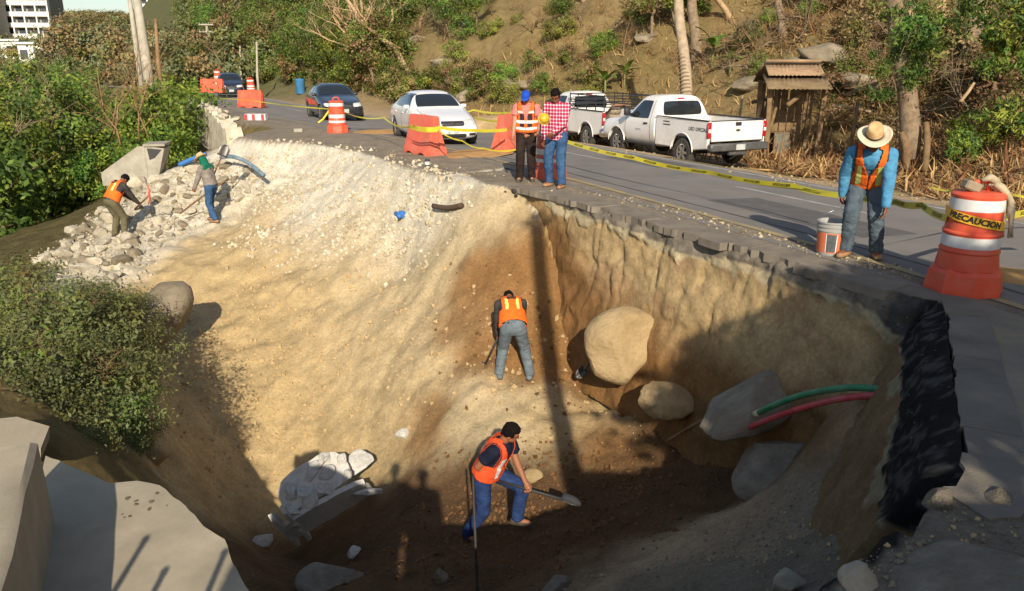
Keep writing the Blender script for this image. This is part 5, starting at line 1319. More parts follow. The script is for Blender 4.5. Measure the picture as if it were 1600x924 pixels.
    # ---- hair or hat
    if hair:
        b = MB(); ellips(b, hc + HM @ Vector((0, -.012, .024)), (.084, .104, .100), HM, 24, 18)
        hm = b.mesh("hair", M_HAIR, True); Hi = HM.inverted(); bm = bmesh.new(); bm.from_mesh(hm)
        for v in bm.verts:
            q = Hi @ (v.co - hc); v.co += (v.co - hc).normalized() * (.006 * math.sin(q.x * 130) * math.sin(q.y * 110) + (.012 if q.z > .07 else 0))
        bmesh.ops.delete(bm, geom=[f for f in bm.faces if (lambda q: (q.y > .035 and q.z < .062) or q.z < -.035 or (abs(q.x) > .05 and q.z < -.005 and q.y > -.03))(Hi @ (f.calc_center_median() - hc))], context='FACES'); bm.to_mesh(hm); bm.free()
        ho = link("hair", hm, root); sl = ho.modifiers.new("thickness", 'SOLIDIFY'); sl.thickness = .014; sl.offset = -1
    if hat == "straw":
        h = empty("hat", (0, 0, 0)); h.parent = root; c0 = hc + HM @ Vector((0, -.008, .052)); q4 = HM @ Matrix.Rotation(R(-8), 3, 'X')
        b = MB(); n = 40; vs = []
        for r in (.085, .12, .155, .172):
            for k in range(n):
                a = 2 * math.pi * k / n; curl = (r - .085) ** 2 * 4.2 * (math.cos(a) ** 2) * 1.3 - (r - .085) * .10
                vs.append(c0 + q4 @ Vector((r * .98 * math.cos(a), r * 1.12 * math.sin(a), curl)))
        b.add(vs, [(i * n + k, i * n + (k + 1) % n, (i + 1) * n + (k + 1) % n, (i + 1) * n + k) for i in range(3) for k in range(n)])
        br = b.build("brim", hatm[1], root, True); m_ = br.modifiers.new("thickness", 'SOLIDIFY'); m_.thickness = .006
        b = MB(); vs = []; prof = [(.098, 0), (.096, .05), (.090, .09), (.078, .118), (.05, .125), (.012, .108)]
        for r, z in prof:
            for k in range(n):
                a = 2 * math.pi * k / n; pinch = 1 - .16 * (z / .12) * max(0, math.sin(a)) ** 2 if z > 0 else 1
                vs.append(c0 + q4 @ Vector((r * .86 * math.cos(a) * pinch, r * 1.08 * math.sin(a), z - (.02 * max(0, math.sin(a)) if z > .1 else 0))))
        b.add(vs, [(i * n + k, i * n + (k + 1) % n, (i + 1) * n + (k + 1) % n, (i + 1) * n + k) for i in range(5) for k in range(n)] + [tuple(5 * n + k for k in range(n))])
        b.build("crown", hatm[0], root, True)
        b = MB(); vs = []
        for z in (.004, .026):
            for k in range(n): a = 2 * math.pi * k / n; vs.append(c0 + q4 @ Vector((.0995 * .86 * math.cos(a), .0995 * 1.08 * math.sin(a), z)))
        b.add(vs, [(k, (k + 1) % n, n + (k + 1) % n, n + k) for k in range(n)]); b.build("hat_band", M_BLACK if hatm[0] is M_STRAW else M_BOOT, root, True)
        bpy.data.objects.remove(h)
    if hat in ("cap", "helmet"):
        b = MB(); ellips(b, hc + HM @ Vector((0, -.010, .030)), (.086, .106, .100), HM, 24, 18); hm = b.mesh("cap", hatm, True); Hi = HM.inverted(); bm = bmesh.new(); bm.from_mesh(hm)
        bmesh.ops.delete(bm, geom=[f for f in bm.faces if (Hi @ (f.calc_center_median() - hc)).z < .030], context='FACES'); bm.to_mesh(hm); bm.free(); co_ = link("cap", hm, root); m_ = co_.modifiers.new("thickness", 'SOLIDIFY'); m_.thickness = .006
        b = MB(); vs = []; n = 12
        for r in (.0, 1.0):
            for k in range(n + 1):
                a = R(25) + R(130) * k / n; vs.append(hc + HM @ Vector((.086 * math.cos(a), .092 * math.sin(a) + r * .085 * math.sin((a - R(25)) / R(130) * math.pi) ** .6, .036 - r * .018)))
        b.add(vs, [(k, k + 1, n + 2 + k, n + 1 + k) for k in range(n)]); v_ = b.build("peak", hatm, root, True); m_ = v_.modifiers.new("thickness", 'SOLIDIFY'); m_.thickness = .005
    root["_"] = 1; del root["_"]
    inf = dict(root=root, wr=wr, hd=hd, hc=hc, HM=HM, T=T, neck=neck, tp=tp)
    return inf
def face_to(p, q): return math.atan2(-(q[0] - p[0]), q[1] - p[1])       # rz that turns +y from p towards q

M_BLUESH = fabric("light_blue_shirt", S(86, 148, 182), S(66, 120, 156)); M_PINK = fabric("pink_shirt", S(226, 128, 118), S(206, 110, 104)); M_NAVYSH = fabric("navy_tshirt", S(34, 38, 56), S(22, 26, 40)); M_GREYSH = fabric("grey_shirt", S(142, 132, 122), S(112, 104, 98)); M_DGREY = fabric("dark_grey_shirt", S(72, 68, 64), S(50, 48, 46)); M_BLACKT = fabric("black_trousers", S(52, 42, 38), S(34, 28, 26))
M_BCAP = fabric("blue_cap_cloth", S(38, 84, 190), S(30, 66, 160)); M_GREENC = fabric("green_neck_cloth", S(26, 110, 84), S(18, 84, 62)); M_BRN = fabric("brown_leather", S(120, 78, 48)); M_GLOVE = mat("orange_glove", (.85, .16, .03), .6)
CAMG = (0, 0)
# -- man with straw hat, holding the bucket's wire
p = onz(1342, 401, 0); rz = face_to(p, (1.8, 4.0)); Mi = Matrix.Rotation(-rz, 3, 'Z')
hl = Mi @ (BKH - p) 
straw = person("man in straw hat and orange vest bending to a bucket at the road edge", p, rz, pelvis=(.02, -.16, .85), lean=.86, twist=.05, head=(-.42, .12), rh=hl + Vector((.0, -.03, .13)), lh=(-.20, .26, .56), rf=(.15, .04, 0), lf=(-.17, -.04, 0), fy=(12, -20), skinm=SK_B, shirt=M_BLUESH, sleeve=1.0, trousers=M_DENIMG, vest=M_VEST, hat="straw", hatm=(M_STRAW, M_STRAWL), boots=M_BOOT, grip=(False, True), scale=1.03, vest_stripe=M_STRIPE)
# -- two men at the edge of the road
p = onz(822, 283, 0); capman = person("man in blue cap and orange vest standing at the edge of the pit", p, face_to(p, (-.5, 5)), pelvis=(0, -.02, .93), lean=.06, head=(.42, -.1), rh=(.24, .20, .84), lh=(-.24, .26, .98), rf=(.12, .05, 0), lf=(-.11, -.02, 0), skinm=SK_C, shirt=M_PINK, sleeve=.32, trousers=M_BLACKT, vest=M_VEST, hat="cap", hatm=M_BCAP, hair=False, boots=M_BOOTD, scale=.985, stripe_style="h", vest_stripe=M_STRIPEW, belly=.05, group="men standing at the road edge")
p = onz(868, 291, 0); plaid = person("man in red and white plaid shirt and jeans looking down into the pit", p, face_to(p, (-3.5, 7)), pelvis=(0, -.03, .93), lean=.08, twist=.1, head=(.5, .1), rh=(.20, .12, .80), lh=(-.10, .28, .98), rf=(.10, .04, 0), lf=(-.20, .14, 0), skinm=SK_B, shirt=M_PLAID, sleeve=1.0, trousers=M_DENIM, boots=M_BOOT, scale=1.02, shirt_long=.20, group="men standing at the road edge")
# -- worker bent over in the middle of the pit, back towards us
p = at(802, 590, 12.0); p.z = H(p.x, p.y) + .02
dig = person("worker bent double in the middle of the pit, back turned, in orange vest", p, face_to(p, (-.1, 30)), pelvis=(0, -.10, .88), lean=1.05, twist=.12, head=(.5, 0), rh=(.12, .62, .62), lh=(-.26, .42, .30), rf=(.26, .0, 0), lf=(-.22, .04, 0), fy=(14, -20), skinm=SK_B, shirt=M_DGREY, trousers=M_DUSTY, vest=M_VEST, boots=M_DUSTY, scale=1.0, grip=(True, True), knee=(0, 1, .1))
# -- worker with shovel at the bottom
p = at(748, 832, 9.4); p.z = H(p.x, p.y)
rz = face_to((0, 0), (1.0, -.42)); Mi = Matrix.Rotation(-rz, 3, "Z"); LH = (Mi @ (at(824, 762, 8.95) - p)) / 1.02; RH = (Mi @ (at(766, 745, 9.05) - p)) / 1.02
low = person("dark haired worker in navy t-shirt and orange vest shovelling at the bottom", p, rz, pelvis=(-.02, .10, .90), lean=.52, twist=-.1, head=(-.05, .40), rh=RH, lh=LH, rf=(.06, -.12, .0), lf=(-.10, .46, .26), fy=(4, -20), skinm=SK_A, shirt=M_NAVYSH, sleeve=.36, trousers=M_DENIMD, vest=M_VESTR, boots=M_BOOTD, grip=(True, True), scale=1.02, vest_stripe=M_STRIPEW)
# -- two workers on the rubble
p = at(334, 341, 19.6); p.z = H(p.x, p.y)
rub = person("worker in straw hat with green neck cloth and jeans on the white rubble", p, face_to((0, 0), (-.80, .28)), pelvis=(0, -.03, .92), lean=.24, head=(.20, .1), rh=(.20, .26, .74), lh=(-.26, .30, .80), rf=(.12, .14, .0), lf=(-.12, -.16, 0), skinm=SK_B, shirt=M_GREYSH, trousers=M_DENIM, hat="straw", hatm=(M_STRAW, M_STRAW), boots=M_BOOT, fine=False, grip=(True, True))
b = MB(); tpf = rub["tp"]; capsule(b, tpf(0, -.03, .40), rub["hc"] + rub["HM"] @ Vector((0, -.03, 0)), .105, .094, 1.1, None, 16); capsule(b, tpf(-.1, -.04, .44), tpf(.1, -.04, .44), .085, .085)
nm_ = fuse(b, "neck_cloth", .014, 3, .6, .01, 10, 4); nm_.materials.append(M_GREENC); link("neck_cloth", nm_, rub["root"])
p = at(187, 366, 18.9); p.z = H(p.x, p.y)
lft = person("worker in orange vest bending with a pick by the bushes on the left", p, face_to((0, 0), (.48, .88)), pelvis=(0, -.10, .90), lean=.72, head=(.3, 0), rh=(.22, .56, .66), lh=(-.10, .66, .72), rf=(.16, .02, 0), lf=(-.16, -.02, 0), skinm=SK_B, shirt=M_DGREY, trousers=M_DGREY if False else fabric("khaki_trousers", S(104, 98, 74)), vest=M_VEST, boots=M_BOOTD, fine=False, grip=(True, True))
# ------------------------------------------------------------------ plants
def leaf_mat(name, c, c2, tr=.25, rnd=.22):
    m = bpy.data.materials.new(name); m.use_nodes = True; nt = m.node_tree; N = nt.nodes; L = nt.links; b = N["Principled BSDF"]
    b.inputs["Roughness"].default_value = .6; b.inputs["Specular IOR Level"].default_value = .25
    tc = N.new("ShaderNodeTexCoord"); nz = N.new("ShaderNodeTexNoise"); nz.inputs["Scale"].default_value = 1.6; nz.inputs["Detail"].default_value = 5; L.new(tc.outputs["Object"], nz.inputs["Vector"])
    rp = N.new("ShaderNodeValToRGB"); e = rp.color_ramp.elements; e[0].position = .35; e[1].position = .65; e[0].color = (*c2, 1); e[1].color = (*c, 1); L.new(nz.outputs["Fac"], rp.inputs[0])
    oi = N.new("ShaderNodeObjectInfo"); hs = N.new("ShaderNodeHueSaturation"); mr = N.new("ShaderNodeMapRange"); mr.inputs[3].default_value = 1 - rnd; mr.inputs[4].default_value = 1 + rnd; L.new(oi.outputs["Random"], mr.inputs[0]); L.new(mr.outputs[0], hs.inputs["Value"])
    mr2 = N.new("ShaderNodeMapRange"); mr2.inputs[3].default_value = .475; mr2.inputs[4].default_value = .52; L.new(oi.outputs["Random"], mr2.inputs[0]); L.new(mr2.outputs[0], hs.inputs["Hue"])
    L.new(rp.outputs[0], hs.inputs["Color"]); L.new(hs.outputs[0], b.inputs["Base Color"])
    t = N.new("ShaderNodeBsdfTranslucent"); L.new(hs.outputs[0], t.inputs[0]); mx = N.new("ShaderNodeMixShader"); mx.inputs[0].default_value = tr
    L.new(b.outputs[0], mx.inputs[1]); L.new(t.outputs[0], mx.inputs[2]); L.new(mx.outputs[0], N["Material Output"].inputs[0])
    return m
ML_G = leaf_mat("green_leaves", (0.177, 0.261, 0.037), (0.081, 0.144, 0.024)); ML_Y = leaf_mat("yellow_green_leaves", (0.324, 0.356, 0.049), (0.179, 0.227, 0.032)); ML_O = leaf_mat("olive_leaves", (0.211, 0.203, 0.052), (0.106, 0.114, 0.032)); ML_D = leaf_mat("dry_leaves", (0.324, 0.209, 0.097), (0.162, 0.101, 0.047), .15); ML_K = leaf_mat("deep_green_leaves", (0.092, 0.155, 0.032), (0.047, 0.092, 0.020)); ML_F = leaf_mat("far_leaves", (0.196, 0.213, 0.098), (0.115, 0.132, 0.063), .15)
M_BARK = mat("grey_bark", S(146, 128, 104), .95, c2=S(104, 88, 70), scale=6, bump=.02, bscale=20, spec=.1); M_BARKP = mat("pale_bark", S(190, 164, 128), .95, c2=S(146, 120, 88), scale=5, bump=.015, bscale=20, spec=.1); M_TWIG = mat("dry_twig", S(158, 130, 96), .95, c2=S(110, 86, 60), scale=4, spec=.1)
def leaves_mesh(name, seed, rx, ry, rz, n, size, mats, clusters=26, zc=None, shell=.55, asp=2.0, droop=.0):
    rg = np.random.default_rng(seed); zc = rz if zc is None else zc
    u = rg.normal(size=(clusters, 3)); u /= np.linalg.norm(u, axis=1, keepdims=True); rad = shell + (1 - shell) * rg.random(clusters) ** .5
    cc = u * rad[:, None] * np.array([rx, ry, rz]); cc[:, 2] = np.maximum(cc[:, 2], -rz * .8); cs = rg.uniform(.18, .42, clusters) * (rx + ry + rz) / 3
    k = rg.integers(0, clusters, n); P = cc[k] + rg.normal(size=(n, 3)) * (cs[k] * .55)[:, None] * np.array([1, 1, .8]); P[:, 2] += zc
    out = P - np.array([0, 0, zc]); out /= np.maximum(1e-6, np.linalg.norm(out, axis=1, keepdims=True))
    nr_ = out * .85 + rg.normal(size=(n, 3)) * .55 + np.array([0, 0, .22]); nr_ /= np.linalg.norm(nr_, axis=1, keepdims=True)
    a = np.cross(nr_, rg.normal(size=(n, 3))); a /= np.linalg.norm(a, axis=1, keepdims=True); a[:, 2] -= droop; a /= np.linalg.norm(a, axis=1, keepdims=True); b_ = np.cross(nr_, a)
    s = size * rg.uniform(.6, 1.35, n)[:, None]
    V = np.stack([P - a * s * .5, P + b_ * s / asp * .5 - nr_ * s * .06, P + a * s * .5 - nr_ * s * .16, P - b_ * s / asp * .5 - nr_ * s * .06], 1).reshape(-1, 3)
    me_ = bpy.data.meshes.new(name); me_.vertices.add(4 * n); me_.vertices.foreach_set("co", V.reshape(-1)); me_.loops.add(4 * n); me_.loops.foreach_set("vertex_index", np.arange(4 * n)); me_.polygons.add(n); me_.polygons.foreach_set("loop_start", np.arange(0, 4 * n, 4)); me_.polygons.foreach_set("loop_total", np.full(n, 4)); me_.update(calc_edges=True)
    for m in mats: me_.materials.append(m)
    if len(mats) > 1:
        w = rg.random(clusters); mi = np.where(rg.random(n) < .75, (w[k] * len(mats)).astype(int), rg.integers(0, len(mats), n)); me_.polygons.foreach_set("material_index", np.clip(mi, 0, len(mats) - 1))
    return me_
def limbs_mesh(name, seed, h, r0, spread, n=6, m=None, depth=2, lean=(0, 0), start=.35, nside=6, kink=.18):
    rn = random.Random(seed); b = MB()
    def grow(p, d, L, r, lev):
        pts = [p]; rs = [r]; k = 5
        for i in range(k):
            d = (d + Vector((rn.gauss(0, kink), rn.gauss(0, kink), rn.gauss(0, kink * .6) + .02))).normalized(); pts.append(pts[-1] + d * L / k); rs.append(r * (1 - .62 * (i + 1) / k))
        b.tube(pts, rs, nside if lev == 0 else max(4, nside - 2)); 
        if lev < depth:
            for q in range(n if lev == 0 else max(2, n - 2)):
                t = start + (1 - start) * rn.random(); i = min(k - 1, int(t * k)); pp = pts[i].lerp(pts[i + 1], t * k - i)
                nd_ = (d * .5 + Vector((rn.gauss(0, 1), rn.gauss(0, 1), rn.uniform(.1, .9))).normalized() * spread).normalized(); grow(pp, nd_, L * rn.uniform(.4, .65), rs[i] * rn.uniform(.45, .65), lev + 1)
    grow(Vector((0, 0, -.1)), Vector((lean[0], lean[1], 1)).normalized(), h, r0, 0)
    return b.mesh(name, m or M_BARK, True)
def plant(name, label, cat, parts, loc, sc=1.0, rz=0.0, group=None, tilt=(0, 0)):
    o = empty(name, loc, rz, label, cat, group); o.rotation_euler = (tilt[0], tilt[1], rz); o.scale = (sc,) * 3 if not isinstance(sc, tuple) else sc
    for nm, me_ in parts: link(nm, me_, o)
    return o
SHR = []
for k in range(6):
    SHR.append([("crown", leaves_mesh("crown", 500 + k, 1.25, 1.25, 1.05, 3000, .15, [[ML_G, ML_Y, ML_G], [ML_G, ML_K, ML_Y], [ML_G, ML_K, ML_K]][k % 3], 30)), ("stem", limbs_mesh("stem", 520 + k, 1.3, .05, 1.0, 6, M_BARK, 1))])
OLV = []
for k in range(5):
    OLV.append([("crown", leaves_mesh("crown", 540 + k, 1.3, 1.3, 1.15, 2400, .16, [[ML_O, ML_G, ML_D], [ML_O, ML_O, ML_Y], [ML_O, ML_K, ML_G]][k % 3], 26)), ("stem", limbs_mesh("stem", 560 + k, 1.6, .06, 1.0, 6, M_BARK, 1))])
TRE = []
for k in range(5):
    TRE.append([("crown", leaves_mesh("crown", 580 + k, 1.9, 1.9, 1.9, 4200, .19, [[ML_G, ML_O, ML_K], [ML_O, ML_D, ML_G], [ML_K, ML_G, ML_Y]][k % 3], 40, zc=3.6)), ("trunk", limbs_mesh("trunk", 600 + k, 4.2, .13, .9, 7, M_BARK, 2))])
FAR = []
for k in range(4):
    FAR.append([("crown", leaves_mesh("crown", 620 + k, 2.6, 2.6, 2.2, 2600, .30, [[ML_F, ML_O, ML_F], [ML_F, ML_F, ML_O, ML_D]][k % 2], 26, zc=2.9, asp=1.6)), ("trunk", limbs_mesh("trunk", 640 + k, 3.6, .16, .9, 4, M_BARK, 1, nside=5))])
BRNB = [leaves_mesh("crown", 650 + k, 1.2, 1.2, .8, 1100, .17, [ML_D, ML_D, ML_O], 20) for k in range(3)]
BARE = [[("trunk", limbs_mesh("trunk", 660 + k, 5.5, .20, .75, 6, M_BARKP, 3, start=.25, nside=7, kink=.22))] for k in range(3)]
DRYB = [[("twigs", limbs_mesh("twigs", 680 + k, 1.1, .025, 1.2, 9, M_TWIG, 2, start=.05, nside=4, kink=.3))] for k in range(4)]

rn = random.Random(77)
LB = [tuple(at(-160, 470, 15.5).xy), tuple(at(-20, 440, 17.0).xy), tuple(at(70, 378, 19.3).xy), tuple(at(135, 318, 21.5).xy), tuple(at(200, 280, 23.6).xy), tuple(at(262, 225, 26.0).xy)] + [(x - 2.6, y - 1.8) for x, y in [(-10.6, 33), (-16.6, 43), (-24.5, 56), (-39, 73), (-75, 97)]]
LB = np.array(LB)
def left_of(x, y): return float(sdist(np.array([x]), np.array([y]), LB)[0][0])
def v_of(x, y, z):
    d = y * CP - (z - CAMZ) * SP; return 462 - FPX * ((z - CAMZ) * CP + y * SP) / d
def u_of(x, y, z): return 800 + FPX * x / (y * CP - (z - CAMZ) * SP)
def blocks_sky(x, y, sc, h=5.3, near=False):
    z = H(x, y) + h * sc; u = u_of(x, y, z); v = v_of(x, y, z)
    return v < np.interp(u, [-60, 80, 100, 205, 225, 270, 300, 330], [48, 48, 14, 14, 30, 30, 4, -400]) + (18 if near else 0)
placed = []
# thicket left of the pit
tries = 0; cnt = 0
while cnt < 125 and tries < 4000:
    tries += 1
    y = 13 + rn.random() ** 1.4 * 52; x = -rn.uniform(9, 12 + y * .95)
    s_ = -left_of(x, y)
    if s_ < 1.3: continue
    d = y * CP + .6; u = 800 + x / d * FPX
    if u < -110 or u > 330: continue
    if any((x - q[0]) ** 2 + (y - q[1]) ** 2 < (.95 + .018 * y) ** 2 for q in placed): continue
    placed.append((x, y)); cnt += 1
    if blocks_sky(x, y, 1.1, 5.6, True): cnt -= 1; placed.pop(); continue
    near_edge = s_ < 2.6
    if near_edge or rn.random() < .45: v = rn.choice(SHR); sc = rn.uniform(.75, 1.15) * (1 if near_edge else 1.5); nm, lb, g = "bush", "green leafy bush in the thicket left of the pit", "bushes of the thicket left of the pit"
    elif rn.random() < .6: v = rn.choice([TRE[0], TRE[2], TRE[3]]); sc = rn.uniform(.8, 1.1); nm, lb, g = "tree", "leafy green tree rising out of the thicket on the left", "trees of the thicket on the left"
    else: v = rn.choice(OLV[1:3] + OLV[4:]); sc = rn.uniform(1.2, 1.9); nm, lb, g = "shrub", "olive green shrub in the thicket on the left", "olive shrubs of the thicket on the left"
    plant(nm, lb, nm, v, ground(x, y, -.1), sc, rn.uniform(0, 6.28), g)
# the bright yellow-green bush at the road's left end, by the parapet
for k, (u, v, d, sc) in enumerate([(262, 175, 27.5, 1.15), (285, 150, 31, 1.1), (250, 215, 26, .9), (232, 160, 28, 1.0)]):
    p = at(u, v + 25, d); plant("bush", ["bright yellow green bush beside the parapet wall", "bright green bush overhanging the road behind the parapet", "low green bush beside the headwall", "bright green bush behind the dry branches"][k], "bush", [("crown", SHR[0][0][1]), ("stem", SHR[0][1][1])], (p.x, p.y, p.z - .9), sc, k * 1.3)
# dry branches in front of it
for k, (u, v, d) in enumerate([(185, 205, 22.5), (215, 200, 23), (175, 190, 24), (230, 195, 24)]):
    p = at(u, v, d); o = plant("dry_branch", ["dry grey branches rising behind the headwall, leftmost", "dry grey branches directly above the headwall", "dry branches leaning left over the thicket", "dry branches against the yellow green bush"][k], "branch", [("twigs", limbs_mesh("twigs", 700 + k, 2.3, .035, .9, 8, M_TWIG, 2, start=.1, nside=4, kink=.25, lean=(-.25 + .15 * k, 0)))], (p.x, p.y, p.z - .3), 1.0, k)
# hanging bush near left, above the drain
def small_leaf_bush(seed, n, rx, ry, rz, sz, mats): return leaves_mesh("crown", seed, rx, ry, rz, n, sz, mats, 60, zc=.15, shell=.15)
ML_B = leaf_mat("grey_green_leaves", (0.178, 0.194, 0.070), (0.093, 0.109, 0.044))
nb = [("crown", small_leaf_bush(720 + k, 3800, .95, .8, .55, .062, [ML_B, ML_O, ML_B, ML_G][k:k + 2] + [ML_B])) for k in range(3)]
nbs = [("twigs", limbs_mesh("twigs", 730 + k, .7, .014, 1.2, 10, M_TWIG, 2, start=.05, nside=4, kink=.3)) for k in range(3)]
for k, (u, v, d, sc) in enumerate([(40, 475, 12.6, 1.1), (140, 492, 12.2, .9), (30, 520, 10.8, 1.15), (120, 530, 11.0, 1.15), (185, 560, 10.8, .85), (60, 590, 9.2, 1.0), (150, 610, 9.6, .95), (95, 650, 8.6, .85), (170, 660, 9.0, .7), (20, 640, 8.0, .8), (195, 505, 11.8, .75), (-20, 580, 9.0, 1.0), (120, 690, 7.9, .5), (10, 450, 14.0, 1.0), (215, 610, 10.2, .42), (222, 655, 9.8, .36), (205, 690, 9.2, .36), (175, 700, 8.7, .4), (90, 705, 7.6, .42), (215, 575, 10.8, .4), (150, 455, 13.4, .5), (200, 470, 13.0, .45)]):
    p = at(u, v, d); z = min(p.z, H(p.x, p.y) + .35)
    o = plant("bush", "small leaved grey green bush on the bank above the drain", "bush", [nb[k % 3], nbs[k % 3]], (p.x, p.y, p.z - .12), sc, k * 1.7, "small leaved bushes on the bank above the drain")
# ---------------- far coast hill
placed = []; cnt = tries = 0
while cnt < 270 and tries < 12000:
    tries += 1
    y = 72 + 268 * rn.random() ** .7; x = -rn.uniform(.20, .80) * y
    d = y * CP; u = 800 + x / d * FPX
    if u < -40 or u > 420: continue
    if abs(sroad(x, y)) < 6.5: continue
    if any((x - q[0]) ** 2 + (y - q[1]) ** 2 < (1.7 + .009 * y) ** 2 for q in placed): continue
    sc = rn.uniform(.7, 1.1) * (1 + .002 * y)
    if blocks_sky(x, y, sc): continue
    placed.append((x, y)); cnt += 1
    plant("tree", "hazy green tree on the far coast hill", "tree", rn.choice(FAR), ground(x, y, -.4), sc, rn.uniform(0, 6.28), "trees on the far coast hill")
# ---------------- hillside right of the road
placed = []; cnt = tries = 0
dens = lambda u, v: (1.0 if u < 640 else .62 if u < 1050 else .55)
while cnt < 310 and tries < 9000:
    tries += 1
    u = rn.uniform(300, 1640); v = rn.uniform(-60, 190)
    if rn.random() > dens(u, v): continue
    lim = np.interp(u, [300, 420, 560, 720, 900, 1200, 1600], [118, 128, 150, 165, 165, 130, 160])
    if v > lim: continue
    p = hit(u, v, 12, 120)
    s_ = sroad(p.x, p.y)
    if s_ < 8.6 or p.length > 110: continue
    dd = p.length
    if any((p.x - q[0]) ** 2 + (p.y - q[1]) ** 2 < (.95 + .016 * dd) ** 2  for q in placed): continue
    if 1190 < u < 1300 and v > 60: continue
    placed.append((p.x, p.y)); cnt += 1
    r_ = rn.random()
    if u < 640:
        if r_ < .5: plant("tree", "olive green tree on the wooded slope beyond the cars", "tree", rn.choice(TRE), p - Vector((0, 0, .2)), rn.uniform(.7, 1.15), rn.uniform(0, 6.28), "trees on the wooded slope beyond the cars")
        else: plant("shrub", "olive shrub on the wooded slope beyond the cars", "shrub", rn.choice(OLV + SHR[:2]), p - Vector((0, 0, .2)), rn.uniform(.9, 1.5), rn.uniform(0, 6.28), "shrubs on the wooded slope beyond the cars")
    elif r_ < .5: plant("shrub", "low shrub on the dry hillside above the pickups", "shrub", rn.choice(OLV + SHR[:1]), p - Vector((0, 0, .2)), rn.uniform(.35, .75), rn.uniform(0, 6.28), "low shrubs on the dry hillside")
    else: plant("dry_bush", "leafless dry bush on the hillside above the pickups", "bush", rn.choice(DRYB), p, rn.uniform(.8, 1.7), rn.uniform(0, 6.28), "leafless bushes on the dry hillside")
# trees along the upper slope
for k in range(46):
    u = 650 + k * 21 + rn.uniform(-12, 12); v = rn.uniform(-70, 62) if u < 1150 else rn.uniform(-90, 20)
    p = hit(u, v, 12, 120)
    if sroad(p.x, p.y) < 10: continue
    if k % 3 == 0: plant("bare_tree", "leafless pale tree high on the hillside", "tree", rn.choice(BARE), p - Vector((0, 0, .2)), rn.uniform(.5, .85), rn.uniform(0, 6.28), "leafless trees high on the hillside", (rn.uniform(-.3, .3), rn.uniform(-.4, .4)))
    else: plant("tree", "sparse olive tree high on the hillside", "tree", rn.choice(TRE), p - Vector((0, 0, .2)), rn.uniform(.45, .8), rn.uniform(0, 6.28), "olive trees high on the hillside")
# row of roadside scrub beyond the cars so the slope meets the verge
for k in range(26):
    u = 330 + k * 17 + rn.uniform(-6, 6); v = np.interp(u, [300, 420, 560, 760], [112, 122, 142, 152]) + rn.uniform(-8, 3)
    p = hit(u, v, 12, 130); plant("shrub", "scrub shrub along the far verge of the road", "shrub", rn.choice(OLV), p - Vector((0, 0, .15)), rn.uniform(.5, .95), rn.uniform(0, 6.28), "scrub along the far verge")
# the big pale bare trees, the palm trunk and other trunks
for k, (u, v, d, sc, rz, t) in enumerate([(578, 118, 42, 1.05, .4, (0, -.10)), (642, 118, 38, 1.05, 2.6, (0, .28)), (560, 128, 46, .75, 4.2, (0, -.2))]):
    p = hit(u, v, 12, 120); plant("bare_tree", ["pale leafless forked tree above the dark sedan", "pale leafless tree leaning right behind the white sedan", "small leafless tree left of the forked pale tree"][k], "tree", BARE[k], p - Vector((0, 0, .3)), sc * p.length / 42, rz, None, t)
def trunk(u0, v0, u1, v1, d, r, label, m=M_BARK, name="tall_tree", rings=False):
    p = hit(u0, v0, 12, 120) if d is None else at(u0, v0, d); dd = (Matrix.Rotation(PITCH, 3, 'X') @ Vector((0, 0, 0)))
    dep = (p - cam.location).dot(Vector((0, CP, -SP))); q = at(u1, v1, dep * 1.01)
    o = empty(name, p, 0, label, "tree"); b = MB(); pts = []; rs = []
    for k in range(13): t = k / 12; pts.append((q - p) * (t * 1.25) + Vector((.05 * math.sin(t * 7), .05 * math.cos(t * 5), -.3 if k == 0 else 0))); rs.append(r * (1.15 - .3 * t) * (1 + (.05 if rings and k % 2 else 0)))
    b.tube(pts, rs, 12); b.build("trunk", m, o, True)
    if rings:
        for k in range(34):
            t = k / 34; c = (q - p) * (t * 1.25); b = MB(); b.tube([c, c + (q - p).normalized() * .05], [r * (1.17 - .3 * t), r * (1.12 - .3 * t)], 12); b.build("leaf_scar", M_BARK, o, True)
    return o
trunk(1073, 158, 1061, 0, 28.5, .19, "straight ringed palm trunk behind the single cab pickup", mat("palm_bark", S(176, 158, 132), .9, c2=S(140, 122, 98), scale=5), "palm_tree", True)
trunk(1088, 95, 1082, 0, None, .24, "thick grey trunk just right of the palm trunk")
trunk(1425, 232, 1398, 0, 19.5, .22, "dark forked trunk behind the man in the straw hat")
trunk(1408, 60, 1440, -40, 19.8, .12, "pale limb forking right from the dark trunk", M_BARKP)
trunk(1468, 50, 1470, -20, None, .22, "sunlit pale trunk at the upper right", M_BARKP)
trunk(1518, 95, 1522, -20, None, .30, "broad grey trunk at the upper right")
trunk(1222, 60, 1216, -10, None, .15, "slim shaded trunk above the shack")
trunk(468, 40, 455, -20, None, .22, "pale trunk among the trees above the farthest car", M_BARKP)
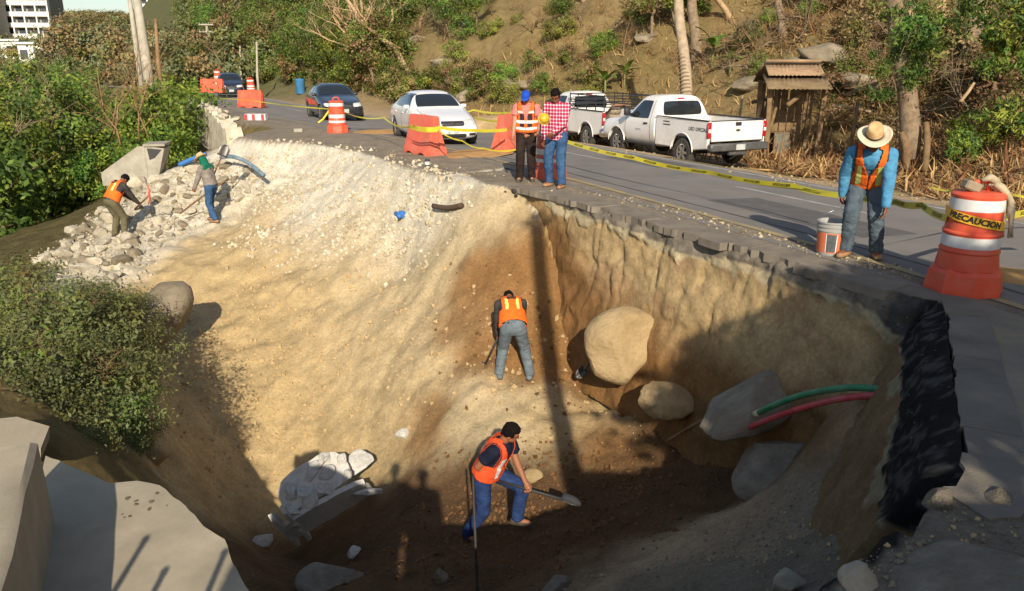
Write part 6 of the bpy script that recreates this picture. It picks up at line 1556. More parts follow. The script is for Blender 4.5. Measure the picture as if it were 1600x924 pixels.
# hanging leafy sprays, upper right and round the dark trunk
for k, (u, v, d, sc) in enumerate([(1560, 30, 17.5, .62), (1590, 75, 17.0, .6), (1575, -10, 18, .7), (1405, 90, 19.0, .50), (1440, 40, 19.3, .5), (1390, 125, 19.2, .42), (1530, 200, 19, .45), (1570, 195, 18.5, .5), (1500, 228, 19, .35), (1420, 30, 19.6, .5)]):
    p = at(u, v, d); o = plant("leafy_branch", ["bright leafy branch hanging at the right border", "leafy branch hanging at the right border, below the bright one", "leafy branch in the upper right corner", "shaded leaf cluster left of the dark trunk", "leaf cluster in the dark trunk's fork", "lowest leaf cluster on the dark trunk", "green bush behind the near drum", "green bush at the right border behind the tape", "low green bush left of the near drum", "topmost leaf cluster on the dark trunk"][k], "branch", [("leaves", leaves_mesh("leaves", 800 + k, 1.6, 1.2, 1.2, 1500, .26, [ML_G, ML_Y if k < 3 or 5 < k < 9 else ML_K, ML_K], 14, zc=0, asp=3.2, droop=.6)), ("twigs", limbs_mesh("twigs", 820 + k, 1.4, .03, 1.2, 6, M_BARK, 1, nside=4))], (p.x, p.y, p.z), sc, k)
# banana plants
def banana(loc, label, n=7, sc=1.0, seed=1):
    r2 = random.Random(seed); o = empty("banana_plant", loc, r2.uniform(0, 6), label, "plant"); o.scale = (sc,) * 3
    b = MB(); b.tube([(0, 0, -.2), (0, 0, .7), (.02, 0, 1.1)], [.10, .08, .05], 8); b.build("stem", mat("banana_stem", (.16, .17, .06), .7), o, True)
    mb = mat("banana_leaf", (.13, .22, .03), .5, c2=(.08, .15, .02), scale=4)
    for k in range(n):
        a = 2 * math.pi * k / n + r2.uniform(-.3, .3); L = r2.uniform(1.1, 1.6); el_ = r2.uniform(.7, 1.25); vs = []; m = 9
        c = Vector((math.cos(a), math.sin(a), 0)); sd2 = Vector((-math.sin(a), math.cos(a), 0)); p = Vector((0, 0, 1.0)); d = c * math.cos(el_) + Vector((0, 0, math.sin(el_)))
        for i in range(m + 1):
            t = i / m; w = .22 * math.sin(math.pi * min(1, t * .92 + .08)) ** .7; vs += [p - sd2 * w + Vector((0, 0, .05)), p, p + sd2 * w + Vector((0, 0, .05))]; d = (d + Vector((0, 0, -.16))).normalized(); p = p + d * L / m
        b = MB(); b.add(vs, [(3 * i + q, 3 * i + q + 1, 3 * i + q + 4, 3 * i + q + 3) for i in range(m) for q in (0, 1)]); b.build("leaf", mb, o, True)
    return o
for k, (u, v, d, s_) in enumerate([(945, 152, None, 1.0), (975, 140, None, .9), (1112, 105, None, 1.1), (1140, 118, None, .8)]):
    banana(hit(u, v, 12, 90), ["banana plant left of the palm trunk, behind the rear pickup", "smaller banana plant between the rear pickup and the palm", "tall banana plant right of the palm trunk", "low banana plant above the pickup's bed"][k], 7, s_ * .75, k)
# dry grass, twigs and litter over the hillside: nobody could count it
def litter(name, label, n, region, L0, L1, mats, seed, thick=.012, flat=.35, lift=0.0):
    rg = np.random.default_rng(seed); V = []; F = []; MI = []; r2 = random.Random(seed); c = 0; t = 0
    while c < n and t < n * 4:
        t += 1; p = region(r2)
        if p is None: continue
        L = r2.uniform(L0, L1); d = Vector((r2.gauss(0, 1), r2.gauss(0, 1), abs(r2.gauss(0, 1)) * flat)).normalized(); w = Vector((r2.gauss(0, 1), r2.gauss(0, 1), r2.gauss(0, .3))).normalized() * thick * r2.uniform(.5, 1.6)
        q = p + d * L; m = p.lerp(q, .5) + Vector((r2.gauss(0, .1), r2.gauss(0, .1), r2.gauss(0, .06))) * L; z = Vector((0, 0, thick))
        b0 = len(V); V += [p - w, p + w, m + w * .8 + z, m - w * .8 + z, q]; F += [(b0, b0 + 1, b0 + 2, b0 + 3), (b0 + 3, b0 + 2, b0 + 4)]; MI += [c % len(mats)] * 2; c += 1
    me_ = pymesh(name, V, F)
    for m in mats: me_.materials.append(m)
    me_.polygons.foreach_set("material_index", MI); o = link(name, me_); tag(o, label, None, None, "stuff"); return o
def hillreg(u0, u1, v0, v1):
    def f(r2):
        y = r2.uniform(11, 48); x = (r2.uniform(u0, u1) - 800) / FPX * y * .97
        if sroad(x, y) < 8.3: return None
        return ground(x, y, r2.uniform(-.02, .05))
    return f
M_STRAWG = mat("dry_grass", S(196, 166, 112), .95, c2=S(150, 118, 74), scale=2, spec=.1); M_LEAFL = mat("leaf_litter", S(140, 98, 66), .95, c2=S(98, 66, 44), scale=2, spec=.1)
litter("dry_grass", "dry grass and twigs on the hillside", 15000, hillreg(640, 1640, -30, 200), .2, .7, [M_STRAWG, M_TWIG, M_STRAWG, M_LEAFL], 5, .018, 1.2)
litter("brush", "brown dead brush and leaf litter on the right", 15000, hillreg(1180, 1660, -20, 300), .15, .9, [M_LEAFL, M_TWIG, M_LEAFL, M_STRAWG], 6, .022, .5)
# fallen dead branches and brush heaps on the right slope
FB = [[("twigs", limbs_mesh("twigs", 960 + k, 2.2, .045, 1.1, 9, M_TWIG if k % 2 else M_BARK, 2, start=.08, nside=4, kink=.3))] for k in range(4)]
for k in range(46):
    u = rn.uniform(1170, 1630) if k > 12 else rn.uniform(640, 1170); v = rn.uniform(10, 215) if k > 12 else rn.uniform(20, 140)
    if 1190 < u < 1290 and v > 90: continue
    p = hit(u, v, 12, 80)
    if sroad(p.x, p.y) < 8.4: continue
    plant("fallen_branch", "dead branches fallen on the slope among brown litter", "branch", rn.choice(FB), p + Vector((0, 0, .15)), rn.uniform(.5, 1.1), rn.uniform(0, 6.28), "fallen dead branches on the slope", (rn.uniform(-1.4, 1.4), rn.uniform(-1.4, 1.4)))
for k in range(30):
    u = rn.uniform(1290, 1630); v = rn.uniform(-20, 200); p = hit(u, v, 12, 80)
    if sroad(p.x, p.y) < 8.8: continue
    plant("brown_bush", "brown leaved bush on the shaded right slope", "bush", [("crown", rn.choice(BRNB)), ("stem", rn.choice(DRYB)[0][1])], p - Vector((0, 0, .1)), rn.uniform(.45, .9), rn.uniform(0, 6.28), "brown bushes on the right slope")
# rocks on the hillside
HR = []
for k in range(4):
    m_ = rock_mesh(900 + k, 4, 9, .22); m_.materials.append(M_STONE); HR.append(m_)
for k, (u, v, sc) in enumerate([(1290, 88, .95), (1252, 100, .6), (712, 128, .9), (690, 100, .8), (735, 150, .8), (792, 130, .8), (820, 135, .7), (1350, 130, .8), (600, 60, .9), (1180, 130, .7), (655, 62, .7), (1010, 60, .6)]):
    p = hit(u, v, 12, 110); o = put_rock(HR[k % 4], p, (sc * 1.4, sc * 1.1, sc * .5), "boulder", rot=(0, .1, k)); tag(o, ["long grey rock slab above the shack", "grey rock left of the long slab above the shack", "dark boulder behind the white sedan's roof", "boulder higher up behind the white sedan", "boulder right behind the white sedan", "pale boulder behind the man in the blue cap", "pale boulder right of the man in the blue cap", "boulder behind the dark trunk", "boulder below the forked bare tree", "boulder above the pickup's tailgate", "small pale boulder beside the leaning bare tree", "small boulder above the banana plants"][k], "rock")
o = put_rock(HR[1], onz(588, 158, -.6), (.85, .6, .75), "boulder", rot=(0, 0, .4)); o.data = rock_mesh(951, 3, 9, .08); o.data.materials.append(M_BOULDER); tag(o, "pale angular boulder on the verge between dark and white sedan", "rock")
o = put_rock(HR[2], onz(770, 200, -.6), (1.5, 1.0, .55), "earth_mound", rot=(0, 0, .2)); o.data = rock_mesh(952, 3, 3, .12); o.data.materials.append(M_BOULDER); tag(o, "low pale earth mound behind the tape right of the white sedan", "mound")
# ------------------------------------------------------------------ far buildings, poles, bin
M_WALLW = mat("white_wall", S(226, 224, 216), .9, c2=S(206, 204, 194), scale=.5); M_WIN = mat("window_glass", (.05, .06, .07), .2); M_SHADEW = mat("shaded_wall", S(150, 146, 138), .9)
def block(loc, rz, W, Dp, floors, fh, label, cols=6, name="apartment_building"):
    o = empty(name, loc, rz, label, "building"); b = MB(); b.box((0, Dp / 2, floors * fh / 2), (W, Dp, floors * fh)); b.build("wall", M_SHADEW, o)  # white wall set darker: balcony shade put into its colour
    for f in range(floors + 1):
        b = MB(); b.box((0, -.7, f * fh), (W + .4, 1.6, .28)); b.build("balcony_slab", M_WALLW, o)
        if f < floors:
            b = MB(); b.box((0, -1.42, f * fh + .62), (W + .4, .10, .95)); b.build("balcony_rail", M_WALLW, o)
            for c in range(cols):
                x = -W / 2 + W * (c + .5) / cols; b = MB(); b.box((x, -.03, f * fh + 1.35), (W / cols * .6, .08, 2.2)); b.build("window", M_WIN, o)
    for c in range(cols + 1):
        x = -W / 2 + W * c / cols; b = MB(); b.box((x, -.75, floors * fh / 2), (.35, 1.5, floors * fh)); b.build("pier", M_WALLW, o)
    return o
p = at(35, 42, 215); block((p.x, p.y, p.z - 3), .1, 16, 9, 6, 2.9, "white apartment building with balconies in the upper left corner", 5)
p = at(-28, 46, 205); block((p.x, p.y, p.z - 3), .1, 6, 8, 5, 2.9, "lower white building at the left border beside the apartments", 2)
p = at(246, 26, 190); block((p.x, p.y, p.z - 1), -.1, 8, 7, 4, 2.8, "white building on the skyline behind the utility poles", 3)
for k, (u, v, d, w) in enumerate([(55, 84, 88, 2.6), (14, 78, 96, 3.2)]):
    p = at(u, v, d); o = empty("house", p - Vector((0, 0, 1.6)), .2, ["small white flat roofed house among the trees on the left", "white house at the left border, half hidden by trees"][k], "house")
    b = MB(); b.box((0, 0, 1.3), (w, 2.4, 2.6)); b.build("wall", M_WALLW, o); b = MB(); b.box((0, 0, 2.72), (w + .5, 3.0, .22)); b.build("roof", M_WALLW, o)
    for x in (-.28, .28): b = MB(); b.box((x * w, -1.21, 1.5), (w * .3, .06, 1.0)); b.build("window", M_WIN, o)
M_POLE = mat("concrete_pole", S(176, 168, 150), .9, c2=S(146, 138, 120), scale=2); M_POLEW = mat("wooden_pole", S(150, 122, 88), .9, c2=S(116, 90, 62), scale=2)
def pole(u0, v0, u1, v1, d, r, label, m=M_POLE, arms=()):
    p = at(u0, v0, d); q = at(u1, v1, d); o = empty("utility_pole", p, 0, label, "pole"); b = MB(); b.tube([(0, 0, -3), (0, 0, 0), q - p], [r, r, r * .75], 10); b.build("shaft", m, o, True)
    for (t, w) in arms:
        c = (q - p) * t; b = MB(); b.bevbox(c + Vector((0, -r - .04, 0)), (w, .10, .12), .01); a_ = b.build("crossarm", m, o)
        for x in (-.45, -.2, .2, .45):
            b = MB(); b.lathe([(.035, 0), (.05, .04), (.03, .09), (.045, .12), (.015, .16)], 8, c + Vector((x * w, -r - .04, .06))); b.build("insulator", M_CONCL, a_, True)
    return o
pole(228, 92, 211, -20, 34, .22, "thick grey utility pole rising out of the thicket"); pole(214, 82, 200, -20, 36, .12, "thin pale pole leaning just left of the thick utility pole")
pole(247, 95, 243, 30, 62, .16, "short brown pole right of the thick utility pole", M_POLEW)
pole(326, 124, 323, 38, 80, .17, "utility pole with two white crossarms beyond the barriers", M_POLE, [(.99, 1.5), (.86, 1.5), (.66, .6)])
for k, (u, v0, v1, d, m) in enumerate([(297, 112, 74, 95, M_POLE), (318, 112, 76, 100, M_POLE), (352, 115, 74, 75, M_POLEW), (376, 112, 72, 70, M_POLE), (402, 118, 66, 62, M_POLE), (240, 88, 72, 95, M_POLE)]):
    pole(u, v0, u - 1, v1, d, .10, ["distant thin pole left of the crossarm pole", "distant thin pole next to the crossarm pole", "thin brown pole above the small hatchback", "thin pale pole right of the small hatchback", "thin pale pole nearest the dark sedan", "tiny distant pole left of the road's far end"][k], m)
bl = empty("blue_bin", hit(470, 147, 20, 90), 0, "blue plastic bin on the verge left of the dark sedan", "bin"); b = MB(); b.lathe([(.26, 0), (.30, .05), (.32, .85), (.34, .88), (.34, .93), (.30, .95)], 18); b.build("body", mat("blue_plastic", S(70, 132, 178), .5, c2=S(54, 108, 152), scale=3), bl, angle=40); b = MB(); b.lathe([(.345, .93), (.345, .97), (.05, 1.02)], 18); b.build("lid", mat("blue_plastic", (0, 0, 0)), bl, angle=40); bl.scale = (1.2, 1.2, 1.2)
# ------------------------------------------------------------------ boulders, rubble, debris, pipes, tools in the pit
rn = random.Random(21)
def boulder(u, v, d, sc, label, m=M_BOULDER, seed=1, rot=(0, 0, 0), cuts=6, rough=.08, sink=0.0, name="boulder", cat="boulder"):
    me_ = rock_mesh(1000 + seed, 4, cuts, rough); me_.materials.append(m); o = link(name, me_); q_ = hit(u, v); dh = (q_ - cam.location).dot(Vector((0, CP, -SP))); o.location = at(u, v, min(d + .6, dh - .35 * min(sc)) - (.62 if 900 < u < 1230 and 480 < v < 650 else 0)); o.scale = sc; o.rotation_euler = rot; tag(o, label, cat); return o
boulder(978, 542, 11.7, (.66, .48, .58), "largest pale rounded boulder standing against the pit's back wall", seed=1, rot=(.1, .12, .2), cuts=10, rough=.11)
boulder(1040, 626, 10.7, (.50, .36, .25), "tan boulder lying below the largest one", seed=2, rot=(.2, .4, .3), cuts=10, rough=.14)
boulder(1172, 632, 9.65, (.85, .40, .26), "long flat grey slab of rock between tan boulder and pipes", M_GREYB, 3, (.2, -.42, .35), 12, .12)
boulder(1212, 735, 8.35, (.56, .42, .34), "grey angular boulder below the red pipe", M_GREYB, 4, (.1, -.35, .2), 12, .12)
boulder(1092, 705, 9.95, (.11, .09, .085), "small grey stone on the pit floor", M_GREYB, 5)
boulder(228, 503, 13.3, (.95, .6, .5), "big rounded boulder jutting from the left pit wall under the rubble", M_STONE, 6, (.1, -.55, .5), 9, .12)
boulder(222, 705, 10.3, (.36, .30, .42), "tan boulder at the foot of the left bank above the drain", M_BOULDER, 7, (.1, .1, .8), 6)
boulder(520, 912, 8.0, (.42, .32, .26), "dark boulder at the bottom edge below the broken concrete", M_GREYB, 8, (0, .1, .3), 7)
boulder(832, 745, 9.75, (.15, .12, .12), "pale stone behind the shovelling worker's knee", M_BOULDER, 9)
boulder(690, 905, 7.9, (.08, .07, .15), "small upright jagged stone at the bottom edge", M_STONE, 10)
boulder(872, 918, 7.4, (.17, .14, .10), "flat grey stone at the bottom edge right of the iron bar", M_GREYB, 11)
boulder(1150, 430, 10.25, (.10, .09, .09), "stone lodged in the cut bank", M_STONE, 12)
boulder(300, 262, 21.5, (.30, .24, .22), "pale stone on top of the rubble beside the blue pipe", M_LIME, 13)
boulder(885, 265, 22, (.1, .1, .1), "small stone on the far verge", M_STONE, 14) if False else None
# white rubble: every stone its own
def poly_sample(poly):
    xs = [p[0] for p in poly]; ys = [p[1] for p in poly]
    while True:
        u, v = rn.uniform(min(xs), max(xs)), rn.uniform(min(ys), max(ys)); ins = False
        for i in range(len(poly)):
            (x1, y1), (x2, y2) = poly[i], poly[i - 1]
            if (y1 > v) != (y2 > v) and u < (x2 - x1) * (v - y1) / (y2 - y1) + x1: ins = not ins
        if ins: return u, v
RUB = [(60, 408), (120, 360), (165, 320), (230, 285), (300, 255), (400, 255), (420, 300), (300, 345), (235, 400), (205, 455), (130, 445)]
for k in range(285):
    u, v = poly_sample(RUB); p = hit(u, v, 8, 60); left = u < 240
    s_ = (rn.uniform(.06, .13) if rn.random() < .75 else rn.uniform(.14, .27 if left else .2))
    o = put_rock(ROCKS_L[k % 10] if rn.random() < .8 else ROCKS_S[k % 5], p + Vector((0, 0, s_ * .2)), s_, "rock", rn=rn)
    lg = "white limestone rubble stone on the slope beside the left workers"
    tag(o, lg, "rock", "white rubble stones left of the pit")
for k, (u, v, s_) in enumerate([(145, 436, .24), (163, 438, .22), (176, 442, .16), (118, 365, .34), (215, 290, .34), (245, 285, .3), (140, 425, .3)]):
    p = hit(u, v, 8, 60); o = put_rock(ROCKS_L[k], p + Vector((0, 0, .08)), s_, "rock", rn=rn); tag(o, ["white block at the lower left end of the rubble, first from the left", "white block at the rubble's lower end, second from the left", "white block at the rubble's lower end, third from the left", "large grey white block left of the picking worker", "large white block above the picking worker", "large white block below the headwall", "long white block just above the rubble's lowest blocks"][k], "rock")
# small stones nobody would count
def gravel(name, label, n, pick, s0, s1, mats, seed):
    r2 = random.Random(seed); V = []; F = []; MI = []
    base = [Vector(v) for v in ((1, 0, 0), (-1, 0, 0), (0, 1, 0), (0, -1, 0), (0, 0, 1), (0, 0, -1))]; fs = [(0, 2, 4), (2, 1, 4), (1, 3, 4), (3, 0, 4), (2, 0, 5), (1, 2, 5), (3, 1, 5), (0, 3, 5)]
    for k in range(n):
        p = pick(r2)
        if p is None: continue
        s = s0 * (s1 / s0) ** (r2.random() ** 2.2); M3 = Euler((r2.uniform(0, 6), r2.uniform(0, 6), r2.uniform(0, 6))).to_matrix(); b0 = len(V)
        V += [p + M3 @ Vector((v.x * s * r2.uniform(.6, 1.3), v.y * s * r2.uniform(.6, 1.3), v.z * s * r2.uniform(.5, 1.0))) for v in base]; F += [tuple(b0 + i for i in f) for f in fs]; MI += [k % len(mats)] * 8
    me_ = pymesh(name, V, F)
    for m in mats: me_.materials.append(m)
    me_.polygons.foreach_set("material_index", MI); o = link(name, me_); tag(o, label, None, None, "stuff"); return o
def near_px(poly, jit=.1):
    anchors = []
    for _ in range(160): u, v = poly_sample(poly); anchors.append(hit(u, v, 3, 60))
    def f(r2):
        a, c = r2.choice(anchors), r2.choice(anchors)
        if (a - c).length > 2.5: c = a
        t = r2.random(); x = a.x + (c.x - a.x) * t + r2.gauss(0, jit); y = a.y + (c.y - a.y) * t + r2.gauss(0, jit); return ground(x, y, .004)
    return f
M_PEB = mat("pale_pebbles", S(190, 176, 146), .95, c2=S(150, 134, 104), scale=3, spec=.1); M_CLOD = mat("brown_clods", S(120, 90, 60), .95, c2=S(92, 66, 42), scale=3, spec=.1); M_PEBB = mat("beige_clods", S(182, 158, 116), .95, c2=S(164, 140, 102), scale=3, spec=.1)
gravel("rubble_gravel", "crushed white limestone between the rubble stones", 4200, near_px(RUB, .25), .012, .09, [M_LIME, M_PEB, M_LIME], 3)
gravel("slope_gravel", "crushed limestone on the white slope below the road", 4200, near_px([(400, 235), (560, 245), (690, 285), (720, 330), (700, 400), (560, 400), (420, 400), (340, 370)], .3), .012, .085, [M_LIME, M_PEB, M_LIME], 4)
gravel("wall_gravel", "clods and pebbles on the sandy left pit wall", 2600, near_px([(240, 480), (420, 400), (680, 430), (690, 600), (560, 700), (300, 740)], .3), .006, .07, [M_PEBB, M_PEBB, M_PEBB], 5)
gravel("bank_clods", "soil clods at the foot of the cut bank", 800, near_px([(700, 430), (800, 420), (930, 580), (1040, 660), (1150, 640), (1000, 690), (850, 640), (720, 600)], .3), .006, .06, [M_PEBB, M_CLOD], 15)
gravel("floor_clods", "dark clods on the pit floor", 3000, near_px([(480, 900), (620, 800), (700, 720), (900, 700), (1040, 680), (1140, 760), (1000, 860), (800, 915)], .3), .008, .055, [M_CLOD, M_CLOD, M_CLOD], 6)
gravel("lip_gravel", "stones and clods on the near right slope", 2600, near_px([(860, 915), (1000, 870), (1150, 800), (1320, 700), (1420, 620), (1500, 760), (1590, 800), (1590, 915), (1250, 920)], .15), .004, .026, [M_STONE, M_GREYB, M_PEBB], 7)
gravel("shoulder_gravel", "loose gravel on the road shoulder along the cut", 900, near_px([(380, 212), (640, 252), (800, 285), (1000, 322), (1200, 378), (1440, 445), (1440, 430), (1200, 365), (1000, 312), (800, 278), (560, 225)], .12), .006, .035, [M_STONE, M_PEB], 8)
gravel("verge_gravel", "clods and stones on the dirt verge by the pickups", 1500, near_px([(900, 232), (1240, 285), (1600, 335), (1600, 320), (1300, 255), (1000, 225)], .3), .01, .06, [M_PEBB, M_STONE], 9)
# broken asphalt lumps along the cut
ASPR = []
M_ASPC = mat("broken_asphalt", S(84, 78, 72), .95, c2=S(56, 52, 50), scale=6, bump=.02, bscale=24, spec=.15)
for k in range(5):
    m_ = rock_mesh(1100 + k, 2, 9, .12); m_.materials.append(M_ASPC); ASPR.append(m_)
for k in range(14):
    t = rn.random(); i = int(t * (nwp * .62)); p = wp[i]; q = rn.uniform(.0, .22); s_ = rn.uniform(.03, .07)
    o = put_rock(ASPR[k % 5] if q < .16 else ROCKS_L[k % 10], Vector((p[0] + nin[i, 0] * (.04 + q * .6), p[1] + nin[i, 1] * (.04 + q * .6), -q - .03)), s_, "asphalt_lump", cb, rn=rn)
# pipes
def pipe(name, label, pts, r, m, cat="pipe"):
    P = [Vector(q) for q in resample([tuple(at(*p)) for p in pts], .06)]; b = MB(); b.tube(P, r, 12); o = b.build(name, m, None, True); tag(o, label, cat); return o
M_PG = mat("green_conduit", S(46, 132, 84), .45, c2=S(36, 104, 68), scale=5, dirt=((.3, .26, .2), .4, 6)); M_PR = mat("red_conduit", S(196, 62, 66), .45, c2=S(164, 50, 54), scale=5, dirt=((.35, .26, .2), .4, 6)); M_PB = mat("grey_blue_pipe", S(104, 132, 150), .5, c2=S(84, 108, 124), scale=4, dirt=((.5, .46, .38), .5, 4)); M_PBB = mat("blue_pipe", S(58, 112, 176), .5)
pipe("conduit", "green conduit curving out of the black cut on the right", [(1440, 624, 6.95), (1400, 612, 7.1), (1330, 606, 7.4), (1260, 616, 7.8), (1210, 633, 8.1), (1186, 645, 8.3)], .034, M_PG)
b = MB(); b.tube([at(1190, 643, 8.28), at(1180, 648, 8.36)], [.037, .040], 10); o = b.build("conduit_end", mat("torn_plastic", S(206, 190, 150), .7), None, True); o.name = "cap"; tag(o, "pale torn cap on the green conduit's end", "cap")
pipe("conduit", "red conduit below the green one", [(1436, 628, 6.98), (1390, 618, 7.1), (1310, 624, 7.5), (1230, 645, 8.0), (1170, 668, 8.4), (1136, 682, 8.6)], .034, M_PR)
pipe("pipe", "black pipe lying along the grey rock slab", [(1216, 596, 9.5), (1170, 616, 9.6), (1130, 636, 9.75), (1100, 655, 9.85)], .022, M_BLACK)
pipe("stick", "pale stick on the pit floor left of the black pipe", [(1098, 656, 9.8), (1070, 672, 9.95), (1042, 690, 10.05)], .02, M_TWIG, "stick")
pipe("pipe", "grey blue pipe arching over the rubble behind the jeans worker", [(345, 246, 21.6), (362, 245, 21.4), (385, 253, 20.9), (412, 274, 20.2)], .055, M_PB)
pipe("pipe", "short blue pipe left of the green neck cloth", [(280, 258, 21.8), (300, 249, 21.7), (322, 241, 21.6)], .06, M_PBB)
pipe("iron_bar", "dark iron bar standing upright in the foreground", [(746, 930, 7.3), (743, 850, 7.35), (741, 800, 7.4), (739, 742, 7.45)], .014, mat("rusty_iron", S(70, 62, 58), .7, metal=.4, c2=S(48, 42, 40), scale=8), "bar")
bt = empty("valve", hit(628, 342), .3, "small blue plastic fitting on the white slope", "fitting"); b = MB(); b.lathe([(.05, 0), (.10, .04), (.10, .12), (.05, .16)], 14); b.build("body", M_PBB, bt, angle=40)
for a in (0, 2.1, 4.2): b = MB(); b.tube([(0, 0, .08), (.2 * math.cos(a), .2 * math.sin(a), .08)], [.045, .05], 8); b.build("arm", M_PBB, bt, True)
# timber at the lip of the cut
pipe("timber", "dark timber offcut in the bank below the road edge", [(677, 322, 15.0), (700, 325, 14.7), (722, 321, 14.4)], .05, mat("dark_timber", S(78, 62, 48), .9), "timber")
# tools
M_ASH = mat("tool_handle", S(122, 92, 62), .7, c2=S(92, 66, 44), scale=6); M_STEEL = mat("worn_steel", (.13, .125, .12), .45, metal=.7, c2=(.14, .13, .12), scale=7)
def shovel(label, a, c, up=(0, 0, 1), hm=M_ASH, bl=.28, w=.22, dgrip=True):
    a, c = Vector(a), Vector(c); t = (c - a).normalized(); o = empty("shovel", a, 0, label, "shovel"); b = MB(); b.tube([Vector(), (c - a)], [.016, .018], 8); b.build("handle", hm, o, True)
    x = t.cross(Vector(up)).normalized(); n_ = x.cross(t); b = MB(); vs = []; m = 6
    for i in range(m + 1):
        q = i / m; ww = w / 2 * (1 if q < .6 else math.cos((q - .6) / .4 * 1.2)); 
        for k in (-1, -.5, 0, .5, 1): vs.append((c - a) + t * (q * bl - .02) + x * ww * k + n_ * (.035 * k * k - .03 * q * q))
    b.add(vs, [(i * 5 + k, i * 5 + k + 1, i * 5 + k + 6, i * 5 + k + 5) for i in range(m) for k in range(4)]); bo = b.build("blade", M_STEEL, o, True); s_ = bo.modifiers.new("thickness", 'SOLIDIFY'); s_.thickness = .005
    if dgrip: b = MB(); b.tube([x * -.055, x * .055], .014, 6); b.build("grip", hm, o, True)
    return o
def world(inf, s, out=.075): r_ = inf["root"]; M4 = Matrix.Translation(r_.location) @ Matrix.Rotation(r_.rotation_euler.z, 4, 'Z') @ Matrix.Scale(r_.scale[0], 4); return M4 @ (inf["wr"][s] + inf["hd"][s] * out)
h1, h2 = world(low, 1), world(low, -1); t = (h2 - h1).normalized(); shovel("dark handled shovel of the worker at the bottom", h1 - t * .16, h2 + t * .42, (0, 0, 1), M_BLACK, bl=.24, w=.17)
b = MB(); b.bevbox((0, 0, 0), (.10, .07, .05), .02); o = b.build("glove", M_GLOVE); o.location = h2 + t * .40; 
bpy.data.objects.remove(o)
h1, h2 = world(dig, 1), world(dig, -1); shovel("shovel of the bent worker in the middle of the pit", h2 - (hit(756, 572) - h2).normalized() * .30, hit(758, 570), (0, 0, 1), M_BLACK, bl=.2, w=.16)
h1, h2 = world(rub, 1), world(rub, -1)
shovel("shovel carried over the jeans worker's shoulder", h1, at(347, 243, 19.6), (.6, -1, .3), bl=.30, w=.26, dgrip=False)
pipe("pole", "long dark pole leaning on the rubble by the jeans worker", [(281, 334, 19.6), (318, 306, 19.4), (352, 283, 19.4)], .022, M_ASH, "pole")
h1, h2 = world(lft, 1), world(lft, -1); t = (at(233, 305, 18.6) - h1).normalized(); a_ = h1 - t * .35; c_ = at(233, 305, 18.6)
pk = empty("pickaxe", a_, 0, "pickaxe with a red painted head held by the left worker", "pickaxe"); b = MB(); b.tube([Vector(), c_ - a_], [.018, .02], 8); b.build("handle", M_ASH, pk, True); b = MB(); q = c_ - a_; b.tube([q + Vector((0, 0, .24)), q + Vector((.02, 0, .1)), q, q + Vector((.0, 0, -.12)), q + Vector((-.05, 0, -.24))], [.012, .024, .03, .024, .012], 8); b.build("head", mat("red_paint_steel", (.5, .08, .06), .5), pk, True)
shovel("shovel stuck beside the largest boulder", at(928, 560, 12.0), at(912, 578, 11.85), (0, -1, .4), M_STEEL, bl=.2, w=.14, dgrip=False)
b = MB(); b.tube([at(922, 522, 12.2), at(917, 514, 12.2), at(923, 510, 12.2), at(927, 516, 12.2), at(920, 530, 12.2), at(918, 548, 12.1), at(926, 560, 12.05)], .02, 7); o = b.build("strap", M_BLACK, None, True); tag(o, "black strap looped left of the largest boulder", "strap")
for k, (u, v) in enumerate([(931, 500), (937, 506)]):
    b = MB(); b.tube([at(u, v, 12.0), at(u + 1, v + 8, 11.98), at(u + 2, v + 13, 11.98)], [.022, .03, .018], 8); o = b.build("glove", M_GLOVE, None, True); tag(o, ["left of two orange gloves beside the largest boulder", "right of two orange gloves beside the largest boulder"][k], "glove")
b = MB()
for k in range(5): b.tube([at(975 + k * 6, 489 - k * 1.2, 11.6 - .02 * k), at(980 + k * 6, 484 - k, 11.5), at(986 + k * 4, 487, 11.42)], [.02, .035, .02], 7)
o = b.build("cloth", mat("pink_red_cloth", S(176, 52, 76), .9), None, True); tag(o, "crumpled pink red cloth on top of the largest boulder", "cloth")
# yellow safety helmet held between the two men
hl = empty("helmet", at(850, 186, 13.0), .2, "yellow safety helmet held between the two standing men", "helmet"); hl.rotation_euler = (1.2, .6, 0); hl.scale = (.66,) * 3; b = MB(); vs = []
M_YH = mat("yellow_helmet", (.58, .38, .03), .35, coat=.4)
b.lathe([(.132, 0), (.13, .03), (.115, .08), (.08, .12), (.03, .138), (.001, .14)], 20, cap=False); b.build("shell", M_YH, hl, True); b = MB(); b.lathe([(.128, .004), (.158, -.004), (.158, .002), (.13, .012)], 20, cap=False); b.build("rim", M_YH, hl, True); b = MB(); b.tube([(-.125, 0, .05), (-.07, 0, .125), (0, 0, .146), (.07, 0, .125), (.125, 0, .05)], .012, 6); b.build("ridge", M_YH, hl, True)
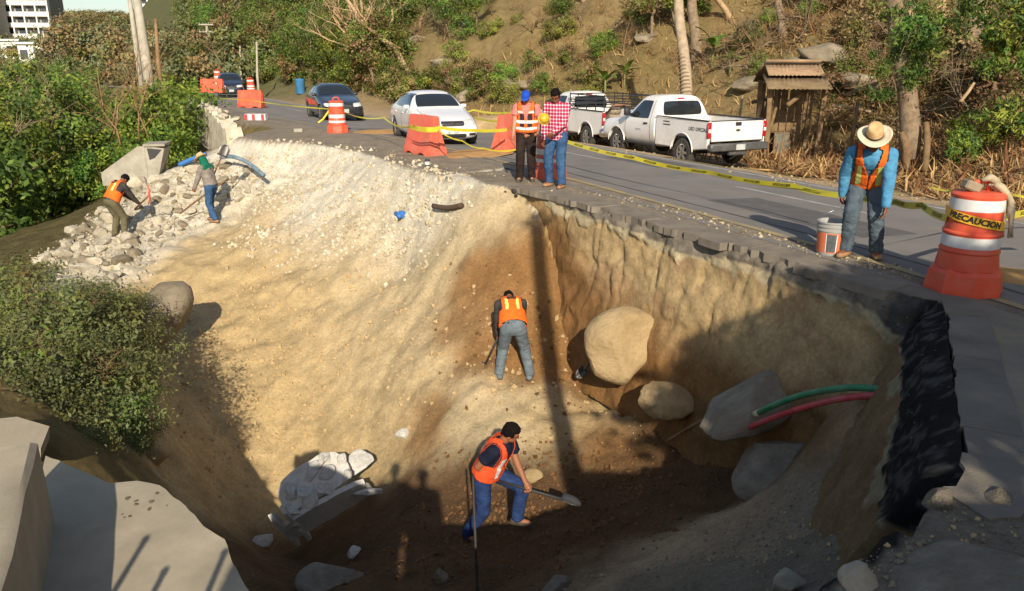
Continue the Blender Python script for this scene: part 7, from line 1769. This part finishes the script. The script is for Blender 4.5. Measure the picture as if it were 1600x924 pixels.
# broken concrete gutter in the pit
gt = empty("broken_gutter", at(512, 790, 11.2), 0, "broken white concrete gutter with ribbed end lying in the pit", "concrete"); ex = (at(585, 768, 11.2) - at(452, 842, 11.0)).normalized(); ez = Vector((0, 0, 1)); ey = ez.cross(ex).normalized(); ez = ex.cross(ey); M3 = Matrix((ex, ey, ez)).transposed() @ Matrix.Rotation(R(28), 3, 'X'); gt.rotation_euler = M3.to_euler()
M_WCON = mat("white_broken_concrete", S(214, 212, 204), .9, c2=S(172, 170, 162), scale=2.5, bump=.012, bscale=20, spec=.15, dirt=(S(120, 98, 70), .5, 3))
def slab(parent, poly, t0, t1, name, m=M_WCON, axis=1):
    P = resample([p for p in poly] + [poly[0]], .07)[:-1]; P = P + np.stack([fbm(np.c_[P, P[:, :1] * 0], 7, 3, .6, len(P)), fbm(np.c_[P, P[:, :1] * 0], 7, 3, .6, len(P) + 3)], -1) * .03
    b = MB(); b.prism([tuple(p) for p in P], t0, t1, axis); return b.build(name, m, parent)
FRAG = []
for k in range(3): m_ = rock_mesh(1200 + k, 3, 15, .12); m_.materials.append(M_WCON); FRAG.append(m_)
slab(gt, [(-.62, -.28), (.55, -.22), (.62, .05), (.50, .20), (-.60, .16)], -.06, .02, "front_panel")
for x in (-.68, -.50): slab(gt, [(-.10, -.42), (.06, -.40), (.10, .34), (-.04, .42)], x - .03, x + .03, "end_fin", axis=0)
slab(gt, [(-.55, .06), (.45, .10), (.40, .62), (-.1, .70), (-.52, .55)], .15, .23, "top_plate", axis=2)
for k in range(14): put_rock(ROCKS_L[k % 10], Vector((rn.uniform(-.45, .5), rn.uniform(.05, .6), rn.uniform(.24, .28))), (rn.uniform(.08, .2), rn.uniform(.07, .15), rn.uniform(.03, .05)), "fragment", gt, rn=rn).data = FRAG[k % 3]
for k, (u, v, d, s_) in enumerate([(575, 770, 11.1, .26), (500, 690, 0, .0), (560, 722, 11.6, .30), (630, 678, 12.1, .16), (410, 845, 11.4, .20), (553, 862, 10.0, .12), (660, 690, 0, 0)]):
    if not s_: continue
    o = link("concrete_fragment", FRAG[k % 3]); o.scale = (s_, s_ * .7, .06); o.location = at(u, v, d); o.rotation_euler = (rn.uniform(.2, .9), rn.uniform(-.5, .5), rn.uniform(0, 3)); tag(o, ["torn white fragment at the gutter's right end", "", "pale slab fragment above the broken gutter", "white fragment stuck in the slope right of the gutter", "grey white fragment left of the broken gutter", "thin white shard below the broken gutter"][k], "concrete")
# sand spilled on the road
def spill(u, v, rx, ry, label, m, seed, s_=1.0):
    p = onz(u, v, -.05); n = 40; vs = [(0, 0, .05)]; 
    for ring, zz in ((.5, .035), (1.0, -.004)):
        for k in range(n):
            a = 2 * math.pi * k / n; q = ring * (1 + .25 * float(fbm(np.array([[math.cos(a) * 1.5, math.sin(a) * 1.5, seed]]), 1.3, 3, .6)[0])); vs.append((rx * q * math.cos(a), ry * q * math.sin(a), zz))
    fs = [(0, 1 + k, 1 + (k + 1) % n) for k in range(n)] + [(1 + k, 1 + n + k, 1 + n + (k + 1) % n, 1 + (k + 1) % n) for k in range(n)]
    me_ = pymesh("sand", vs, fs, True); o = link("sand", me_, None, m); o.location = (p.x, p.y, road_z(max(0, sroad(p.x, p.y))) + .006); o.rotation_euler = (0, .0, -.5); tag(o, label, None, None, "stuff"); return o
M_SAND = mat("ochre_sand", S(190, 150, 98), .95, c2=S(160, 124, 80), scale=4, bump=.01, bscale=30, spec=.1)
spill(745, 243, .8, 1.3, "ochre sand spilled on the lane by the nearest barrier", M_SAND, 3); spill(1575, 432, .8, .5, "ochre sand beside the near drum", M_SAND, 5); spill(585, 208, .9, 1.4, "sand strewn on the lane behind the banded drum", M_SAND, 7)

# ------------------------------------------------------------------ shack, fence and timber on the right verge
M_WOOD = mat("grey_wood", S(140, 116, 86), .9, c2=S(98, 78, 56), scale=5, bump=.01, bscale=30, spec=.1); M_TIN = mat("dusty_roof_sheet", S(134, 116, 88), .85, c2=S(98, 82, 60), scale=2.5, spec=.2); M_TILE = mat("pale_ridge_sheet", S(158, 134, 104), .9, c2=S(126, 100, 74), scale=3)
sp_ = at(1232, 200, 23.5); sh_ = empty("shack", (sp_.x, sp_.y, H(sp_.x, sp_.y)), R(-6), "small timber shack with a two tier sheet roof on the right verge", "shack")
dz0 = at(1232, 118, 23.5).z - sh_.location.z
for (x, y) in ((-.75, -.6), (.75, -.6), (-.75, .8), (.75, .8)):
    b = MB(); b.bevbox((x, y, dz0 / 2 - .3), (.14, .14, dz0 + .3), .01, Matrix.Rotation(.04 * x, 3, 'Y')); b.build("post", M_WOOD, sh_)
def corr(parent, x0, x1, y0, z0, y1, z1, m, name, n=28):
    vs = []; 
    for i in range(n + 1):
        x = x0 + (x1 - x0) * i / n; o_ = .02 * math.sin(i * math.pi * .95)
        vs += [(x, y0, z0 + o_), (x, y1, z1 + o_)]
    b = MB(); b.add(vs, [(2 * i, 2 * i + 2, 2 * i + 3, 2 * i + 1) for i in range(n)]); o = b.build(name, m, parent, True); s_ = o.modifiers.new("thickness", 'SOLIDIFY'); s_.thickness = .012; return o
corr(sh_, -.95, .85, -1.15, dz0 - .35, -.1, dz0 + .05, M_TIN, "roof_sheet"); corr(sh_, -.85, .75, -.55, dz0 + .02, .3, dz0 + .40, M_TILE, "roof_sheet"); corr(sh_, -.95, .85, .1, dz0 + .35, 1.2, dz0 - .2, M_TIN, "roof_sheet")
b = MB(); b.tube([(-.85, .0, dz0 + .42), (.75, .0, dz0 + .42)], .05, 8); b.build("ridge", M_TILE, sh_, True)
for k in range(7): b = MB(); x = -.7 + .23 * k; b.bevbox((x, .82, dz0 * .45), (.20, .03, dz0 * .9), .005, Matrix.Rotation(rn.uniform(-.03, .03), 3, 'Y')); b.build("plank", M_WOOD, sh_)
for k, (u0, v0, u1, v1, d, r) in enumerate([(1176, 210, 1196, 128, 24, .06), (1186, 212, 1206, 122, 24.2, .05), (1200, 205, 1222, 130, 23.2, .06), (1150, 205, 1160, 150, 25.5, .05), (1330, 215, 1340, 160, 22, .06), (1318, 150, 1370, 130, 22.5, .06), (1300, 165, 1360, 175, 22.2, .05), (1447, 252, 1447, 192, 19, .09), (1418, 250, 1409, 208, 19.3, .11), (1500, 160, 1522, 130, 21, .05), (1230, 165, 1275, 130, 22.6, .07), (1175, 160, 1230, 150, 24.5, .06)]):
    a, c = at(u0, v0, d), at(u1, v1, d * 1.01); b = MB(); b.tube([a - Vector((0, 0, .25 if v0 > 190 else 0)), a.lerp(c, .5) + Vector((.03, 0, .02)), c], [r, r * .92, r * .8], 8); o = b.build("timber", M_WOOD if k % 3 else M_BARKP, None, True)
    tag(o, ["long timber leaning against the shack's left side, first", "timber leaning just right of the leftmost one at the shack", "timber leaning in front of the shack's left post", "short timber standing behind the pickup's tailgate", "timber standing right of the shack", "pale log lying high right of the shack", "log lying below the pale one right of the shack", "thick upright post right of the straw hat man", "stout pale stump left of the thick upright post", "thin log on the brush at the upper right", "log under the shack's roof edge", "log lying across the timbers left of the shack"][k], "timber", "timbers by the shack")
fence = empty("wire_fence", hit(1260, 243), 0, "wire fence of thin leaning sticks on the right verge", "fence"); tops = []
for k, (u0, v0, u1, v1) in enumerate([(1213, 268, 1226, 205), (1240, 246, 1250, 198), (1262, 248, 1273, 196), (1288, 250, 1301, 200), (1312, 246, 1327, 215), (1372, 245, 1371, 192), (1400, 250, 1401, 190)]):
    a = hit(u0, v0, 8, 40); d = (a - cam.location).dot(Vector((0, CP, -SP))); c = at(u1, v1, d); b = MB(); b.tube([a - fence.location - Vector((0, 0, .2)), a.lerp(c, .5) - fence.location + Vector((.02, 0, 0)), c - fence.location], [.03, .028, .022], 7); b.build("post", M_WOOD, fence, True); tops.append((a - fence.location, c - fence.location))
for h_ in (.3, .6, .9):
    for (a, c), (a2, c2) in zip(tops[:-1], tops[1:]): b = MB(); b.tube([a.lerp(c, h_), a.lerp(c, h_).lerp(a2.lerp(c2, h_), .5) - Vector((0, 0, .04)), a2.lerp(c2, h_)], .005, 4); b.build("wire", M_STEEL, fence, True)
bx = empty("crate", hit(1212, 246, 8, 40), .3, "grey wire crate standing beside the pickup's tailgate", "crate")
for x in (-.25, .25):
    for y in (-.2, .2): b = MB(); b.bevbox((x, y, .4), (.05, .05, .8), .008); b.build("corner_post", M_WOOD, bx)
for z in (.12, .45, .78): b = MB(); b.bevbox((0, 0, z), (.54, .44, .035), .008); b.build("shelf", M_WOOD, bx)
for y in (-.21, .21): b = MB(); b.bevbox((0, y, .45), (.48, .012, .62), .003); b.build("panel", mat("grey_sheet", S(122, 118, 106), .7, c2=S(90, 86, 76), scale=4), bx)
# ------------------------------------------------------------------ behind the viewer: what throws the shadows into the pit
up = empty("utility_pole", (1.78, -2.0, 0), 0, "round utility pole behind the viewer whose shadow falls into the pit", "pole")
b = MB(); b.tube([(0, 0, -.5), (0, 0, 4), (0, 0, 8.0)], [.17, .15, .13], 14); b.build("shaft", M_POLE, up, True)
b = MB(); b.bevbox((0, .17, 7.7), (.5, .08, .1), .01); b.build("crossarm", M_POLE, up)
p = ground(-3.95, -1.0); on0 = person("onlooker behind the viewer, leftmost of the row", p, 0, pelvis=(0, 0, .93), lean=.05, head=(.2, 0), rh=(.24, .12, .86), lh=(-.24, .12, .86), skinm=SK_B, shirt=M_GREYSH, trousers=M_DENIM, hat="cap", hatm=M_BCAP, boots=M_BOOT, fine=False, group="onlookers behind the viewer")
for k, (x, y, rz, sc, lb) in enumerate([(-3.5, -.8, .3, 1.03, "onlooker behind the viewer, second from the left"), (-3.05, -1.1, -.2, .97, "onlooker behind the viewer, third from the left"), (-.80, -.75, .1, 1.06, "onlooker behind the viewer, fourth from the left"), (-.38, -.60, -.1, 1.0, "onlooker behind the viewer, fifth from the left")]):
    c = copy_tree(on0["root"]); c.location = ground(x, y); c.rotation_euler = (0, 0, rz); c.scale = (sc,) * 3; c["label"] = lb
tr = plant("tree", "spreading leafy tree behind the viewer on the right", "tree", [("crown", leaves_mesh("crown", 990, 2.3, 1.6, 1.05, 9000, .30, [ML_G, ML_K], 70, zc=4.75, shell=.25, asp=1.5)), ("trunk", limbs_mesh("trunk", 991, 4.2, .18, 1.0, 7, M_BARK, 2))], (5.5, -3.4, 0), 1.0, 0)  # unseen crown, added to shade the right side of the pit
vn = empty("shade_van", (3.9, -2.2, 0), 0, "unseen white van added behind the viewer to shade the near right ground", "van")
b = MB(); b.prism([(-2.2, .35), (2.2, .35), (2.2, 1.2), (1.7, 1.35), (1.2, 2.62), (-2.1, 2.68), (-2.2, 2.4)], -.85, .85, 1); b.build("body", M_WPAINT, vn, angle=40)  # unseen body added as a shadow caster, roof height set for the shade
for x in (-1.35, 1.4):
    for s in (-1, 1): wheel(vn, x, s * .78, .34, .22, s, 5)
for x in (-1.2, .1): b = MB(); b.bevbox((x, .853, 1.65), (1.0, .02, .6), .02); b.build("side_window", M_GLASS, vn)

for k, (u, v) in enumerate([(226, 845), (256, 895), (350, 866)]):  # unseen rods added to throw thin shadow lines on the drain floor
    q = onz(u, v, ZS); n_ = (q.y - 1.25); x = q.x - SUN_DIR[0] * n_; o = empty("shadow_stake", (x, 1.25, ZS), 0, ["leftmost", "middle", "rightmost"][k] + " added stake on the drain floor, unseen, casting a thin shadow", "stake", "added shadow stakes on the drain")
    hgt = n_ * math.tan(SUN_EL) * math.hypot(*SUN_DIR); b = MB(); b.tube([(0, 0, 0), (.01, 0, hgt * .5), (0, 0, hgt)], .016, 8); b.build("shaft", M_STEEL, o, True); b = MB(); b.tube([(0, 0, hgt), (0, 0, hgt + .02)], [.022, .018], 8); b.build("cap", M_STEEL, o, True)
